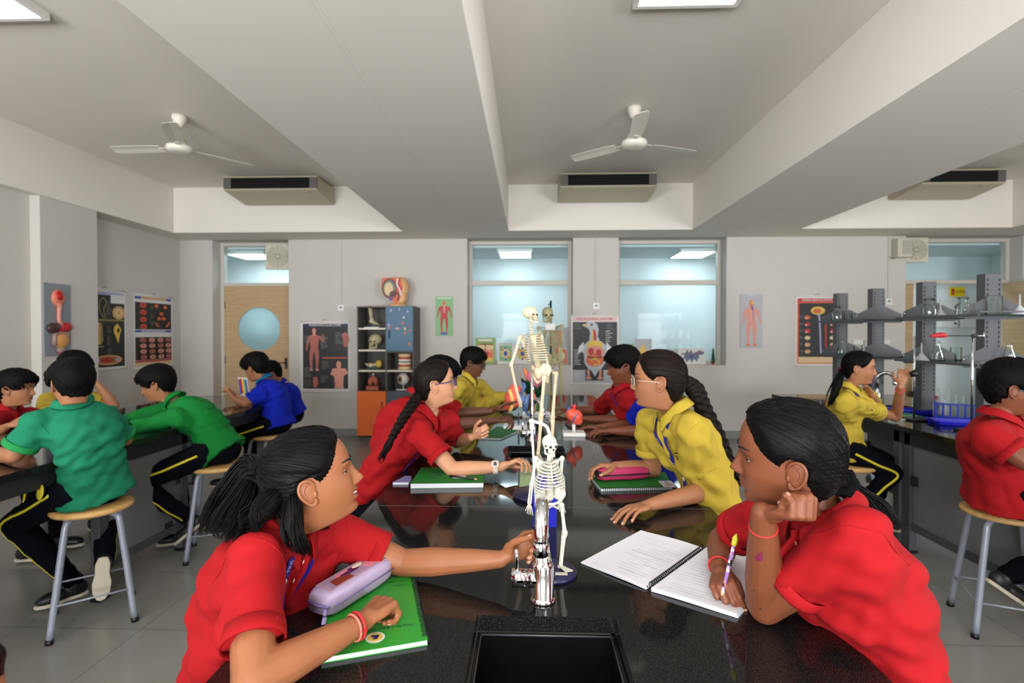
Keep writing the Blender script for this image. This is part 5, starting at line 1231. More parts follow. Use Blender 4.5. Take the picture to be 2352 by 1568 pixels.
# ---------------------------------------------------------------- wall charts, cabinet, models
def poly_circle(cx, cy, rx, ry, n=20, a0=0): return [(cx + rx * cos(a0 + t), cy + ry * sin(a0 + t)) for t in np.arange(n) * 2 * pi / n]
class Board:
    """a printed sheet: u to the right, v downwards, both 0..1"""
    def __init__(s, tl, tr, bl, thick=.004):
        s.o = np.asarray(tl, float); s.x = np.asarray(tr, float) - s.o; s.y = np.asarray(bl, float) - s.o; s.n = nrm(np.cross(s.y, s.x)); s.b = MB(); s.mats = []; s.k = 0; s.t = thick
    def mi(s, m):
        if m not in s.mats: s.mats.append(m)
        return s.mats.index(m)
    def base(s, m, u0=0, v0=0, u1=1, v1=1):
        s.b.prism([(u0, v0), (u1, v0), (u1, v1), (u0, v1)], s.o, s.x, s.y, -s.t, s.mi(m)); 
        if np.dot(np.cross(s.x, s.y), s.n) > 0: pass
        return s
    def poly(s, p, m, lift=None):
        s.k += 1; h = s.t + .0004 * s.k if lift is None else lift
        v = np.array([s.o + s.x * u + s.y * w_ + s.n * h for u, w_ in p]); s.b.add(v, [tuple(range(len(p)))], s.mi(m), False); return s
    def rect(s, u0, v0, u1, v1, m): return s.poly([(u0, v0), (u0, v1), (u1, v1), (u1, v0)], m)
    def ell(s, u, v, ru, rv, m, n=20): return s.poly(poly_circle(u, v, ru, rv, n), m)
    def lines(s, u0, v0, u1, n, dv, m, h=.006, seed=1):
        r = random.Random(seed)
        for i in range(n): s.rect(u0, v0 + i * dv, u0 + (u1 - u0) * r.uniform(.5, 1), v0 + i * dv + h, m)
        return s
    def text(s, t, u, v, hv, m, align='CENTER', stretch=1.0):
        s.k += 1; X = nrm(s.x); Y = -nrm(s.y); s.b.text(t, s.o + s.x * u + s.y * v + s.n * (s.t + .0004 * s.k), X * stretch, Y, hv * np.linalg.norm(s.y), s.mi(m), 0.0, align, .012); return s
    def stroke(s, p, w_, m):
        """thick polyline in sheet units of height"""
        ly, lx = np.linalg.norm(s.y), np.linalg.norm(s.x); q = np.array(cat([(a * lx, b * ly, 0) for a, b in p], 5 * len(p)))[:, :2]
        d = np.gradient(q, axis=0); d /= np.linalg.norm(d, axis=1, keepdims=True) + 1e-9; nn = np.stack([-d[:, 1], d[:, 0]], 1); ww = (np.interp(np.linspace(0, 1, len(q)), np.linspace(0, 1, len(w_)), w_) if not np.isscalar(w_) else np.full(len(q), w_)) * ly / 2
        a = q + nn * ww[:, None]; b_ = q - nn * ww[:, None]; s.k += 1; h = s.t + .0004 * s.k; c = lambda p_: s.o + s.x * (p_[0] / lx) + s.y * (p_[1] / ly) + s.n * h
        v = [c(p_) for p_ in a] + [c(p_) for p_ in b_]; m_ = len(q); s.b.add(v, [(i, i + 1, m_ + i + 1, m_ + i) for i in range(m_ - 1)], s.mi(m), False); return s
    def done(s, name, label, cat_, group=None, rails=True):
        r = thing(name, label, cat_, s.o + s.y + s.x * .5, group); s.b.build('sheet', s.mats, r)
        if rails:
            for v in (-.012, 1.012):
                b = MB(); b.tube([s.o + s.x * -.02 + s.y * v + s.n * .006, s.o + s.x * 1.02 + s.y * v + s.n * .006], .009, 8); b.build('rail', WHITEP, r)
            b = MB(); p = [s.o + s.x * .44 + s.y * -.02 + s.n * .005, s.o + s.x * .5 + s.y * -.05 + s.n * .005, s.o + s.x * .56 + s.y * -.02 + s.n * .005]; b.tube(p, .0025, 6); b.build('hanger', STEEL, r)
        return r
def ink(n, *c, **k): return mat('ink_' + n, c, .45, noise=.12, nscale=40)
WP = ink('white', 214, 212, 208); BK = ink('black', 22, 22, 24); TXT = ink('grey_text', 120, 118, 118); RD = ink('red', 176, 30, 34); OR = ink('orange', 206, 96, 50); PK = ink('pink', 206, 138, 122); MS = ink('muscle', 168, 92, 80); BU = ink('blue', 40, 70, 160); CR = ink('cream', 212, 186, 140); OL = ink('olive', 138, 128, 60); GN = ink('green', 120, 172, 118); LG = ink('light_grey', 166, 168, 172); DB = ink('dark_red', 120, 44, 36); YL = ink('yellow', 214, 176, 70); SKN = ink('skin', 214, 150, 128); LIL = ink('lilac', 160, 160, 200); TAN = ink('tan', 196, 150, 100)
def wallrect(x0, y0, x1, y1, Y): return P(x0, y0, Y), P(x1, y0, Y), P(x0, y1, Y)
def square(tl, tr, bl): tr[2] = tl[2]; bl[0] = tl[0]; return tl, tr, bl
def figure(B, cx, top, h, m, m2, arm=.3, wk=1.0):
    """a standing human figure in sheet units"""
    ly, lx = np.linalg.norm(B.y), np.linalg.norm(B.x); a = ly / lx * wk; s = lambda du, dv: (cx + du * h * a, top + dv * h)
    B.poly([s(*p) for p in [(-.10, .16), (.10, .16), (.145, .19), (.12, .33), (.10, .46), (.12, .54), (.02, .55), (-.02, .55), (-.12, .54), (-.10, .46), (-.12, .33), (-.145, .19)]], m)
    B.poly([s(*p) for p in poly_circle(0, .065, .052, .066, 16)], m2); B.poly([s(*p) for p in [(-.03, .12), (.03, .12), (.05, .17), (-.05, .17)]], m2)
    for k in (-1, 1):
        B.stroke([s(k * .065, .52), s(k * .085, .72), s(k * .075, .94)], [.105 * h, .075 * h, .04 * h], m); B.poly([s(k * .05, .93), s(k * .10, .93), s(k * .14, .985), s(k * .04, .985)], m2)
    B.stroke([s(-.135, .19), s(-.18, .36), s(-.21, .52)], [.06 * h, .05 * h, .03 * h], m)
    B.stroke([s(.135, .19), s(.19 + arm * .07, .34 - arm * .04), s(.22 + arm * .02, .52 - arm * .38)], [.06 * h, .05 * h, .03 * h], m)
YW = YB
# muscular system
tl, tr, bl = square(*wallrect(690, 740, 803, 897, YW)); B = Board(tl, tr, bl); B.base(WP)
B.rect(.05, .02, .97, .97, BK); B.rect(.05, .02, .97, .065, ink('navy', 26, 28, 70)); B.text('HUMAN MUSCULAR SYSTEM', .5, .043, .046, WP, stretch=.80)
figure(B, .28, .085, .63, MS, PK, 1.0, .85); B.rect(.70, .13, .96, .40, ink('black2', 32, 32, 36)); B.stroke([(.88, .16), (.93, .24), (.92, .36)], [.08, .10, .05], MS)
B.poly([(.66, .67), (.92, .67), (.97, .74), (.88, .78), (.87, .90), (.88, .965), (.70, .965), (.70, .88), (.68, .78), (.61, .76)], PK); B.ell(.78, .62, .05, .055, PK); B.rect(.45, .51, .95, .525, OR)
B.stroke([(.30, .80), (.31, .88), (.29, .95)], [.06, .08, .05], MS)
for i, (u, v, n) in enumerate(((.08, .20, 5), (.42, .20, 9), (.08, .66, 7), (.45, .56, 6), (.72, .15, 8), (.08, .84, 5), (.42, .78, 5))): B.lines(u, v, u + .17, n, .022, TXT, .006, i)
B.done('wall_chart', 'black chart of the human muscles hanging between the door and the cabinet', 'chart')
# green muscle board
tl, tr, bl = square(*wallrect(1001, 681, 1040, 771, YW)); B = Board(tl, tr, bl, .012); B.base(GN); B.rect(.08, .03, .92, .055, WP); figure(B, .5, .11, .82, RD, OR, .0, 1.0); B.stroke([(.5, .22), (.52, .42)], [.05, .04], PK); B.ell(.5, .94, .24, .035, BU)
B.done('anatomy_board', 'small green board with a red muscle figure, left of the window', 'chart', rails=False)
# pigeon chart
tl, tr, bl = square(*wallrect(1312, 726, 1421, 880, YW)); B = Board(tl, tr, bl); B.base(WP)
B.rect(.03, .085, .97, .80, BK); B.rect(.03, .01, .97, .075, ink('pale_pink', 214, 180, 176)); B.text('PIGEON GENERAL ANATOMY', .5, .043, .052, RD, stretch=.78)
FEA = ink('feather', 176, 180, 186)
B.poly([(.30, .16), (.22, .13), (.31, .11), (.36, .085), (.46, .08), (.55, .12), (.58, .20), (.56, .30), (.60, .36), (.72, .42), (.80, .52), (.74, .56), (.72, .70), (.60, .82), (.50, .86), (.40, .82), (.28, .70), (.27, .56), (.18, .50), (.28, .42), (.38, .36), (.40, .24), (.36, .18)], FEA)
B.poly([(.22, .13), (.32, .115), (.33, .15)], YL); B.ell(.43, .125, .025, .018, BK); B.stroke([(.48, .20), (.50, .30), (.48, .38)], [.035, .05, .06], RD); B.stroke([(.45, .22), (.46, .36)], [.02, .02], YL)
B.poly(poly_circle(.5, .43, .17, .07), YL); B.poly(poly_circle(.5, .53, .20, .09), PK); B.poly(poly_circle(.5, .65, .19, .10), OR); B.poly(poly_circle(.42, .52, .06, .05), RD); B.poly(poly_circle(.58, .54, .06, .05), RD); B.stroke([(.34, .60), (.5, .62), (.66, .60)], .03, DB); B.stroke([(.40, .66), (.52, .63), (.6, .70), (.46, .73)], .02, YL)
for k in (-1, 1): B.poly([(.5 + k * .24, .38), (.5 + k * .34, .46), (.5 + k * .36, .56), (.5 + k * .24, .50)], WP)
B.rect(.03, .80, .97, .985, LG); B.rect(.30, .80, .68, .955, BK)
for k in (-1, 1): B.stroke([(.49 + k * .13, .80), (.49 + k * .12, .92)], .035, PK); B.ell(.49 + k * .12, .92, .06, .022, PK)
B.poly([(.42, .80), (.58, .80), (.50, .90)], FEA)
for i, (u, v, n) in enumerate(((.06, .12, 3), (.06, .50, 8), (.74, .12, 4), (.72, .22, 6), (.76, .56, 5), (.06, .84, 4))): B.lines(u, v, u + .16, n, .03, WP if i % 2 else TXT, .007, i + 5)
B.done('wall_chart', 'chart of a pigeon cut open, on the pillar between the windows', 'chart')
# grey board with a pink figure
tl, tr, bl = square(*wallrect(1700, 675, 1751, 799, YW)); B = Board(tl, tr, bl, .012); B.base(LG); figure(B, .5, .115, .86, PK, OR, .0, .86); B.stroke([(.53, .22), (.55, .34), (.54, .50)], [.02, .03, .02], BU); B.stroke([(.5, .3), (.5, .5)], .04, SKN); B.ell(.53, .16, .08, .02, YL); B.rect(.35, .02, .65, .03, WP)
r = B.done('anatomy_board', 'grey board with a raised pink human figure, right of the windows', 'chart', rails=False)
# nervous system chart
tl, tr, bl = square(*wallrect(1828, 682, 1925, 838, YW)); B = Board(tl, tr, bl); B.base(WP); B.rect(.03, .02, .97, .98, OR); B.rect(.05, .02, .97, .075, RD); B.text('HUMAN NERVOUS SYSTEM', .5, .048, .050, WP, stretch=.72); B.rect(.07, .09, .96, .88, BK); B.rect(.06, .88, .96, .965, CR)
B.poly(poly_circle(.52, .20, .17, .06), YL); B.poly(poly_circle(.50, .205, .09, .035), OR); B.stroke([(.52, .25), (.56, .34), (.60, .86)], [.03, .025, .02], LIL); B.stroke([(.70, .36), (.72, .86)], .025, RD)
for i, (v, m) in enumerate(((.30, OR), (.40, RD), (.50, RD), (.60, CR), (.70, TAN), (.80, TAN))):
    for u in (.27, .86): B.poly(poly_circle(u, v, .07, .03 if i != 2 else .036, 12), m); B.poly(poly_circle(u - .03, v + .012, .025, .012, 8), CR)
    B.lines(.08, v - .02, .19, 2, .02, TXT, .006, i)
B.done('wall_chart', 'red-headed nervous system chart behind the right bench', 'chart')
# left wall: digestive board, plant tissue chart, blood cell chart
def side(x0, x1, yt0, yt1, yb0, X):
    a = PX(x0, yt0, X); c = PX(x1, yt1, X); d = PX(x0, yb0, X); c[2] = a[2]; d[1] = a[1]; d[2] = d[2]; return a, c, d
a, c, d = side(97, 158, 648, 653, 818, -4.68); B = Board(a, c, d, .015); B.base(ink('slate', 128, 134, 142)); r = B.done('anatomy_board', 'grey board with a raised digestive tract, on the column at the left', 'chart', rails=False)
def bp(u, v, h=.02): return B.o + B.x * u + B.y * v + B.n * (.015 + h)
m = MB(); m.ell(bp(.52, .20, 0), (.03, .075, .085), 0); m.ell(bp(.50, .17, .02), (.02, .04, .05), 1); m.tube([bp(.5, .28), bp(.47, .42), bp(.47, .50), bp(.56, .58)], (.022, .018, .018, .024), 10, 2); m.build('head_section', [ink('flesh', 206, 120, 92), RD, PK], r)
m = MB(); m.ell(bp(.28, .62), (.03, .075, .055), 0); m.ell(bp(.74, .60), (.03, .07, .045), 1); m.ell(bp(.48, .64), (.025, .08, .03), 1); m.build('liver', [ink('liver', 66, 40, 38), RD], r)
m = MB(); m.tube([bp(.30, .86), bp(.30, .70), bp(.52, .69), bp(.78, .69), bp(.78, .84)], .022, 10, 0); m.ell(bp(.55, .79), (.03, .085, .075), 1); m.ell(bp(.56, .92), (.025, .05, .035), 0); m.ell(bp(.55, .965), (.02, .022, .02), 2); m.build('intestine', [ink('colon', 150, 122, 112), ink('bowel', 206, 148, 84), RD], r)
a, c, d = side(189, 287, 661, 669, 851, XL); B = Board(a, c, d); B.base(WP); B.rect(.0, .02, .97, .98, BK); B.rect(0, .02, .97, .06, LIL); B.rect(.63, .05, .97, .16, WP); B.rect(.02, .37, .97, .39, OL); B.rect(.04, .71, .45, .725, OL)
for k in (0, .2): B.stroke([(.26 + k, .36), (.16 + k, .24), (.18 + k, .14), (.26 + k, .10), (.32 + k, .16), (.26 + k, .24), (.30 + k, .36)], .015, OL)
B.ell(.82, .28, .16, .09, TAN, 10); B.ell(.82, .28, .10, .055, CR, 10); B.ell(.82, .28, .045, .03, TAN); B.poly([(.20, .44), (.24, .41), (.38, .41), (.42, .44), (.44, .64), (.38, .69), (.24, .69), (.18, .64)], OL); B.rect(.26, .45, .37, .65, TAN); B.ell(.31, .43, .05, .02, YL); B.ell(.31, .67, .07, .02, YL)
B.poly([(.78, .42), (.88, .50), (.84, .56), (.80, .68), (.74, .60), (.68, .52), (.70, .46)], YL); B.ell(.80, .51, .035, .03, BK); B.poly(poly_circle(.55, .89, .34, .065), TAN); B.poly(poly_circle(.55, .89, .28, .042), ink('rust', 150, 80, 50)); B.ell(.52, .89, .13, .025, RD); B.ell(.3, .89, .06, .02, LIL); B.ell(.76, .89, .06, .02, LIL)
for i, (u, v) in enumerate(((.5, .13), (.5, .22), (.04, .45), (.5, .45), (.5, .60), (.04, .76), (.5, .75))): B.lines(u, v, u + .13, 5, .02, TXT, .005, i)
B.done('wall_chart', 'black plant tissue chart on the left wall, beside the column', 'chart')
a, c, d = side(306, 395, 677, 684, 845, XL); B = Board(a, c, d); B.base(WP); B.rect(.02, .01, .96, .045, BU); B.rect(.17, .01, .83, .045, TAN); B.rect(.03, .09, .96, .47, BK); B.rect(.02, .48, .96, .51, BU); B.rect(.18, .48, .80, .51, LIL); B.rect(.03, .58, .96, .90, ink('brown_black', 40, 30, 28)); B.rect(.02, .905, .96, .93, RD); B.rect(.02, .93, .96, .98, CR)
for v in (.13, .23, .33, .43): B.ell(.22, v, .085, .038, ink('cell_red', 196, 62, 40), 16); B.ell(.22, v, .03, .014, DB, 10)
for u, v in ((.55, .13), (.78, .14), (.68, .24), (.62, .31), (.74, .31)): B.ell(u, v, .055, .026, OR, 14)
B.stroke([(.52, .37), (.60, .43)], .03, OR); B.stroke([(.90, .36), (.80, .43)], .03, OR)
for i, v in enumerate((.62, .70, .78, .86)):
    for j, u in enumerate((.20, .42, .64, .85)): B.ell(u, v, .085, .030, PK if (i + j) % 3 else MS, 14); B.ell(u, v, .03, .008, DB, 8)
for i, (u, v) in enumerate(((.36, .14), (.36, .25), (.36, .36))): B.lines(u, v, u + .10, 3, .02, OL, .006, i)
B.done('wall_chart', 'chart with rows of red and pink cells, nearest the corner on the left wall', 'chart')

# cards along the window sills
def card(label, x0, y0, x1, y1, draw, Y=YB + .16):
    z0 = ZS + .002; tl = P(x0, y0, Y + .03); tr = P(x1, y0, Y + .03); tr[2] = tl[2]; bl = P(x0, y1, Y - .02); bl[0] = tl[0]; bl[2] = z0 + .001; B = Board(tl, tr, bl, .010); draw(B); return B.done('picture_card', label, 'card', rails=False)
def d1(B): B.base(ink('leaf', 126, 156, 84)); B.rect(.16, .05, .84, .12, WP); B.rect(.10, .25, .90, .90, CR); B.rect(.10, .22, .90, .27, DB); B.rect(.12, .45, .88, .88, OR); B.stroke([(.2, .55), (.3, .45), (.4, .6), (.5, .45), (.6, .6), (.7, .45), (.8, .55)], .06, PK); B.stroke([(.5, .2), (.5, .5)], .03, BK); B.ell(.55, .6, .14, .07, RD); B.rect(.14, .76, .86, .88, YL)
def cellart(bg, m1):
    def f(B):
        B.base(WP); B.rect(.10, .03, .90, .07, LG); B.rect(.12, .12, .88, .86, bg)
        r_ = random.Random(3); B.ell(.5, .5, .30, .28, m1); B.ell(.5, .5, .12, .12, BU)
        for i in range(8): B.ell(.5 + .26 * cos(i * .785), .5 + .26 * sin(i * .785), .07, .05, (YL, OR, BU, GN)[i % 4], 10)
    return f
def d3(B): B.base(LG); B.poly([(.25, .97), (.28, .62), (.40, .52), (.40, .40), (.30, .25), (.45, .08), (.62, .10), (.70, .30), (.62, .45), (.62, .55), (.85, .62), (.92, .97)], OR); B.ell(.52, .22, .13, .10, PK); B.ell(.55, .75, .22, .14, RD); B.stroke([(.5, .45), (.5, .7)], .05, CR); B.ell(.64, .8, .1, .06, BU)
def d4(B): B.base(ink('leaf', 126, 156, 84)); B.poly([(.2, .9), (.6, .2), (.9, .6)], ink('leaf_green', 60, 130, 50))
def d5(B): B.base(LG); B.poly([(.2, .95), (.30, .45), (.46, .15), (.62, .40), (.82, .95)], YL); B.stroke([(.5, .95), (.5, .6)], .05, ink('leaf_green', 60, 130, 50)); B.stroke([(.5, .8), (.3, .62)], .04, ink('leaf_green', 60, 130, 50)); B.stroke([(.5, .8), (.7, .65)], .04, ink('leaf_green', 60, 130, 50))
def d6(B):
    B.base(WP); g_ = ink('slate_blue', 96, 106, 136)
    B.poly([(.06, .5), (.14, .30), (.28, .28), (.34, .05), (.40, .28), (.48, .08), (.54, .30), (.68, .22), (.80, .12), (.96, .22), (.97, .34), (.84, .40), (.74, .45), (.80, .62), (.70, .62), (.70, .85), (.56, .66), (.48, .92), (.42, .68), (.28, .88), (.26, .66), (.12, .72)], g_); B.ell(.16, .48, .06, .10, WP); B.stroke([(.12, .36), (.4, .38), (.62, .36), (.84, .20), (.93, .28)], .06, ink('dusty_rose', 150, 104, 110)); B.ell(.5, .5, .08, .06, BU)
def d7(B): B.base(LG); B.poly(poly_circle(.5, .5, .40, .34), BU); B.poly(poly_circle(.5, .5, .32, .26), LG); B.poly(poly_circle(.45, .55, .14, .14), OR)
card('green card of a skin section, leftmost on the left window sill', 1092, 776, 1138, 836, d1)
card('small white card of a plant cell with a square green picture', 1143, 788, 1180, 836, cellart(GN, CR))
card('small white card of a round yellow cell behind the tall skeleton', 1181, 789, 1219, 836, cellart(WP, YL))
card('large grey card with an orange head and chest section, left window sill', 1262, 752, 1306, 836, d3)
card('small green card at the left of the right window sill', 1426, 790, 1455, 836, d4)
card('grey card with a yellow flame-shaped plant drawing on the right window sill', 1458, 778, 1496, 836, d5)
card('grey card with a blue ring drawing behind the head of the girl in yellow', 1499, 802, 1556, 836, d7)
card('white card with a spiky blue-grey fish-like cell on the right window sill', 1557, 800, 1618, 836, d6)
e = P(1638, 838, YB + .14); r = thing('toy_tree', 'tiny dark green cone-shaped plant in the right corner of the right window sill', 'plant', (e[0], e[1], ZS + .002)); b = MB()
for i in range(5): b.lathe([(.0, .0), (.035 - i * .005, .0), (.008, .06), (0, .062)], (e[0], e[1], ZS + .03 + i * .035), 10)
b.build('foliage', mat('fir_green', (28, 66, 44), .8), r); b = MB(); b.cyl((e[0], e[1], ZS + .002), (e[0], e[1], ZS + .04), .014, n=10); b.build('pot', mat('red_rubber', (170, 25, 35), .5), r)

# conduits with thermostats
def thermostat(label, px, py, ytop):
    a_ = P(px, py, YB); r = thing('thermostat', label, 'thermostat', (a_[0], YB, a_[2])); b = MB(); b.bx(a_[0] - .045, a_[0] + .045, YB - .02, YB - .001, a_[2] - .05, a_[2] + .04); b.build('housing', WHITEP, r, bevel=.004); b = MB(); b.bx(a_[0] - .018, a_[0] + .018, YB - .022, YB - .019, a_[2] - .010, a_[2] + .010); b.build('display', mat('lcd', (70, 96, 88), .2), r)
    b = MB(); b.bx(a_[0] - .012, a_[0] + .012, YB - .014, YB - .001, a_[2] + .04, ZB - .002); b.build('conduit', WALLC, r)
thermostat('white thermostat under a cable duct, above the muscle chart', 784, 706, 548); thermostat('white thermostat under a cable duct, above the pigeon chart', 1369, 702, 545); thermostat('white thermostat under a cable duct, beside the grey shelf posts', 2040, 692, 545)
def sockets(label, px, py):
    a_ = P(px, py, YB); r = thing('switch_plate', label, 'switch', (a_[0], YB, a_[2])); b = MB(); b.bx(a_[0] - .075, a_[0] + .075, YB - .012, YB - .001, a_[2] - .045, a_[2] + .045); b.build('plate', mat('plate_white', (206, 204, 200), .4), r, bevel=.003)
    for k in (-.04, .0, .04): b = MB(); b.bx(a_[0] + k - .014, a_[0] + k + .014, YB - .016, YB - .011, a_[2] - .025, a_[2] + .025); b.build('rocker', WHITEP, r)
sockets('white switch plate on the wall between the far rack posts', 1971, 786); sockets('white switch plate on the wall to the right of the far rack', 2032, 786)
# speaker box
a_ = P(2063, 571, YB); r = thing('speaker', 'beige wall speaker box near the top of the wall, left of the right-hand fan', 'speaker', (a_[0], YB, a_[2])); b = MB(); b.bx(a_[0] - .09, a_[0] + .09, YB - .13, YB - .001, a_[2] - .13, a_[2] + .12); b.build('cabinet', mat('beige_plastic', (196, 190, 176), .5), r, bevel=.008); b = MB(); b.bx(a_[0] - .03, a_[0] + .075, YB - .134, YB - .129, a_[2] - .09, a_[2] + .09); b.build('grille', mat('grille_grey', (168, 164, 154), .7, noise=.2, nscale=300), r)
b = MB(); b.tube(cat([P(2060, 585, YB - .06), P(2057, 592, YB - .03), P(2047, 594, YB - .02), P(2043, 588, YB - .012)], 12), .004, 6); b.build('cable', mat('red_brown_cable', (110, 60, 50), .5), r)
# exhaust fans
def exhaust(label, px, py, Y):
    a_ = P(px, py, Y); R_ = P(px + 29, py, Y)[0] - a_[0]; r = thing('exhaust_fan', label, 'fan', (a_[0], Y, a_[2])); m_ = mat('cream_plastic', (206, 200, 182), .45); b = MB(); b.bx(a_[0] - R_, a_[0] + R_, Y - .05, Y, a_[2] - R_, a_[2] + R_); b.build('housing', m_, r, bevel=.01)
    b = MB(); t = np.arange(33) * 2 * pi / 32
    for k in (.80, .62, .44, .26): b.tube([(a_[0] + R_ * k * cos(x), Y - .06, a_[2] + R_ * k * sin(x)) for x in t], .005, 6)
    for x in np.arange(12) * pi / 6: b.tube([(a_[0] + R_ * .12 * cos(x), Y - .06, a_[2] + R_ * .12 * sin(x)), (a_[0] + R_ * .80 * cos(x), Y - .056, a_[2] + R_ * .80 * sin(x))], .003, 5)
    b.build('grille', mat('grille_cream', (188, 184, 168), .5), r); b = MB(); b.cyl((a_[0], Y - .068, a_[2]), (a_[0], Y - .05, a_[2]), R_ * .14, n=16); b.build('hub', m_, r)
exhaust('cream exhaust fan in the glass above the left door', 642, 590, YG - .05); exhaust('cream exhaust fan in the glass above the right doorway', 2098, 575, YG - .05)
# through the right doorway: sign, switch boxes, extinguisher
YD = YK - .02
a_, c_, d_ = square(*wallrect(2181, 659, 2216, 681, YD)); B = Board(a_, c_, d_); B.base(ink('sign_yellow', 240, 214, 20)); B.rect(.10, .15, .30, .85, OR); B.ell(.20, .32, .07, .12, RD); B.stroke([(.13, .6), (.27, .8)], .08, RD); B.stroke([(.27, .6), (.13, .8)], .08, RD); B.text('DANGER', .64, .5, .36, RD, stretch=.8); B.done('warning_sign', 'yellow warning sign seen through the right doorway', 'sign', rails=False)
for i, (x0, y0, x1, y1, l) in enumerate(((2150, 690, 2189, 752, 'left pale switch box under the yellow sign'), (2196, 694, 2240, 752, 'right pale switch box under the yellow sign, half behind the post'))):
    a_ = P(x0, y0, YD); c_ = P(x1, y1, YD); r = thing('switch_box', l, 'switch box', ((a_[0] + c_[0]) / 2, YD, c_[2])); b = MB(); b.bx(a_[0], c_[0], YD - .10, YD, c_[2], a_[2]); b.build('door', mat('box_white', (216, 220, 214), .4), r, bevel=.006)
    for v in (.25, .85): b = MB(); q_ = a_ * (1 - v) + c_ * v; b.bx(c_[0] - .06, c_[0] - .03, YD - .108, YD - .10, q_[2] - .015, q_[2] + .015); b.build('latch', BLACKP, r)
a_ = P(2108, 900, YB + .1); r = thing('fire_extinguisher', 'red fire extinguisher with a black hose in the right doorway', 'extinguisher', (a_[0], a_[1], a_[2] - .35)); REDP = mat('extinguisher_red', (176, 22, 24), .3); x, y, z = a_[0], a_[1], a_[2] - .30
b = MB(); b.lathe([(0, 0), (.05, 0), (.055, .01), (.055, .34), (.045, .39), (.025, .42), (.025, .45), (0, .45)], (x, y, z), 20); b.build('cylinder', REDP, r); b = MB(); b.box((x, y, z + .47), (.05, .04, .04)); b.box((x + .03, y, z + .50), (.13, .025, .015)); b.build('valve', BLACKP, r); b = MB(); b.tube(cat([(x + .03, y - .02, z + .46), (x + .09, y - .06, z + .40), (x + .088, y - .05, z + .2), (x + .08, y - .04, z + .05)], 14), .010, 8); b.build('hose', BLACKP, r)
b = MB(); b.bx(x - .06, x + .06, y + .055, y + .09, z + .1, z + .3); b.bx(x - .08, x + .08, y + .09, YG + .03, z + .18, z + .22); b.build('bracket', STEEL, r)

# ---------------------------------------------------------------- ceiling units and fans
ACB = mat('beige_unit', (186, 178, 152), .45); ACD = mat('dark_grille', (58, 56, 54), .5)
def ac(label, x0, x1):
    r = thing('air_conditioner', label, 'air conditioner', ((x0 + x1) / 2, 6.4, ZC - .2)); yf, yb = 6.15, YBF - .005; zt = ZC - .035; zf0 = ZC - .19; zb0 = ZC - .255
    b = MB(); pr = [(yf, zt), (yf, zt - .012), (yf + .02, zt - .015), (yf + .02, zf0 + .012), (yf - .004, zf0 + .008), (yf - .004, zf0), (yf + .02, zf0 - .012), (yb - .08, zb0), (yb, zb0 + .02), (yb, zt)]
    b.loft([np.array([(x, a, c) for a, c in pr]) for x in (x0, x1)], sm=False); b.build('body', ACB, r, bevel=.006)
    b = MB(); w_ = x1 - x0
    b.bx(x0 + .002, x0 + .09, yf - .002, yf + .03, zf0 + .014, zt - .014); b.bx(x1 - .09, x1 - .002, yf - .002, yf + .03, zf0 + .014, zt - .014); b.bx(x0 + .002, x1 - .002, yf + .012, yf + .03, zf0 + .014, zt - .014); b.build('grille_frame', mat('brown_grey', (92, 86, 82), .5), r)
    for i in range(4):
        b = MB(); z = zf0 + .03 + i * .028; b.box((x0 + w_ / 2, yf + .004, z), (w_ - .19, .022, .004), 0, np.array(Euler((radians(-25), 0, 0)).to_matrix())); b.build('louvre', mat('black_louvre', (18, 18, 18), .5), r)
    b = MB(); b.bx(x0 + .09, x1 - .09, yf + .006, yf + .014, zf0 + .016, zt - .016); b.build('recess', mat('recess_black', (6, 6, 6), .8), r)
    b = MB(); b.bx(x1 - .24, x1 - .12, yf + .05, yf + .075, zf0 - .026, zf0 - .010); b.build('badge', mat('badge_grey', (150, 144, 124), .4), r)
    b = MB()
    for x in (x0 + .15, x1 - .15): 
        b = MB(); b.cyl((x, yf + .3, zt), (x, yf + .3, ZC), .006, n=8); b.build('hanger_rod', STEEL, r)
for x0, x1, l in ((513, 728, 'beige ceiling air conditioner in the left bay'), (1287, 1509, 'beige ceiling air conditioner in the middle bay'), (2118, 2311, 'beige ceiling air conditioner in the right bay, partly behind the beam')): ac(l, P(x0, 415, 6.15)[0], P(x1, 415, 6.15)[0])
FANW = mat('fan_white', (222, 216, 204), .4)
def ceiling_fan(label, px, py, hubz, angles, rad=.62):
    a_ = PZ(px, py, ZC); x, y = a_[0], a_[1]; r = thing('ceiling_fan', label, 'fan', (x, y, hubz)); b = MB(); b.lathe([(0, ZC - .001), (.058, ZC - .001), (.062, ZC - .02), (.045, ZC - .07), (.020, ZC - .10), (0, ZC - .10)], (x, y, 0), 24); b.build('canopy', FANW, r)
    b = MB(); b.cyl((x, y, hubz + .05), (x, y, ZC - .08), .0125, n=12); b.build('rod', FANW, r); b = MB(); b.lathe([(0, .12), (.02, .12), (.04, .10), (.058, .06), (.06, .045), (.075, .035), (.105, .02), (.108, -.005), (.09, -.028), (.05, -.034), (0, -.034)], (x, y, hubz), 30); b.build('motor', FANW, r)
    for t in angles:
        d = np.array((cos(t), sin(t), 0)); s_ = np.array((-sin(t), cos(t), 0)); c0 = np.array((x, y, hubz + .005)); b = MB(); b.box(c0 + d * .13, (.10, .035, .004), 0, np.stack([d, s_, Z3], 1)); br = b.build('blade_arm', FANW, r)
        b = MB(); rings = []
        for q_, w_ in ((.16, .045), (.24, .058), (.45, .062), (rad - .03, .058), (rad, .040)):
            rings.append([c0 + d * q_ + s_ * (k * w_) + Z3 * (k * .010 + h) for k, h in ((-1, .0), (0, .004), (1, .0), (1, .003), (0, .007), (-1, .003))])
        b.loft(rings, sm=False); b.build('blade', FANW, br)
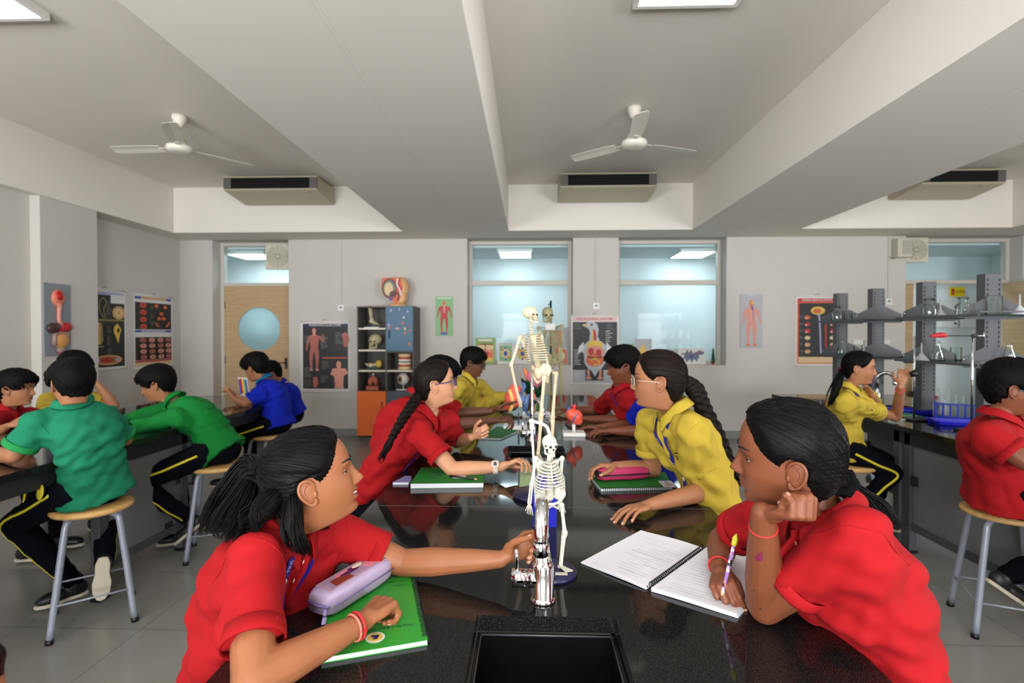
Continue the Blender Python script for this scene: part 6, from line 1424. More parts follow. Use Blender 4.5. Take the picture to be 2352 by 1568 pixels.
ceiling_fan('white ceiling fan in the left bay', 412, 266, 3.055, [radians(178), radians(52), radians(-62)]); ceiling_fan('white ceiling fan in the middle bay', 1457, 246, 3.035, [radians(22), radians(-96), radians(142)])

# ---------------------------------------------------------------- the model cabinet
CY1 = YB - .005; CY0 = CY1 - .42
xa = P(820, 800, CY0)[0]; xm = P(887, 800, CY0)[0]; xb_ = P(950, 800, CY0)[0]; zt_ = P(880, 706, CY0)[2]
CG = mat('cabinet_grey', (84, 80, 76), .6, noise=.04); r = thing('display_cabinet', 'tall grey shelf cabinet with an orange and a blue door holding anatomy models', 'cabinet', ((xa + xb_) / 2, CY0, 0)); t = .018
b = MB()
for x in (xa, xm - t / 2, xb_ - t): b.bx(x, x + t, CY0, CY1, .06, zt_)
b.bx(xa + t, xb_ - t, CY1 - .012, CY1, .06, zt_); b.bx(xa, xb_, CY0, CY1, zt_, zt_ + t); b.bx(xa + .02, xb_ - .02, CY0 + .03, CY1, 0, .06); b.build('carcass', CG, r)
SHW = mat('shelf_white', (222, 214, 198), .5); zs_ = [P(850, y, CY0)[2] for y in (753, 803, 850)]; zd_ = P(850, 897, CY0)[2]; zdb = P(850, 1000, CY0)[2]; zbl = P(920, 806, CY0)[2]
for z in zs_: b = MB(); b.bx(xa + t, xm - t / 2, CY0 + .004, CY1 - .012, z - .02, z); b.build('shelf', SHW, r)
for z in (zs_[2],): b = MB(); b.bx(xm + t / 2, xb_ - t, CY0 + .004, CY1 - .012, z - .02, z); b.build('shelf', SHW, r)
for z in (zd_ - .005, zbl): b = MB(); b.bx(xm + t / 2, xb_ - t, CY0 + .004, CY1 - .012, z - .02, z); b.build('shelf', CG, r)
b = MB(); b.bx(xa + t, xm - t / 2, CY0 + .004, CY1 - .012, zd_ - .025, zd_ - .005); b.build('shelf', CG, r)
def cdoor(x0, x1, z0, z1, m_, hx, hz, art=False):
    b = MB(); b.bx(x0 + .003, x1 - .003, CY0 - .02, CY0 - .001, z0, z1); d = b.build('door', m_, r, bevel=.002); b = MB(); b.tube([(hx, CY0 - .021, hz - .05), (hx, CY0 - .045, hz - .045), (hx, CY0 - .045, hz + .045), (hx, CY0 - .021, hz + .05)], .006, 8); b.build('handle', mat('dark_metal', (70, 66, 62), .35, .8), d)
    if art:
        B = Board((x0, CY0 - .0175, z1), (x1, CY0 - .0175, z1), (x0, CY0 - .0175, z0), .003); rr_ = random.Random(8)
        for (u, v, m2) in ((.12, .48, OR), (.12, .42, LIL), (.38, .50, LIL), (.45, .50, PK), (.62, .38, OR), (.70, .60, OR), (.70, .50, CR), (.88, .44, RD), (.88, .54, OR), (.86, .84, OR), (.66, .25, WP), (.2, .1, LIL), (.5, .08, LIL), (.8, .12, LIL)): B.poly(poly_circle(u, v, rr_.uniform(.03, .06), rr_.uniform(.02, .04), 7), m2)
        B.b.build('sticker_art', B.mats, d)
cdoor(xa, xm, zdb, zd_ - .005, mat('orange_laminate', (222, 104, 40), .45), xm - .05, zd_ - .2)
cdoor(xm, xb_, zdb, zd_ - .005, mat('slate_laminate', (76, 84, 94), .45), xm + .05, zd_ - .2)
cdoor(xm, xb_, zbl, zt_ + t, mat('blue_laminate', (58, 98, 124), .45), xm + .05, zbl + .22, True)
BONE = mat('bone', (196, 182, 152), .55, noise=.06, nscale=40); BONEW = mat('bone_white', (206, 202, 188), .5, noise=.04); BONEO = mat('bone_old', (176, 168, 130), .6, noise=.1); DKB = mat('socket_shade', (48, 40, 34), .8); YM = CY0 + .16
def skull(b, c, f, s=1.0, upright=(0, 0, 1), jaw=True):
    """cranium, face, cheekbones, jaw; sockets as dark ellipsoids, hollow shade put into colour (material 1)"""
    R = head_frame(f, 0); W_ = lambda p: np.asarray(c) + s * (R @ np.asarray(p, float)); m = MB()
    m.ell(W_((-.012, 0, .025)), np.array((.092, .071, .075)) * s, R=R); m.ell(W_((.050, 0, -.025)), np.array((.034, .045, .045)) * s, R=R)
    for k in (-1, 1): m.chain([W_((.062, k * .040, -.020)), W_((.030, k * .066, -.020)), W_((-.01, k * .066, -.015))], np.array((.009, .008, .006)) * s, 8); m.chain([W_((.070, k * .012, .012)), W_((.066, k * .05, .014))], np.array((.010, .009)) * s, 8)
    if jaw: m.chain([W_((-.002, .055, -.035)), W_((.0, .05, -.085)), W_((.075, .014, -.100)), W_((.075, -.014, -.100)), W_((.0, -.05, -.085)), W_((-.002, -.055, -.035))], np.array((.009, .012, .012, .012, .012, .009)) * s, 8)
    q_ = m.remesh(.0045 * s, 2); b.add(q_.V[0], q_.Fc, 0)
    for k in (-1, 1): b.ell(W_((.074, k * .030, -.006)), np.array((.012, .017, .014)) * s, 1, R); b.ell(W_((.030, k * .064, -.002)), np.array((.016, .006, .010)) * s, 1, R)  # dark ellipsoids on the bone, painting the shade of the hollows
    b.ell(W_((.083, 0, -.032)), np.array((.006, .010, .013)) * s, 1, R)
    for z in (-.068, -.080): b.tube([W_((.080 - abs(y) * .9, y, z)) for y in np.linspace(-.028, .028, 9)], .0048 * s, 6, 2)
def model(name, label, pos): return thing(name, label, 'model', pos)
def cp(px, z, y=None): e_ = P(px, 767, y or YM); return np.array((e_[0], y or YM, z))
# foot bones
c = cp(856, zs_[0]); r = model('foot_skeleton_model', 'bony foot and shin on the top shelf of the cabinet', c); b = MB(); b.bx(c[0] - .10, c[0] + .10, c[1] - .05, c[1] + .05, c[2], c[2] + .014); b.build('base', WHITEP, r); b = MB(); b.cyl(c + (.02, 0, .012), c + (.02, 0, .06), .004, n=8); b.build('pin', CHROME, r)
b = MB(); b.chain([c + (-.05, 0, .30), c + (-.03, 0, .17), c + (-.01, 0, .12)], (.016, .013, .024), 10); b.chain([c + (-.025, .02, .30), c + (-.01, .02, .12)], (.009, .010), 8); b.chain([c + (-.02, 0, .095), c + (.02, 0, .075), c + (.075, 0, .055)], (.028, .024, .010), 10)
for k in (-.02, -.007, .007, .02): b.chain([c + (.03, k, .075), c + (.09, k * 1.5, .052)], (.009, .006), 8)
q_ = b.remesh(.005, 1); q_.build('bones', BONE, r)
# skull
c = cp(861, zs_[1]); r = model('skull_model', 'skull on the second shelf of the cabinet', c); b = MB(); skull(b, c + (0, 0, .111), (-.8, -.6, 0), 1.0); b.build('skull', [BONEO, DKB, BONE], r)
# ear section
c = cp(858, zs_[2]); r = model('ear_model', 'cut ear model on the third shelf of the cabinet', c); b = MB(); b.ell(c + (0, 0, .02), (.12, .06, .018)); b.build('base', ink('teal_base', 60, 90, 96), r); b = MB(); b.ell(c + (.07, 0, .075), (.045, .04, .055)); b.build('auricle', YL, r); b = MB(); b.tube(cat([c + (-.12, 0, .08), c + (-.05, 0, .055), c + (.04, -.02, .07)], 10), (.006, .012, .018, .022, .026, .028, .028, .026, .024, .02), 10, 0); b.ell(c + (-.03, -.03, .06), (.035, .02, .03), 1); b.build('canal', [BONE, CR], r)
# torso on the bottom shelf
c = cp(857, zd_ - .005); r = model('tooth_model', 'reddish stepped tissue block on the lowest shelf of the cabinet', c); b = MB(); TER = mat('terracotta', (170, 92, 70), .55, noise=.12); b.bx(c[0] - .085, c[0] + .085, c[1] - .06, c[1] + .06, c[2], c[2] + .055); b.build('plinth', TER, r, bevel=.008); b = MB(); b.ell(c + (-.04, 0, .11), (.035, .05, .06)); b.ell(c + (.04, 0, .11), (.035, .05, .06)); b.ell(c + (0, 0, .15), (.05, .05, .05)); q_ = b.remesh(.007, 2); q_.build('tissue', TER, r); b = MB(); b.ell(c + (0, 0, .205), (.018, .018, .018)); b.build('tip', WHITEP, r)
# dentures
c = cp(930, zs_[2]); r = model('denture_model', 'set of false teeth on the right side of the cabinet', c); GUM = mat('gum', (196, 66, 56), .35); BSE = mat('model_stone', (222, 200, 150), .6); b = MB(); b.lathe([(0, 0), (.088, 0), (.092, .02), (.088, .045), (0, .045)], c, 28); b.lathe([(0, .165), (.086, .165), (.092, .19), (.09, .215), (0, .215)], c, 28); b.build('base', BSE, r)
b = MB(); b.lathe([(.05, .04), (.088, .04), (.090, .06), (.080, .072), (.05, .07)], c, 28, caps=False); b.lathe([(.05, .17), (.088, .17), (.090, .15), (.080, .14), (.05, .14)], c, 28, caps=False); b.build('gums', GUM, r)
b = MB()
for k in range(14):
    a = pi + (k + .5) * pi / 14; d_ = np.array((cos(a), sin(a), 0)) * .078; b.ell(c + d_ + Z3 * .082, (.010, .010, .020), 0, nu=8, nv=6); b.ell(c + d_ + Z3 * .128, (.010, .010, .020), 0, nu=8, nv=6)
b.build('tooth_row', mat('teeth_white', (236, 230, 214), .3), r); b = MB(); b.bx(c[0] - .06, c[0] + .06, c[1] + .05, c[1] + .062, c[2] + .03, c[2] + .18); b.build('hinge', BLACKP, r)
# eyeball
c = cp(926, zd_ - .005); r = model('eye_model', 'big eyeball on a white stand in the cabinet', c); b = MB(); b.bx(c[0] - .085, c[0] + .085, c[1] - .05, c[1] + .05, c[2], c[2] + .014); b.build('base', WHITEP, r); b = MB(); b.cyl(c + (0, 0, .012), c + (0, 0, .07), .007, n=10); b.build('pin', WHITEP, r); b = MB(); b.ell(c + (0, 0, .148), (.082, .082, .086), 0, nu=28, nv=18); b.ell(c + (-.022, -.071, .15), (.036, .016, .040), 1); b.ell(c + (-.024, -.084, .15), (.016, .008, .018), 2); b.build('globe', [mat('globe_white', (226, 222, 216), .25), ink('iris_amber', 150, 96, 40), BLACKP], r); b = MB(); b.tube(cat([c + (.05, -.03, .21), c + (.084, 0, .15), c + (.05, -.02, .085)], 10), .008, 8); b.build('muscle', GUM, r)
# pelvis section on top
c = cp(908, zt_ + t, CY0 + .2); r = model('pelvis_model', 'large cut model of a pelvis with an unborn baby on top of the cabinet', c); b = MB(); b.lathe([(0, 0), (.13, 0), (.13, .03), (.11, .04), (0, .04)], c + (.03, 0, 0), 24); b.build('base', ink('peach', 214, 164, 116), r)
b = MB(); sec = [(-.17, .40), (.10, .40), (.15, .22), (.17, .08), (.12, .035), (-.02, .035), (-.06, .07), (-.14, .16), (-.19, .26)]; b.prism([(u, v) for u, v in sec], c + (0, .09, 0), X3, Z3, .0 + .17, 0); q_ = MB(); q_.ell(c + (.02, .02, .26), (.17, .11, .17)); q_.ell(c + (.06, .02, .13), (.11, .11, .11)); q_.ell(c + (-.05, .02, .27), (.13, .10, .13)); qq = q_.remesh(.012, 2); vv = qq.V[0].copy(); vv[:, 1] = np.maximum(vv[:, 1], c[1] - .055); vv[:, 2] = np.minimum(vv[:, 2], c[2] + .40); hb2 = MB(); hb2.add(vv, qq.Fc); hb2.build('body_section', ink('peach', 214, 164, 116), r)
B = Board(c + (-.20, -.056, .40), c + (.20, -.056, .40), c + (-.20, -.056, .0), .001); B.poly([(.10, .03), (.72, .03), (.80, .30), (.74, .62), (.64, .88), (.50, .88), (.20, .60), (.06, .36)], OR); B.poly(poly_circle(.34, .38, .26, .34), DB); B.poly(poly_circle(.34, .38, .21, .28), ink('fluid', 110, 116, 112)); B.poly(poly_circle(.32, .40, .15, .22), CR); B.poly(poly_circle(.46, .58, .12, .11), ink('hair_brown', 84, 40, 34)); B.stroke([(.62, .05), (.60, .25), (.70, .45), (.72, .62)], .05, WP); B.stroke([(.68, .05), (.67, .25), (.76, .45)], .05, RD); B.stroke([(.58, .5), (.66, .62), (.62, .80)], .06, ink('hair_brown', 84, 40, 34)); B.poly(poly_circle(.40, .74, .07, .05), BU)
B.b.build('cut_face', B.mats, r)
# ---------------------------------------------------------------- skeletons and things on the benches
def skeleton(label, J, m, mk, stand=None):
    """J holds joints in room coordinates; every group of bones is a part"""
    A = lambda k: np.asarray(J[k], float); top, pel = A('top'), A('pel'); U = nrm(top - pel); Fv = nrm(A('f2') - U * np.dot(A('f2'), U)); R = np.cross(Fv, U); k = J.get('k', np.linalg.norm(top - pel) / .48)
    r = thing('skeleton_model', label, 'skeleton', J['base'])
    b = MB(); skull(b, A('skull'), J['f1'], J['s']); b.build('skull', [m, DKB, mk], r)
    b = MB(); sp = cat([A('skull') - Z3 * .06 * J['s'], top, top * .6 + pel * .4 - Fv * .02 * k, top * .3 + pel * .7, pel + U * .03 * k], 25)
    for i, p in enumerate(sp):
        s_ = (.015 + .011 * i / 24) * k * 1.45; b.ell(p, (s_, s_, .0078 * k * 1.45), nu=10, nv=6); b.ell(p - Fv * s_ * 1.1, (s_ * .35, s_ * .8, .006 * k), nu=6, nv=4)
        if i > 5: b.ell(p, (s_ * 1.6, s_ * .4, .004 * k), R=np.stack([R, Fv, U], 1), nu=6, nv=4)
    b.build('spine', m, r)
    b = MB(); n = J.get('ribs', 11); fr = J.get('front', True)
    for i in range(n):
        t = i / (n - 1); c = top - U * (.015 + .27 * t) * k; w_ = (.060 + .085 * min(1, t * 1.9) ** .7 - .012 * max(0, t - .7)) * k; d_ = (.055 + .05 * min(1, t * 1.6)) * k; end = 1.0 if t < .65 else 1.0 - (t - .65) * 1.25
        for sd in (-1, 1):
            pts = []
            for q_ in np.linspace(0.05, end, 14):
                a = pi * q_; pts.append(c + R * sd * w_ * sin(a) + Fv * (d_ * (-cos(a)) * .95 + .012 * k) - U * (.075 * k * q_ ** 1.2 * (.5 + t * .5)) + U * .02 * k * max(0, q_ - .75) * 3 * t)
            b.tube(pts, .0082 * k, 7, flat=.75)
    b.tube([top + Fv * .055 * k - U * .02 * k, top + Fv * .085 * k - U * .10 * k, top + Fv * .10 * k - U * .20 * k], np.array((.014, .012, .009)) * k, 8, flat=.6, up=R); b.build('rib_cage', m, r)
    b = MB(); w_ = MB()
    for sd in (-1, 1):
        w_.ell(pel + R * sd * .075 * k + U * .035 * k + Fv * .005 * k, np.array((.060, .014, .062)) * k, R=np.stack([nrm(R * sd + Fv * .55), nrm(Fv - R * sd * .5), U], 1))
        w_.chain([pel + R * sd * .09 * k - U * .02 * k, pel + R * sd * .055 * k + Fv * .05 * k - U * .03 * k, pel + Fv * .07 * k - U * .03 * k], np.array((.020, .012, .012)) * k, 8); w_.chain([pel + R * sd * .09 * k - U * .02 * k, pel + R * sd * .06 * k - U * .09 * k + Fv * .01 * k, pel + Fv * .065 * k - U * .045 * k], np.array((.016, .013, .010)) * k, 8)
    w_.ell(pel - Fv * .03 * k + U * .01 * k, np.array((.042, .02, .06)) * k, R=np.stack([R, Fv, U], 1)); q_ = w_.remesh(.0065 * k, 2); q_.V[0] = pel + (q_.V[0] - pel) * 1.2; q_.build('pelvis', m, r)
    b = MB()
    for sd, key in ((-1, 'shl'), (1, 'shr')):
        sh = A(key); sc = top + R * sd * .085 * k - U * .07 * k - Fv * .075 * k; b.prism([(-.05 * k, .05 * k), (.05 * k, .06 * k), (.0, -.085 * k)], sc, R * sd, U, .008 * k); b.chain([top + Fv * .05 * k - U * .015 * k + R * sd * .015 * k, top + R * sd * .08 * k + Fv * .04 * k, sh + U * .012 * k], np.array((.0075, .0065, .008)) * k, 8); b.chain([sc + R * sd * .03 * k + U * .05 * k, sh + U * .012 * k - Fv * .01 * k], np.array((.008, .010)) * k, 8)
    b.build('shoulder_girdle', m, r)
    def long_bone(b, p, q, r1, rm, r2): p, q = np.asarray(p), np.asarray(q); b.tube([p, p + (q - p) * .12, p + (q - p) * .5, p + (q - p) * .88, q], np.array((r1, rm * 1.15, rm, rm * 1.15, r2)), 10, round_ends=True)
    for sh, el, wr, fi in (('shl', 'ell', 'wrl', 'hal'), ('shr', 'elr', 'wrr', 'har')):
        b = MB(); long_bone(b, A(sh), A(el), .026 * k, .0145 * k, .024 * k); d = nrm(A(wr) - A(el)); s_ = nrm(np.cross(d, Fv + R * .3)); 
        for o in (-1, 1): long_bone(b, A(el) + s_ * o * .010 * k, A(wr) + s_ * o * .011 * k, .014 * k, .0085 * k, .011 * k)
        h = nrm(A(fi) - A(wr)); L = np.linalg.norm(A(fi) - A(wr)); b.ell(A(wr) + h * .018 * k, (.016 * k, .016 * k, .014 * k))
        for j in range(5): f_ = (j - 2) * .010 * k; b.tube([A(wr) + h * .02 * k + s_ * f_ * .7, A(wr) + h * L * .5 + s_ * f_ * 1.3, A(wr) + h * L * (1, .97, .95, .92, .7)[j] + s_ * f_ * 1.9], np.array((.0055, .0048, .0034)) * k, 6, round_ends=True)
        b.build('arm_bones', m, r)
    for hp, kn, an_, ft in (('hpl', 'knl', 'anl', 'ftl'), ('hpr', 'knr', 'anr', 'ftr')):
        b = MB(); hi, kq, aq, fq = A(hp), A(kn), A(an_), A(ft); inn = nrm(pel - hi); b.chain([hi + inn * .035 * k + U * .01 * k, hi], np.array((.020, .016)) * k, 10); long_bone(b, hi, kq + (hi - kq) * .03, .030 * k, .0180 * k, .034 * k); long_bone(b, kq - (kq - aq) * .03, aq, .032 * k, .0160 * k, .021 * k)
        s_ = nrm(np.cross(nrm(aq - kq), Fv)); long_bone(b, kq + s_ * .022 * k - (kq - aq) * .08, aq + s_ * .014 * k, .010 * k, .0062 * k, .009 * k); h = nrm(fq - aq); sd_ = nrm(np.cross(h, Z3)); L = np.linalg.norm(fq - aq); b.ell(aq - h * .02 * k - Z3 * .02 * k, (.020 * k, .020 * k, .018 * k)); b.ell(kq + Fv * .025 * k, (.016 * k, .010 * k, .018 * k), R=np.stack([R, Fv, U], 1))
        for j in range(5): f_ = (j - 2) * .012 * k; b.tube([aq + sd_ * f_ * .5 - Z3 * .008 * k, aq + h * L * .55 + sd_ * f_ * 1.1 - Z3 * .006 * k, fq + sd_ * f_ * 1.6 - h * abs(j - 1) * .006 * k], np.array((.010, .007, .005)) * k, 6, round_ends=True)
        b.build('leg_bones', m, r)
    return r
# small white skeleton behind the near tap
Y2 = 1.315; S = lambda x, y, dy=0: P(x, y, Y2 + dy)
bz = PZ(1268, 1325, TT)
r = skeleton('small white plastic skeleton behind the near tap, facing the viewer', dict(base=(bz[0], bz[1], TT), skull=S(1263, 1021, -.005), f1=(.42, -.9, -.05), s=.245, top=S(1261, 1057), pel=S(1264, 1143), f2=(.25, -1, 0), k=.255, shl=S(1291, 1052, .0), shr=S(1231, 1052, -.01), ell=S(1288, 1108, .015), elr=S(1221, 1112, -.01), wrl=S(1287, 1152, .01), wrr=S(1216, 1155, -.02), hal=S(1290, 1176, 0), har=S(1215, 1182, -.03),
    hpl=S(1290, 1160), hpr=S(1243, 1162), knl=S(1297, 1224, -.005), knr=S(1254, 1228, -.01), anl=S(1288, 1298, -.01), anr=S(1265, 1302, -.01), ftl=PZ(1310, 1313, TT + .016), ftr=PZ(1262, 1322, TT + .02)), BONEW, BONEW)
NAV = mat('navy_plastic', (26, 26, 62), .35)
b = MB(); b.lathe([(0, 0), (.062, 0), (.064, .006), (.060, .012), (0, .014)], (bz[0], bz[1] + .02, TT), 36); b.box((bz[0] + .022, bz[1] - .012, TT + .0145), (.030, .014, .001), 1); b.build('base', [NAV, mat('plate_cream', (206, 196, 180), .5)], r)
b = MB(); b.tube([(bz[0] - .02, bz[1] + .03, TT + .01), S(1232, 1180, .06), S(1221, 966, .05)], .0032, 8); b.tube(cat([S(1216, 966, .05), S(1235, 970, .04), S(1254, 978, .02), S(1260, 990, .0), S(1263, 998, 0)], 14), .0042, 8); b.cyl(S(1221, 962, .05), S(1222, 985, .05), .006, n=10); b.build('stand', WHITEP, r)
# tall cream skeleton
Y1 = 1.92; S = lambda x, y, dy=0: P(x, y, Y1 + dy); fb = nrm((.62, .72, 0)); e = PZ(1232, 1140, TT)
r = skeleton('tall cream skeleton in the middle of the bench, seen from behind, skull turned right', dict(base=(e[0], e[1], TT), skull=S(1219, 722), f1=(.98, .0, .02), s=.305, top=S(1221, 766), pel=S(1240, 858, .01), f2=fb, k=.325, shl=S(1194, 775, -.03), shr=S(1243, 773, .03), ell=S(1174, 838, -.05), elr=S(1259, 842, .04), wrl=S(1186, 894, -.03), wrr=S(1268, 852, .09), hal=S(1198, 936, -.02), har=S(1278, 858, .13),
    hpl=S(1250, 866, -.05), hpr=S(1277, 858, .05), knl=S(1242, 958, -.03), knr=S(1269, 962, .06), anl=S(1236, 1040, -.03), anr=S(1266, 1062, .06), ftl=S(1245, 1066, .0), ftr=S(1275, 1085, .08)), BONE, BONE)
b = MB(); b.lathe([(0, 0), (.085, 0), (.088, .010), (.082, .018), (0, .02)], (e[0], e[1], TT), 36); b.build('base', NAV, r); b = MB(); b.tube([S(1221, 850), S(1223, 960), (e[0], e[1], TT + .015)], .0048, 10); b.build('rod', CHROME, r)
# life-size skeleton by the window
Y3_ = 6.25; S = lambda x, y, dy=0: P(x, y, Y3_ + dy); e = P(1262, 900, Y3_)
sk3 = dict(base=(e[0], Y3_ + .1, 0), skull=S(1258, 722), f1=(.12, -1, -.1), s=.93, top=S(1264, 752), pel=S(1276, 826), f2=(.25, -1, 0), k=.80, shl=S(1292, 748, -.05), shr=S(1236, 752, .02), ell=S(1290, 795), elr=S(1240, 800), wrl=S(1286, 838), wrr=S(1242, 842), hal=S(1286, 868), har=S(1244, 872), hpl=S(1289, 838), hpr=S(1262, 838), knl=S(1288, 905), knr=S(1262, 905), anl=S(1288, 978), anr=S(1262, 978), ftl=S(1290, 990, -.16), ftr=S(1258, 990, -.16))
r = skeleton('life-size yellowed skeleton hanging on a black pole before the left window', sk3, BONEO, BONEO)
b = MB(); pz = S(1265, 690, .10); b.cyl((pz[0], pz[1], .03), (pz[0], pz[1], pz[2]), .013, n=10); b.tube([(pz[0], pz[1], pz[2] - .03), S(1259, 700, 0)], .006, 8)
for a in range(5): b.tube([(pz[0], pz[1], .06), (pz[0] + .26 * cos(a * 1.2566), pz[1] + .26 * sin(a * 1.2566), .02)], .014, 8)
b.build('stand', BLACKP, r); b = MB(); c = S(1264, 750, -.14); b.box(c, (.11, .004, .075)); b.build('tag', WP, r)

# pink flower model
e = PZ(1226, 940, TT); c = np.array((e[0], e[1], TT)); r = thing('flower_model', 'large pink lotus flower model with dark green leaves, far along the middle bench', 'model', c); LG_ = mat('leaf_dark', (22, 70, 40), .45); PKP = mat('petal_pink', (226, 120, 148), .4, noise=.15, nscale=12)
b = MB(); b.lathe([(0, 0), (.085, 0), (.09, .012), (.05, .03), (.022, .05), (.022, .10), (0, .10)], c, 24); b.build('base', mat('base_green', (44, 118, 52), .45), r)
def petal(b, c, a, L, w_, open_, curve, mi=0):
    d = np.array((cos(a), sin(a), 0)); s_ = np.array((-sin(a), cos(a), 0)); rings = []
    for t in np.linspace(0.02, .98, 11):
        ang = open_ - curve * t; p = c + d * (L * (sin(open_) * t - curve * .35 * t * t)) + Z3 * L * t * cos(ang * .6); ww = w_ * sin(pi * min(1, t ** .8)) ** .75
        rings.append([p + s_ * ww * k - d * ww * .45 * (abs(k) ** 2) for k in np.linspace(-1, 1, 7)] + [p + s_ * ww * k - d * (ww * .45 * k * k + .004) for k in np.linspace(1, -1, 7)])
    b.loft(rings, mi)
for i in range(7):
    b = MB(); petal(b, c + Z3 * .09, i * 2 * pi / 7 - 1.3, .21, .062, .75, 1.0); b.build('petal', PKP, r)
for i in range(4):
    b = MB(); petal(b, c + Z3 * .075, i * 2 * pi / 4 - .5, .18, .065, 1.05, .55); b.build('leaf', LG_, r)
for i, (x, y) in enumerate(((-.06, -.02), (.01, -.04), (.05, .0))): b = MB(); b.tube([c + (x * .3, y * .3, .12), c + (x * .8, y, .25), c + (x * 1.2, y, .315)], (.010, .012, .013), 10, round_ends=True); b.build('stamen', mat('stamen_orange', (230, 126, 50), .5), r)
# ear model between the hands
e = PZ(1184, 984, TT); c = np.array((e[0], e[1], TT)); r = thing('ear_model', 'red and blue ear model on a white base, before the boys', 'model', c); b = MB(); b.bx(c[0] - .075, c[0] + .075, c[1] - .05, c[1] + .05, c[2], c[2] + .026); b.build('base', WHITEP, r, bevel=.003); b = MB(); b.cyl(c + (.02, 0, .024), c + (.02, 0, .10), .005, n=8); b.build('pin', STEEL, r)
o = P(1178, 915, e[1]); b = MB(); b.ell(o, (.055, .05, .065)); b.ell(o + (-.03, 0, -.035), (.03, .04, .04)); b.ell(o + (.01, 0, .055), (.04, .035, .03)); q_ = b.remesh(.006, 2); q_.V[0] = q_.V[0] + q_.N * wrinkle(q_.V[0], .004, 2)[:, None]; q_.build('inner_ear', mat('ear_red', (206, 82, 68), .35, noise=.35, nscale=30), r)
b = MB(); b.tube(cat([o + (.03, 0, .0), o + (.075, 0, -.015), o + (.105, -.01, -.02)], 8), (.026, .028, .03, .034, .04, .046, .05, .05), 16); b.build('canal', mat('ear_blue', (92, 124, 168), .35, noise=.1), r); b = MB(); b.ell(o + (.125, -.01, -.025), (.016, .055, .085)); b.ell(o + (.140, -.01, -.03), (.008, .04, .062), 1); b.build('auricle', [mat('ear_orange', (222, 108, 66), .4), mat('ear_flesh', (214, 150, 116), .4)], r); b = MB(); b.tube(cat([o + (.05, 0, .03), o + (.075, 0, .075), o + (.06, 0, .10)], 8), .010, 8); b.tube(cat([o + (.06, 0, -.04), o + (.09, 0, -.09), o + (.105, 0, -.11)], 8), .009, 8); b.build('vessel', mat('vessel_blue', (60, 90, 150), .4), r); b = MB(); b.tube(cat([o + (-.02, -.03, -.08), o + (.0, -.04, -.02), o + (-.02, -.04, .06)], 10), .012, 8); b.build('canal_loop', mat('loop_yellow', (222, 180, 96), .4), r)
# heart model
e = PZ(1318, 1000, TT); c = np.array((e[0], e[1], TT)); r = thing('heart_model', 'small red heart model on a white base, right of the tall skeleton', 'model', c); b = MB(); b.bx(c[0] - .065, c[0] + .065, c[1] - .04, c[1] + .06, c[2], c[2] + .022); b.build('base', WHITEP, r, bevel=.003); b = MB(); b.cyl(c + (0, 0, .02), c + (0, 0, .07), .010, n=12); b.build('post', WHITEP, r)
o = c + (0, 0, .112); b = MB(); b.ell(o + (.012, 0, -.005), (.040, .038, .042)); b.ell(o + (-.018, 0, .015), (.034, .034, .034)); b.ell(o + (.028, 0, -.025), (.026, .026, .026)); q_ = b.remesh(.005, 2); q_.V[0] = q_.V[0] + q_.N * wrinkle(q_.V[0], .002, 4)[:, None]; q_.build('muscle', mat('heart_red', (212, 84, 62), .35, noise=.4, nscale=26), r); b = MB(); b.tube(cat([o + (.005, 0, .03), o + (.0, 0, .058), o + (.012, 0, .066)], 8), .012, 10); b.build('aorta', mat('aorta_red', (196, 30, 34), .35), r); b = MB(); b.tube([o + (-.03, 0, .03), o + (-.032, 0, .058)], .010, 10); b.tube(cat([o + (.02, -.03, .02), o + (.0, -.036, .0), o + (-.01, -.03, -.03)], 8), .004, 6); b.build('vein', mat('vessel_blue', (60, 90, 150), .4), r)
# white slab by the flower
e = PZ(1232, 957, TT); r = thing('model_stand', 'low white block on the bench in front of the pink flower model', 'stand', (e[0], e[1], TT)); b = MB(); b.bx(e[0] - .10, e[0] + .10, e[1] - .03, e[1] + .05, TT, TT + .035); b.build('block', WHITEP, r, bevel=.004); b = MB(); b.bx(e[0] - .09, e[0] + .09, e[1] - .031, e[1] - .029, TT + .008, TT + .026); b.build('label_strip', LG, r)
# glass beaker by the second sink
e = PZ(1247, 1066, TT); flask('beaker', 'glass beaker on the middle bench behind the small white skeleton', 'beaker', [(.0, 0), (.036, 0), (.038, .004), (.038, .10), (.041, .105)], (e[0], e[1], TT))
# blue box
e = PZ(1251, 1210, TT); r = thing('storage_box', 'upright blue plastic box on the bench behind the small white skeleton', 'box', (e[0], e[1] + .05, TT)); x, y = e[0], e[1]; w_, d_, h_, t = .037, .10, .135, .003; b = MB(); b.bx(x - w_, x + w_, y, y + t, TT, TT + h_); b.bx(x - w_, x + w_, y + d_ - t, y + d_, TT, TT + h_); b.bx(x - w_, x - w_ + t, y + t, y + d_ - t, TT, TT + h_); b.bx(x + w_ - t, x + w_, y + t, y + d_ - t, TT, TT + h_); b.bx(x - w_ + t, x + w_ - t, y + t, y + d_ - t, TT, TT + t); b.build('box', BL2, r); b = MB(); b.tube([(x - w_, y, TT + h_), (x + w_, y, TT + h_), (x + w_, y + d_, TT + h_), (x - w_, y + d_, TT + h_), (x - w_, y, TT + h_)], .003, 6); b.build('rim', BL2, r)
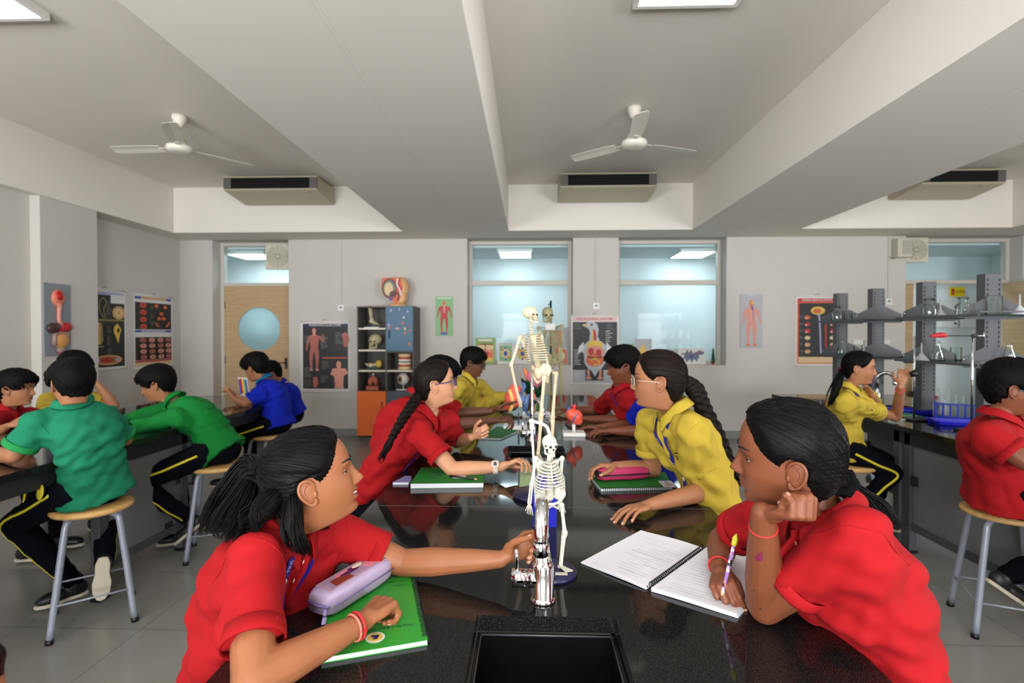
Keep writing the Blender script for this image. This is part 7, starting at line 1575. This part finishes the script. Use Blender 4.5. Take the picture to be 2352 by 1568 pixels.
# black tray with a pale green sheet
a_, c_ = PZ(1189, 1128, TT), PZ(1303, 1128, TT); yy = PZ(1240, 1076, TT)[1]; r = thing('dissecting_tray', 'flat black tray with a pale green sheet behind the small white skeleton', 'tray', (a_[0], a_[1], TT)); b = MB(); b.bx(a_[0], c_[0], a_[1], yy, TT, TT + .014); b.build('tray', BLACKP, r, bevel=.003); b = MB(); b.bx(a_[0] + .006, c_[0] - .006, a_[1] + .012, yy - .006, TT + .014, TT + .017); b.build('sheet', mat('pale_green', (150, 176, 130), .5, noise=.15, nscale=8), r)

# notebooks
COVG = mat('cover_green', (44, 142, 46), .35, noise=.04); COVD = mat('cover_dark_green', (32, 104, 42), .6, noise=.08, nscale=30, spec=.15); PAPER = mat('paper', (236, 236, 244), .7); PAPE = mat('page_edges', (214, 214, 222), .8, stretch=(1, 1, 60), noise=.25, nscale=40); WIRE = mat('black_wire', (18, 18, 20), .3, .5); INKN = mat('print_navy', (24, 40, 70), .6); INKG = mat('print_grey', (128, 128, 136), .7)
def slab(b, q, z0, z1, mi=0, inset=0.0):
    q = [np.asarray(p, float) for p in q]; c = sum(q) / 4; q = [c + (p - c) * (1 - inset) for p in q]; lo = [np.array((p[0], p[1], z0)) for p in q]; hi = [np.array((p[0], p[1], z1)) for p in q]; v = lo + hi
    f = [(0, 1, 2, 3), (7, 6, 5, 4)] + [(i, 4 + i, 4 + (i + 1) % 4, (i + 1) % 4) for i in range(4)]
    n = np.cross(q[1] - q[0], q[2] - q[0]); f = f if n[2] < 0 else [x[::-1] for x in f]; b.add(np.array(v), f, mi, False)
def coil(b, p, q, n, rad, rz=None, mi=0):
    p, q = np.asarray(p, float), np.asarray(q, float); d = q - p; s_ = nrm(np.cross(d, Z3)); pts = []
    for i in range(n * 8 + 1): a = i * 2 * pi / 8; pts.append(p + d * i / (n * 8) + s_ * rad * cos(a) + Z3 * (rz or rad) * sin(a))
    b.tube(pts, rad * .16, 5, mi)
def notebook(label, q, th, cover, spiral=None, z=TT, cat_='notebook', text=None):
    """q: four corners on the bench in order; spiral: index of the edge with the wire"""
    c = sum(np.asarray(p) for p in q) / 4; r = thing('notebook', label, cat_, (c[0], c[1], z)); b = MB(); slab(b, q, z + .0012, z + th - .001, 0, .012); b.build('pages', PAPE, r); b = MB(); slab(b, q, z, z + .0012); b.build('back_cover', cover, r); b = MB(); slab(b, q, z + th - .001, z + th); 
    mats = [cover]
    if text: text(b, mats, z + th)
    b.build('front_cover', mats, r)
    if spiral is not None: b = MB(); p, s_ = np.asarray(q[spiral]), np.asarray(q[(spiral + 1) % 4]); i_ = nrm(c - (p + s_) / 2) * .005; L = np.linalg.norm(s_ - p); coil(b, p * .97 + s_ * .03 + i_ * .6 + Z3 * (z + th / 2 - p[2]), p * .03 + s_ * .97 + i_ * .6 + Z3 * (z + th / 2 - s_[2]), max(10, int(L / .0085)), .0072, th / 2 + .003); b.build('wire_binding', WIRE, r)
    return r
TR, BR, BL = PZ(950, 1320, TT + .01), PZ(983, 1470, TT + .01), PZ(736, 1512, TT + .01); TL = TR + BL - BR
def cover_art(b, mats, z):
    up = nrm(BR - TR); x = nrm(BL - BR); x = nrm(x - up * np.dot(x, up)); up = np.cross(Z3, x); mats += [INKN, WP, YL, mat('crest_navy', (34, 26, 84), .5)]
    cen = (BR + BL) / 2; cen[2] = z; b.text('The Shri Ram Universal School', cen - up * .065 + x * .003, x, up, .0125, 1, .0004); c_ = cen - up * .037 + Z3 * .0003
    b.prism(poly_circle(0, 0, .0185, .0185, 28), c_, x, up, .0003, 2); b.prism(poly_circle(0, 0, .0135, .0135, 24), c_ + Z3 * .0004, x, up, .0003, 3); b.prism([(-.008, -.006), (.007, -.007), (.008, -.002), (.001, .0), (.006, .006), (-.002, .008), (-.006, .002)], c_ + Z3 * .0008, x, up, .0003, 4); b.text('TSUS', c_ - up * .0158 + Z3 * .0008, x, up, .004, 4, .0002)
    top = (TR + TL) / 2; top[2] = z; b.text('Name', TR * .86 + TL * .14 + up * .045 + Z3 * (z - TR[2]), x, up, .010, 1, .0004, 'LEFT'); b.text('Form/Sec', TR * .86 + TL * .14 + up * .025 + Z3 * (z - TR[2]), x, up, .010, 1, .0004, 'LEFT')
notebook('bright green spiral notebook under the lavender pencil case at the near left', [TR, BR, BL, TL], .011, COVG, 0, text=cover_art)
q4 = [PZ(1113, 1083, TT), PZ(1111, 1120, TT), PZ(942, 1122, TT), PZ(968, 1084, TT)]
def art2(b, mats, z):
    mats += [INKN, WP]; o = (q4[0] + q4[2]) / 2; o[2] = z
    for i, (u, v, w_) in enumerate(((-.08, .03, .05), (-.06, -.01, .03), (-.08, -.05, .04), (.0, .05, .03))): b.bx(o[0] + u, o[0] + u + w_, o[1] + v, o[1] + v + .006, z, z + .0004, 1)
    b.bx(o[0] + .02, o[0] + .07, o[1] - .05, o[1] - .01, z, z + .0004, 2)
notebook('green notebook with thick white pages in front of the girl with the braid and watch', q4, .020, COVD, None, text=art2)
notebook('thin lavender book sticking out beside the thick green notebook', [PZ(945, 1098, TT), PZ(938, 1113, TT), PZ(902, 1113, TT), PZ(930, 1098, TT)], .010, mat('cover_lavender', (120, 112, 160), .4), None)
notebook('green notebook lying askew beyond the girl with the braid and watch', [PZ(1143, 981, TT), PZ(1190, 992, TT), PZ(1150, 1010, TT), PZ(1100, 1008, TT)], .008, COVD, None)
def pen(name, label, a, c, rad, mats, cap=None, bands=None):
    a, c = np.asarray(a, float), np.asarray(c, float); d = nrm(c - a); L = np.linalg.norm(c - a); r = thing(name, label, name.replace('_', ' '), a); b = MB(); b.tube([a + d * .020, a + d * (L - .004)], rad, 8, 0); b.build('barrel', mats[0], r); b = MB(); b.tube([a + d * .006, a + d * .020], (rad * .35, rad), 8, 0); b.build('wood_tip', mats[1], r); b = MB(); b.tube([a, a + d * .0065], (.0003, rad * .38), 8); b.build('lead', mats[2], r)
    return r, d, L
z = TT + .0255; pen('pencil', 'dark pencil lying on the thick green notebook', PZ(1100, 1101, z), PZ(1030, 1092, z), .004, [BLACKP, TAN, BLACKP])
q4b = [PZ(1380, 1129, TT), PZ(1545, 1125, TT), PZ(1528, 1090, TT), PZ(1351, 1094, TT)]
notebook('green spiral notebook under the pink and black pencil case', q4b, .012, COVD, 0)
notebook('green notebook under the elbow of the girl in yellow at the right bench', [PZ(2125, 961, TT), PZ(2040, 967, TT), PZ(1990, 955, TT), PZ(2080, 948, TT)], .008, COVG, None)
# pencil cases
def soft_box(b, c, ax, L, w_, h, mi=0, n=13):
    d = nrm(np.array((ax[0], ax[1], 0))); s_ = np.array((-d[1], d[0], 0)); rings = []
    for t in np.linspace(-1, 1, n):
        k = (1 - abs(t) ** 8 * .28); a = np.arange(24) * 2 * pi / 24; e = .45
        rings.append(c + d * L / 2 * t + np.outer(np.sign(np.cos(a)) * np.abs(np.cos(a)) ** e * w_ / 2 * k, s_) + np.outer(h / 2 + np.sign(np.sin(a)) * np.abs(np.sin(a)) ** e * h / 2 * k * (1 + .04 * sin(5 * t)), Z3))
    b.loft(rings, mi); return d, s_
a_, c_ = PZ(737, 1413, TT + .012), PZ(877, 1322, TT + .012); cen = (a_ + c_) / 2; cen[2] = TT + .0125; ax = c_ - a_; L = np.linalg.norm(ax[:2]) + .015
r = thing('pencil_case', 'lavender pencil case with a painted flap under the arm of the smiling girl', 'pencil case', cen); LAV = mat('lavender_vinyl', (176, 158, 190), .42, noise=.08, nscale=18); b = MB(); d_, s_ = soft_box(b, cen, ax, L, .075, .052); b.build('case', LAV, r)
b = MB(); fl = [(-L * .44, -.024), (L * .42, -.026), (L * .44, .014), (L * .38, .026), (-L * .41, .026)]
zt2 = cen + Z3 * .0505; b.prism(fl, zt2, d_, s_, .0022, 0); f2 = [(-L * .40, -.019), (L * .37, -.020), (L * .39, .010), (L * .34, .021), (-L * .36, .021)]; b.prism(f2, zt2 + Z3 * .0022, d_, s_, .0005, 1); b.prism([(-L * .34, -.018), (-.02, -.020), (-.015, .004), (-L * .30, .010)], zt2 + Z3 * .0028, d_, s_, .0004, 2); b.prism([(.035, -.018), (L * .33, -.016), (L * .30, .000), (.030, .004)], zt2 + Z3 * .0028, d_, s_, .0004, 3); b.prism(poly_circle(-.005, .006, .030, .009, 12), zt2 + Z3 * .0033, d_, s_, .0006, 4); b.prism(poly_circle(.022, .010, .016, .007, 10), zt2 + Z3 * .0040, d_, s_, .0006, 5); b.prism([(-.045, .008), (-.005, .010), (-.010, .018), (-.042, .016)], zt2 + Z3 * .0036, d_, s_, .0005, 3)
b.build('flap', [mat('flap_mauve', (178, 150, 168), .4), mat('flap_print', (158, 138, 168), .3), mat('print_brown', (128, 52, 36), .4), mat('print_pink', (226, 130, 150), .35, noise=.3, nscale=300), mat('print_purple', (58, 38, 78), .2), mat('print_cream', (226, 218, 196), .5)], r)
b = MB(); p0 = cen - d_ * L * .5 + Z3 * .026; b.tube([p0 - s_ * .03, p0 - d_ * .004, p0 + s_ * .03], .0028, 6); b.tube([cen - d_ * L * .46 - s_ * .0385 + Z3 * .027, cen + d_ * L * .46 - s_ * .0385 + Z3 * .027], .0016, 6); zp = b.build('zip', mat('zip_lilac', (120, 106, 160), .4), r); b = MB(); p0 = cen - d_ * (L * .5 + .004) - s_ * .024 + Z3 * .022; b.tube([p0, p0 - d_ * .008 - s_ * .006 - Z3 * .008], .004, 8); b.box(p0 - d_ * .014 - s_ * .010 - Z3 * .014, (.014, .008, .003), 0, np.stack([nrm(d_ + s_ * .6 + Z3 * .8), nrm(np.cross(Z3, d_ + s_ * .6)), nrm(np.cross(nrm(d_ + s_ * .6 + Z3 * .8), nrm(np.cross(Z3, d_ + s_ * .6))))], 1)); b.build('zip_pull', mat('pull_lilac', (166, 150, 206), .3), zp)
a_, c_ = PZ(1372, 1104, TT + .014), PZ(1488, 1098, TT + .014); cen = (a_ + c_) / 2 + Y3 * .02; cen[2] = TT + .0135; L = np.linalg.norm(c_ - a_); r = thing('pencil_case', 'pink and black pencil case on the green notebook by the girl in yellow', 'pencil case', cen); b = MB(); d_, s_ = soft_box(b, cen, c_ - a_, L, .075, .052); b.build('case', mat('case_pink', (168, 38, 84), .55, noise=.12), r); BF = mat('case_black', (20, 18, 22), .6); b = MB(); b.tube([cen - d_ * L * .485 - s_ * .0375 + Z3 * .024, cen + d_ * L * .485 - s_ * .0375 + Z3 * .024], .0075, 8, flat=.4, up=Z3); b.tube([cen - d_ * L * .47 - s_ * .010 + Z3 * .0525, cen + d_ * L * .47 - s_ * .010 + Z3 * .0525], .011, 8, flat=.25); zp = b.build('zip', BF, r)
b = MB(); b.box(cen - d_ * L * .49 - s_ * .02 + Z3 * .03, (.018, .045, .02), 0, np.stack([d_, s_, Z3], 1)); b.build('end_tab', BF, r, bevel=.004); b = MB(); b.ell(cen + d_ * L * .44 - s_ * .012 + Z3 * .056, (.005, .005, .004)); b.build('zip_pull', CHROME, zp)
# identity card of the girl in yellow
p1, p2 = PZ(1512, 1106, TT + .001), PZ(1537, 1131, TT + .001); d_ = nrm(p2 - p1); s_ = np.array((-d_[1], d_[0], 0)) ; b = MB(); o = (p1 + p2) / 2 + s_ * .016; o[2] = TT + .013; R_ = np.stack([d_, s_, Z3], 1)
r = thing('identity_card', 'white identity card on the lanyard of the girl in yellow, lying by her arm', 'card', o); b.box(o, (.085, .052, .0015), 0, R_); b.build('card', mat('card_white', (214, 214, 220), .3), r); b = MB(); b.box(o + Z3 * .001 + d_ * .010, (.022, .026, .0004), 0, R_); b.box(o + Z3 * .001 - d_ * .022, (.03, .010, .0004), 1, R_); b.build('print', [TAN, LIL], r)
# open notebook at the right
A_, B_, Cc, D_ = PZ(1334, 1289, TT + .006), PZ(1472, 1216, TT + .006), PZ(1618, 1254, TT + .010), PZ(1490, 1347, TT + .010); E_ = PZ(1695, 1414, TT + .006); F_ = Cc + E_ - D_
r = thing('notebook', 'open spiral notebook with printed pages in front of the writing girl', 'notebook', ((Cc + D_)[0] / 2, (Cc + D_)[1] / 2, TT)); b = MB()
def flat(p, z): return np.array((p[0], p[1], z))
def page(b, p0, p1, p2, p3, z0, zs, mi=0):
    """sheet from the spine edge p0-p1 to the outer edge p3-p2, slightly arched"""
    rings = []
    for t in np.linspace(0, 1, 9): z = z0 + zs * sin(pi * min(1, t * 1.15)) ** 1.0 * (1 - t * .6); rings.append([flat(p0 * (1 - t) + p3 * t, z), flat(p1 * (1 - t) + p2 * t, z), flat(p1 * (1 - t) + p2 * t, z - .0012), flat(p0 * (1 - t) + p3 * t, z - .0012)])
    b.loft([np.array(x) for x in rings], mi, sm=False)
sp_ = nrm(D_ - Cc) ; off = nrm(E_ - D_) * .006
for k in range(5): page(b, D_ + off, Cc + off, F_ - off * .12 * k, E_ - off * .12 * k, TT + .0022 + k * .0019, .0012)
b.build('page_stack', PAPER, r); b = MB(); page(b, Cc - off, D_ - off, A_, B_, TT + .0045, .004); page(b, Cc - off, D_ - off, A_ + off * .3, B_, TT + .0025, .002); b.build('turned_page', PAPER, r)
b = MB(); slab(b, [D_ + off, E_, F_, Cc + off], TT, TT + .0009); b.build('back_cover', BLACKP, r)
b = MB(); coil(b, flat(Cc * .98 + D_ * .02, TT + .008), flat(D_ * .98 + Cc * .02, TT + .008), 34, .0075, .0085); b.build('wire_binding', WIRE, r)
def printed(name, o, x, y, rows, z):
    b = MB(); 
    for row in rows:
        u, v, w_, h = row[:4]
        if len(row) > 4: b.text(row[4], flat(o + x * u + y * v, z), x, y, h, 0, .0004, 'LEFT')
        else: b.box(flat(o + x * (u + w_ / 2) + y * v, z + .0003), (w_, h, .0003), 0, np.stack([x, y, Z3], 1))
    b.build(name, mat('print_text', (158, 158, 168), .8), r)
x = nrm(flat(D_ - E_, 0)); y = np.cross(Z3, x); rg = random.Random(5); W_ = np.linalg.norm(E_ - D_); H_ = np.linalg.norm(D_ - Cc)
rows = [(.022, -.022, .14, .0062, 'What is a magnetic compass? For what purpose a magnetic'), (.022, -.075, .1, .0062, 'What is a magnet?')]
for i in range(14): 
    if i not in (2,): rows.append((.020 + (i % 3) * .003, -.034 - i * .0145, rg.uniform(.10, .155), .0007))
rows += [(.012, -.010, W_ - .03, .0004), (.012, -H_ + .012, W_ - .03, .0004)]
printed('print', flat(E_, 0), x, y, rows, TT + .0112)
x2 = nrm(flat(A_ - D_, 0)); y2 = np.cross(Z3, x2); rows = [(.012, -.012, .16, .0004), (.012, -.26, .16, .0004)]
for i in range(15): rows.append((.025 + rg.choice((0, 0, .02, .035)), -.025 - i * .0145, rg.uniform(.03, .12), .0016 if i % 4 == 1 else .0009))
printed('print', flat(D_, 0) - x2 * -.008, x2, y2, rows, TT + .0088)
# patterned pencil in the writing hand
tip = PZ(1655, 1381, TT + .0125); top = P(1687, 1246, 1.155); PAT = mat('pencil_pattern', (150, 112, 190), .4)
pm = bpy.data.materials['pencil_pattern']; nt = pm.node_tree; vo = nt.nodes.new('ShaderNodeTexVoronoi'); vo.inputs['Scale'].default_value = 150; rp = nt.nodes.new('ShaderNodeValToRGB'); rp.color_ramp.interpolation = 'CONSTANT'; els = rp.color_ramp.elements; els[0].color = lin(150, 112, 190); els[1].position = .45; els[1].color = lin(236, 226, 224)
for p_, c_ in ((.62, (24, 20, 22)), (.72, (214, 128, 120)), (.85, (170, 130, 200))): e_ = els.new(p_); e_.color = lin(*c_)
tcn = nt.nodes.new('ShaderNodeTexCoord'); nt.links.new(tcn.outputs['Object'], vo.inputs['Vector']); nt.links.new(vo.outputs['Color'], rp.inputs[0]); nt.links.new(rp.outputs[0], nt.nodes['Principled BSDF'].inputs['Base Color'])
r, d_, L = pen('pencil', 'lavender patterned pencil with a yellow cap in the hand of the writing girl', tip, top, .0040, [PAT, mat('pencil_wood', (206, 160, 108), .6), BLACKP]); b = MB(); x, y, _ = frame(d_); e0 = tip + d_ * (L - .006); b.tube([e0, e0 + d_ * .014], .0062, 6); b.tube([e0 + d_ * .014, e0 + d_ * .026], (.0088, .0012), 4); b.build('eraser_cap', mat('eraser_yellow', (214, 204, 60), .5), r)
# things in hands
o = P(2098, 858, 3.33); r = thing('rubber_stopper', 'black rubber stopper in the raised hand of the girl in yellow at the right bench', 'stopper', o); b = MB(); b.lathe([(0, -.02), (.016, -.02), (.024, .022), (0, .022)], o, 18, R=np.array(Euler((.5, 1.1, 0)).to_matrix())); b.build('stopper', BLACKP, r)
o = P(62, 967, 3.14); r = thing('paper_card', 'small white card held by the boy in dark red at the left edge', 'card', o); b = MB(); b.box(o, (.09, .05, .002), 0, np.array(Euler((1.0, .2, .3)).to_matrix())); b.build('card', PAPER, r)
o = P(560, 888, 4.38); r = thing('picture_book', 'bright multicoloured board held up by the boy in blue near the door', 'book', o); b = MB(); R_ = np.array(Euler((0, -.15, radians(62))).to_matrix()); b.box(o, (.006, .12, .16), 0, R_)
for i, m_ in enumerate((1, 4, 3, 2, 1)):
    for e_ in (-.004, .004): b.box(o + R_ @ np.array((e_, -.044 + .022 * i, .008 * (i % 2))), (.003, .021, .13), m_, R_)
b.build('board', [WP, BU, RD, YL, GN, OR], r)
# ink heart and moles on the forearm of the writing girl
bo = [c for c in r2.children if c.name.startswith('body')][0]; off = np.array(r2.location); vv = [Vector(np.array(v.co) + off) for v in bo.data.vertices]; bt = BVHTree.FromPolygons(vv, [tuple(p.vertices) for p in bo.data.polygons])
def on_skin(px, py):
    d = Vector(nrm(ray(px, py))); h = bt.ray_cast(Vector(CAMN), d); return (np.array(h[0]) + np.array(h[1]) * .0006) if h[0] is not None else None
def decal(name, pts, m):
    p = [on_skin(*q) for q in pts]
    if any(x is None for x in p): return
    c = on_skin(np.mean([q[0] for q in pts]), np.mean([q[1] for q in pts]));
    if c is None: return
    b = MB(); n = len(p); b.add(np.array(p + [c]), [(i, (i + 1) % n, n) for i in range(n)], 0, False); b.build(name, m, r2)
decal('ink_heart', [(1733, 1279), (1737, 1276), (1742, 1272), (1748, 1265), (1751, 1272), (1752, 1280), (1750, 1287), (1746, 1290), (1743, 1287), (1740, 1288), (1736, 1285)], mat('heart_pen', (116, 34, 62), .6))
decal('mole', poly_circle(1733, 1355, 2, 2, 8), mat('mole', (40, 20, 30), .6)); decal('mole', poly_circle(1747, 1398, 2, 2, 8), mat('mole', (40, 20, 30), .6))
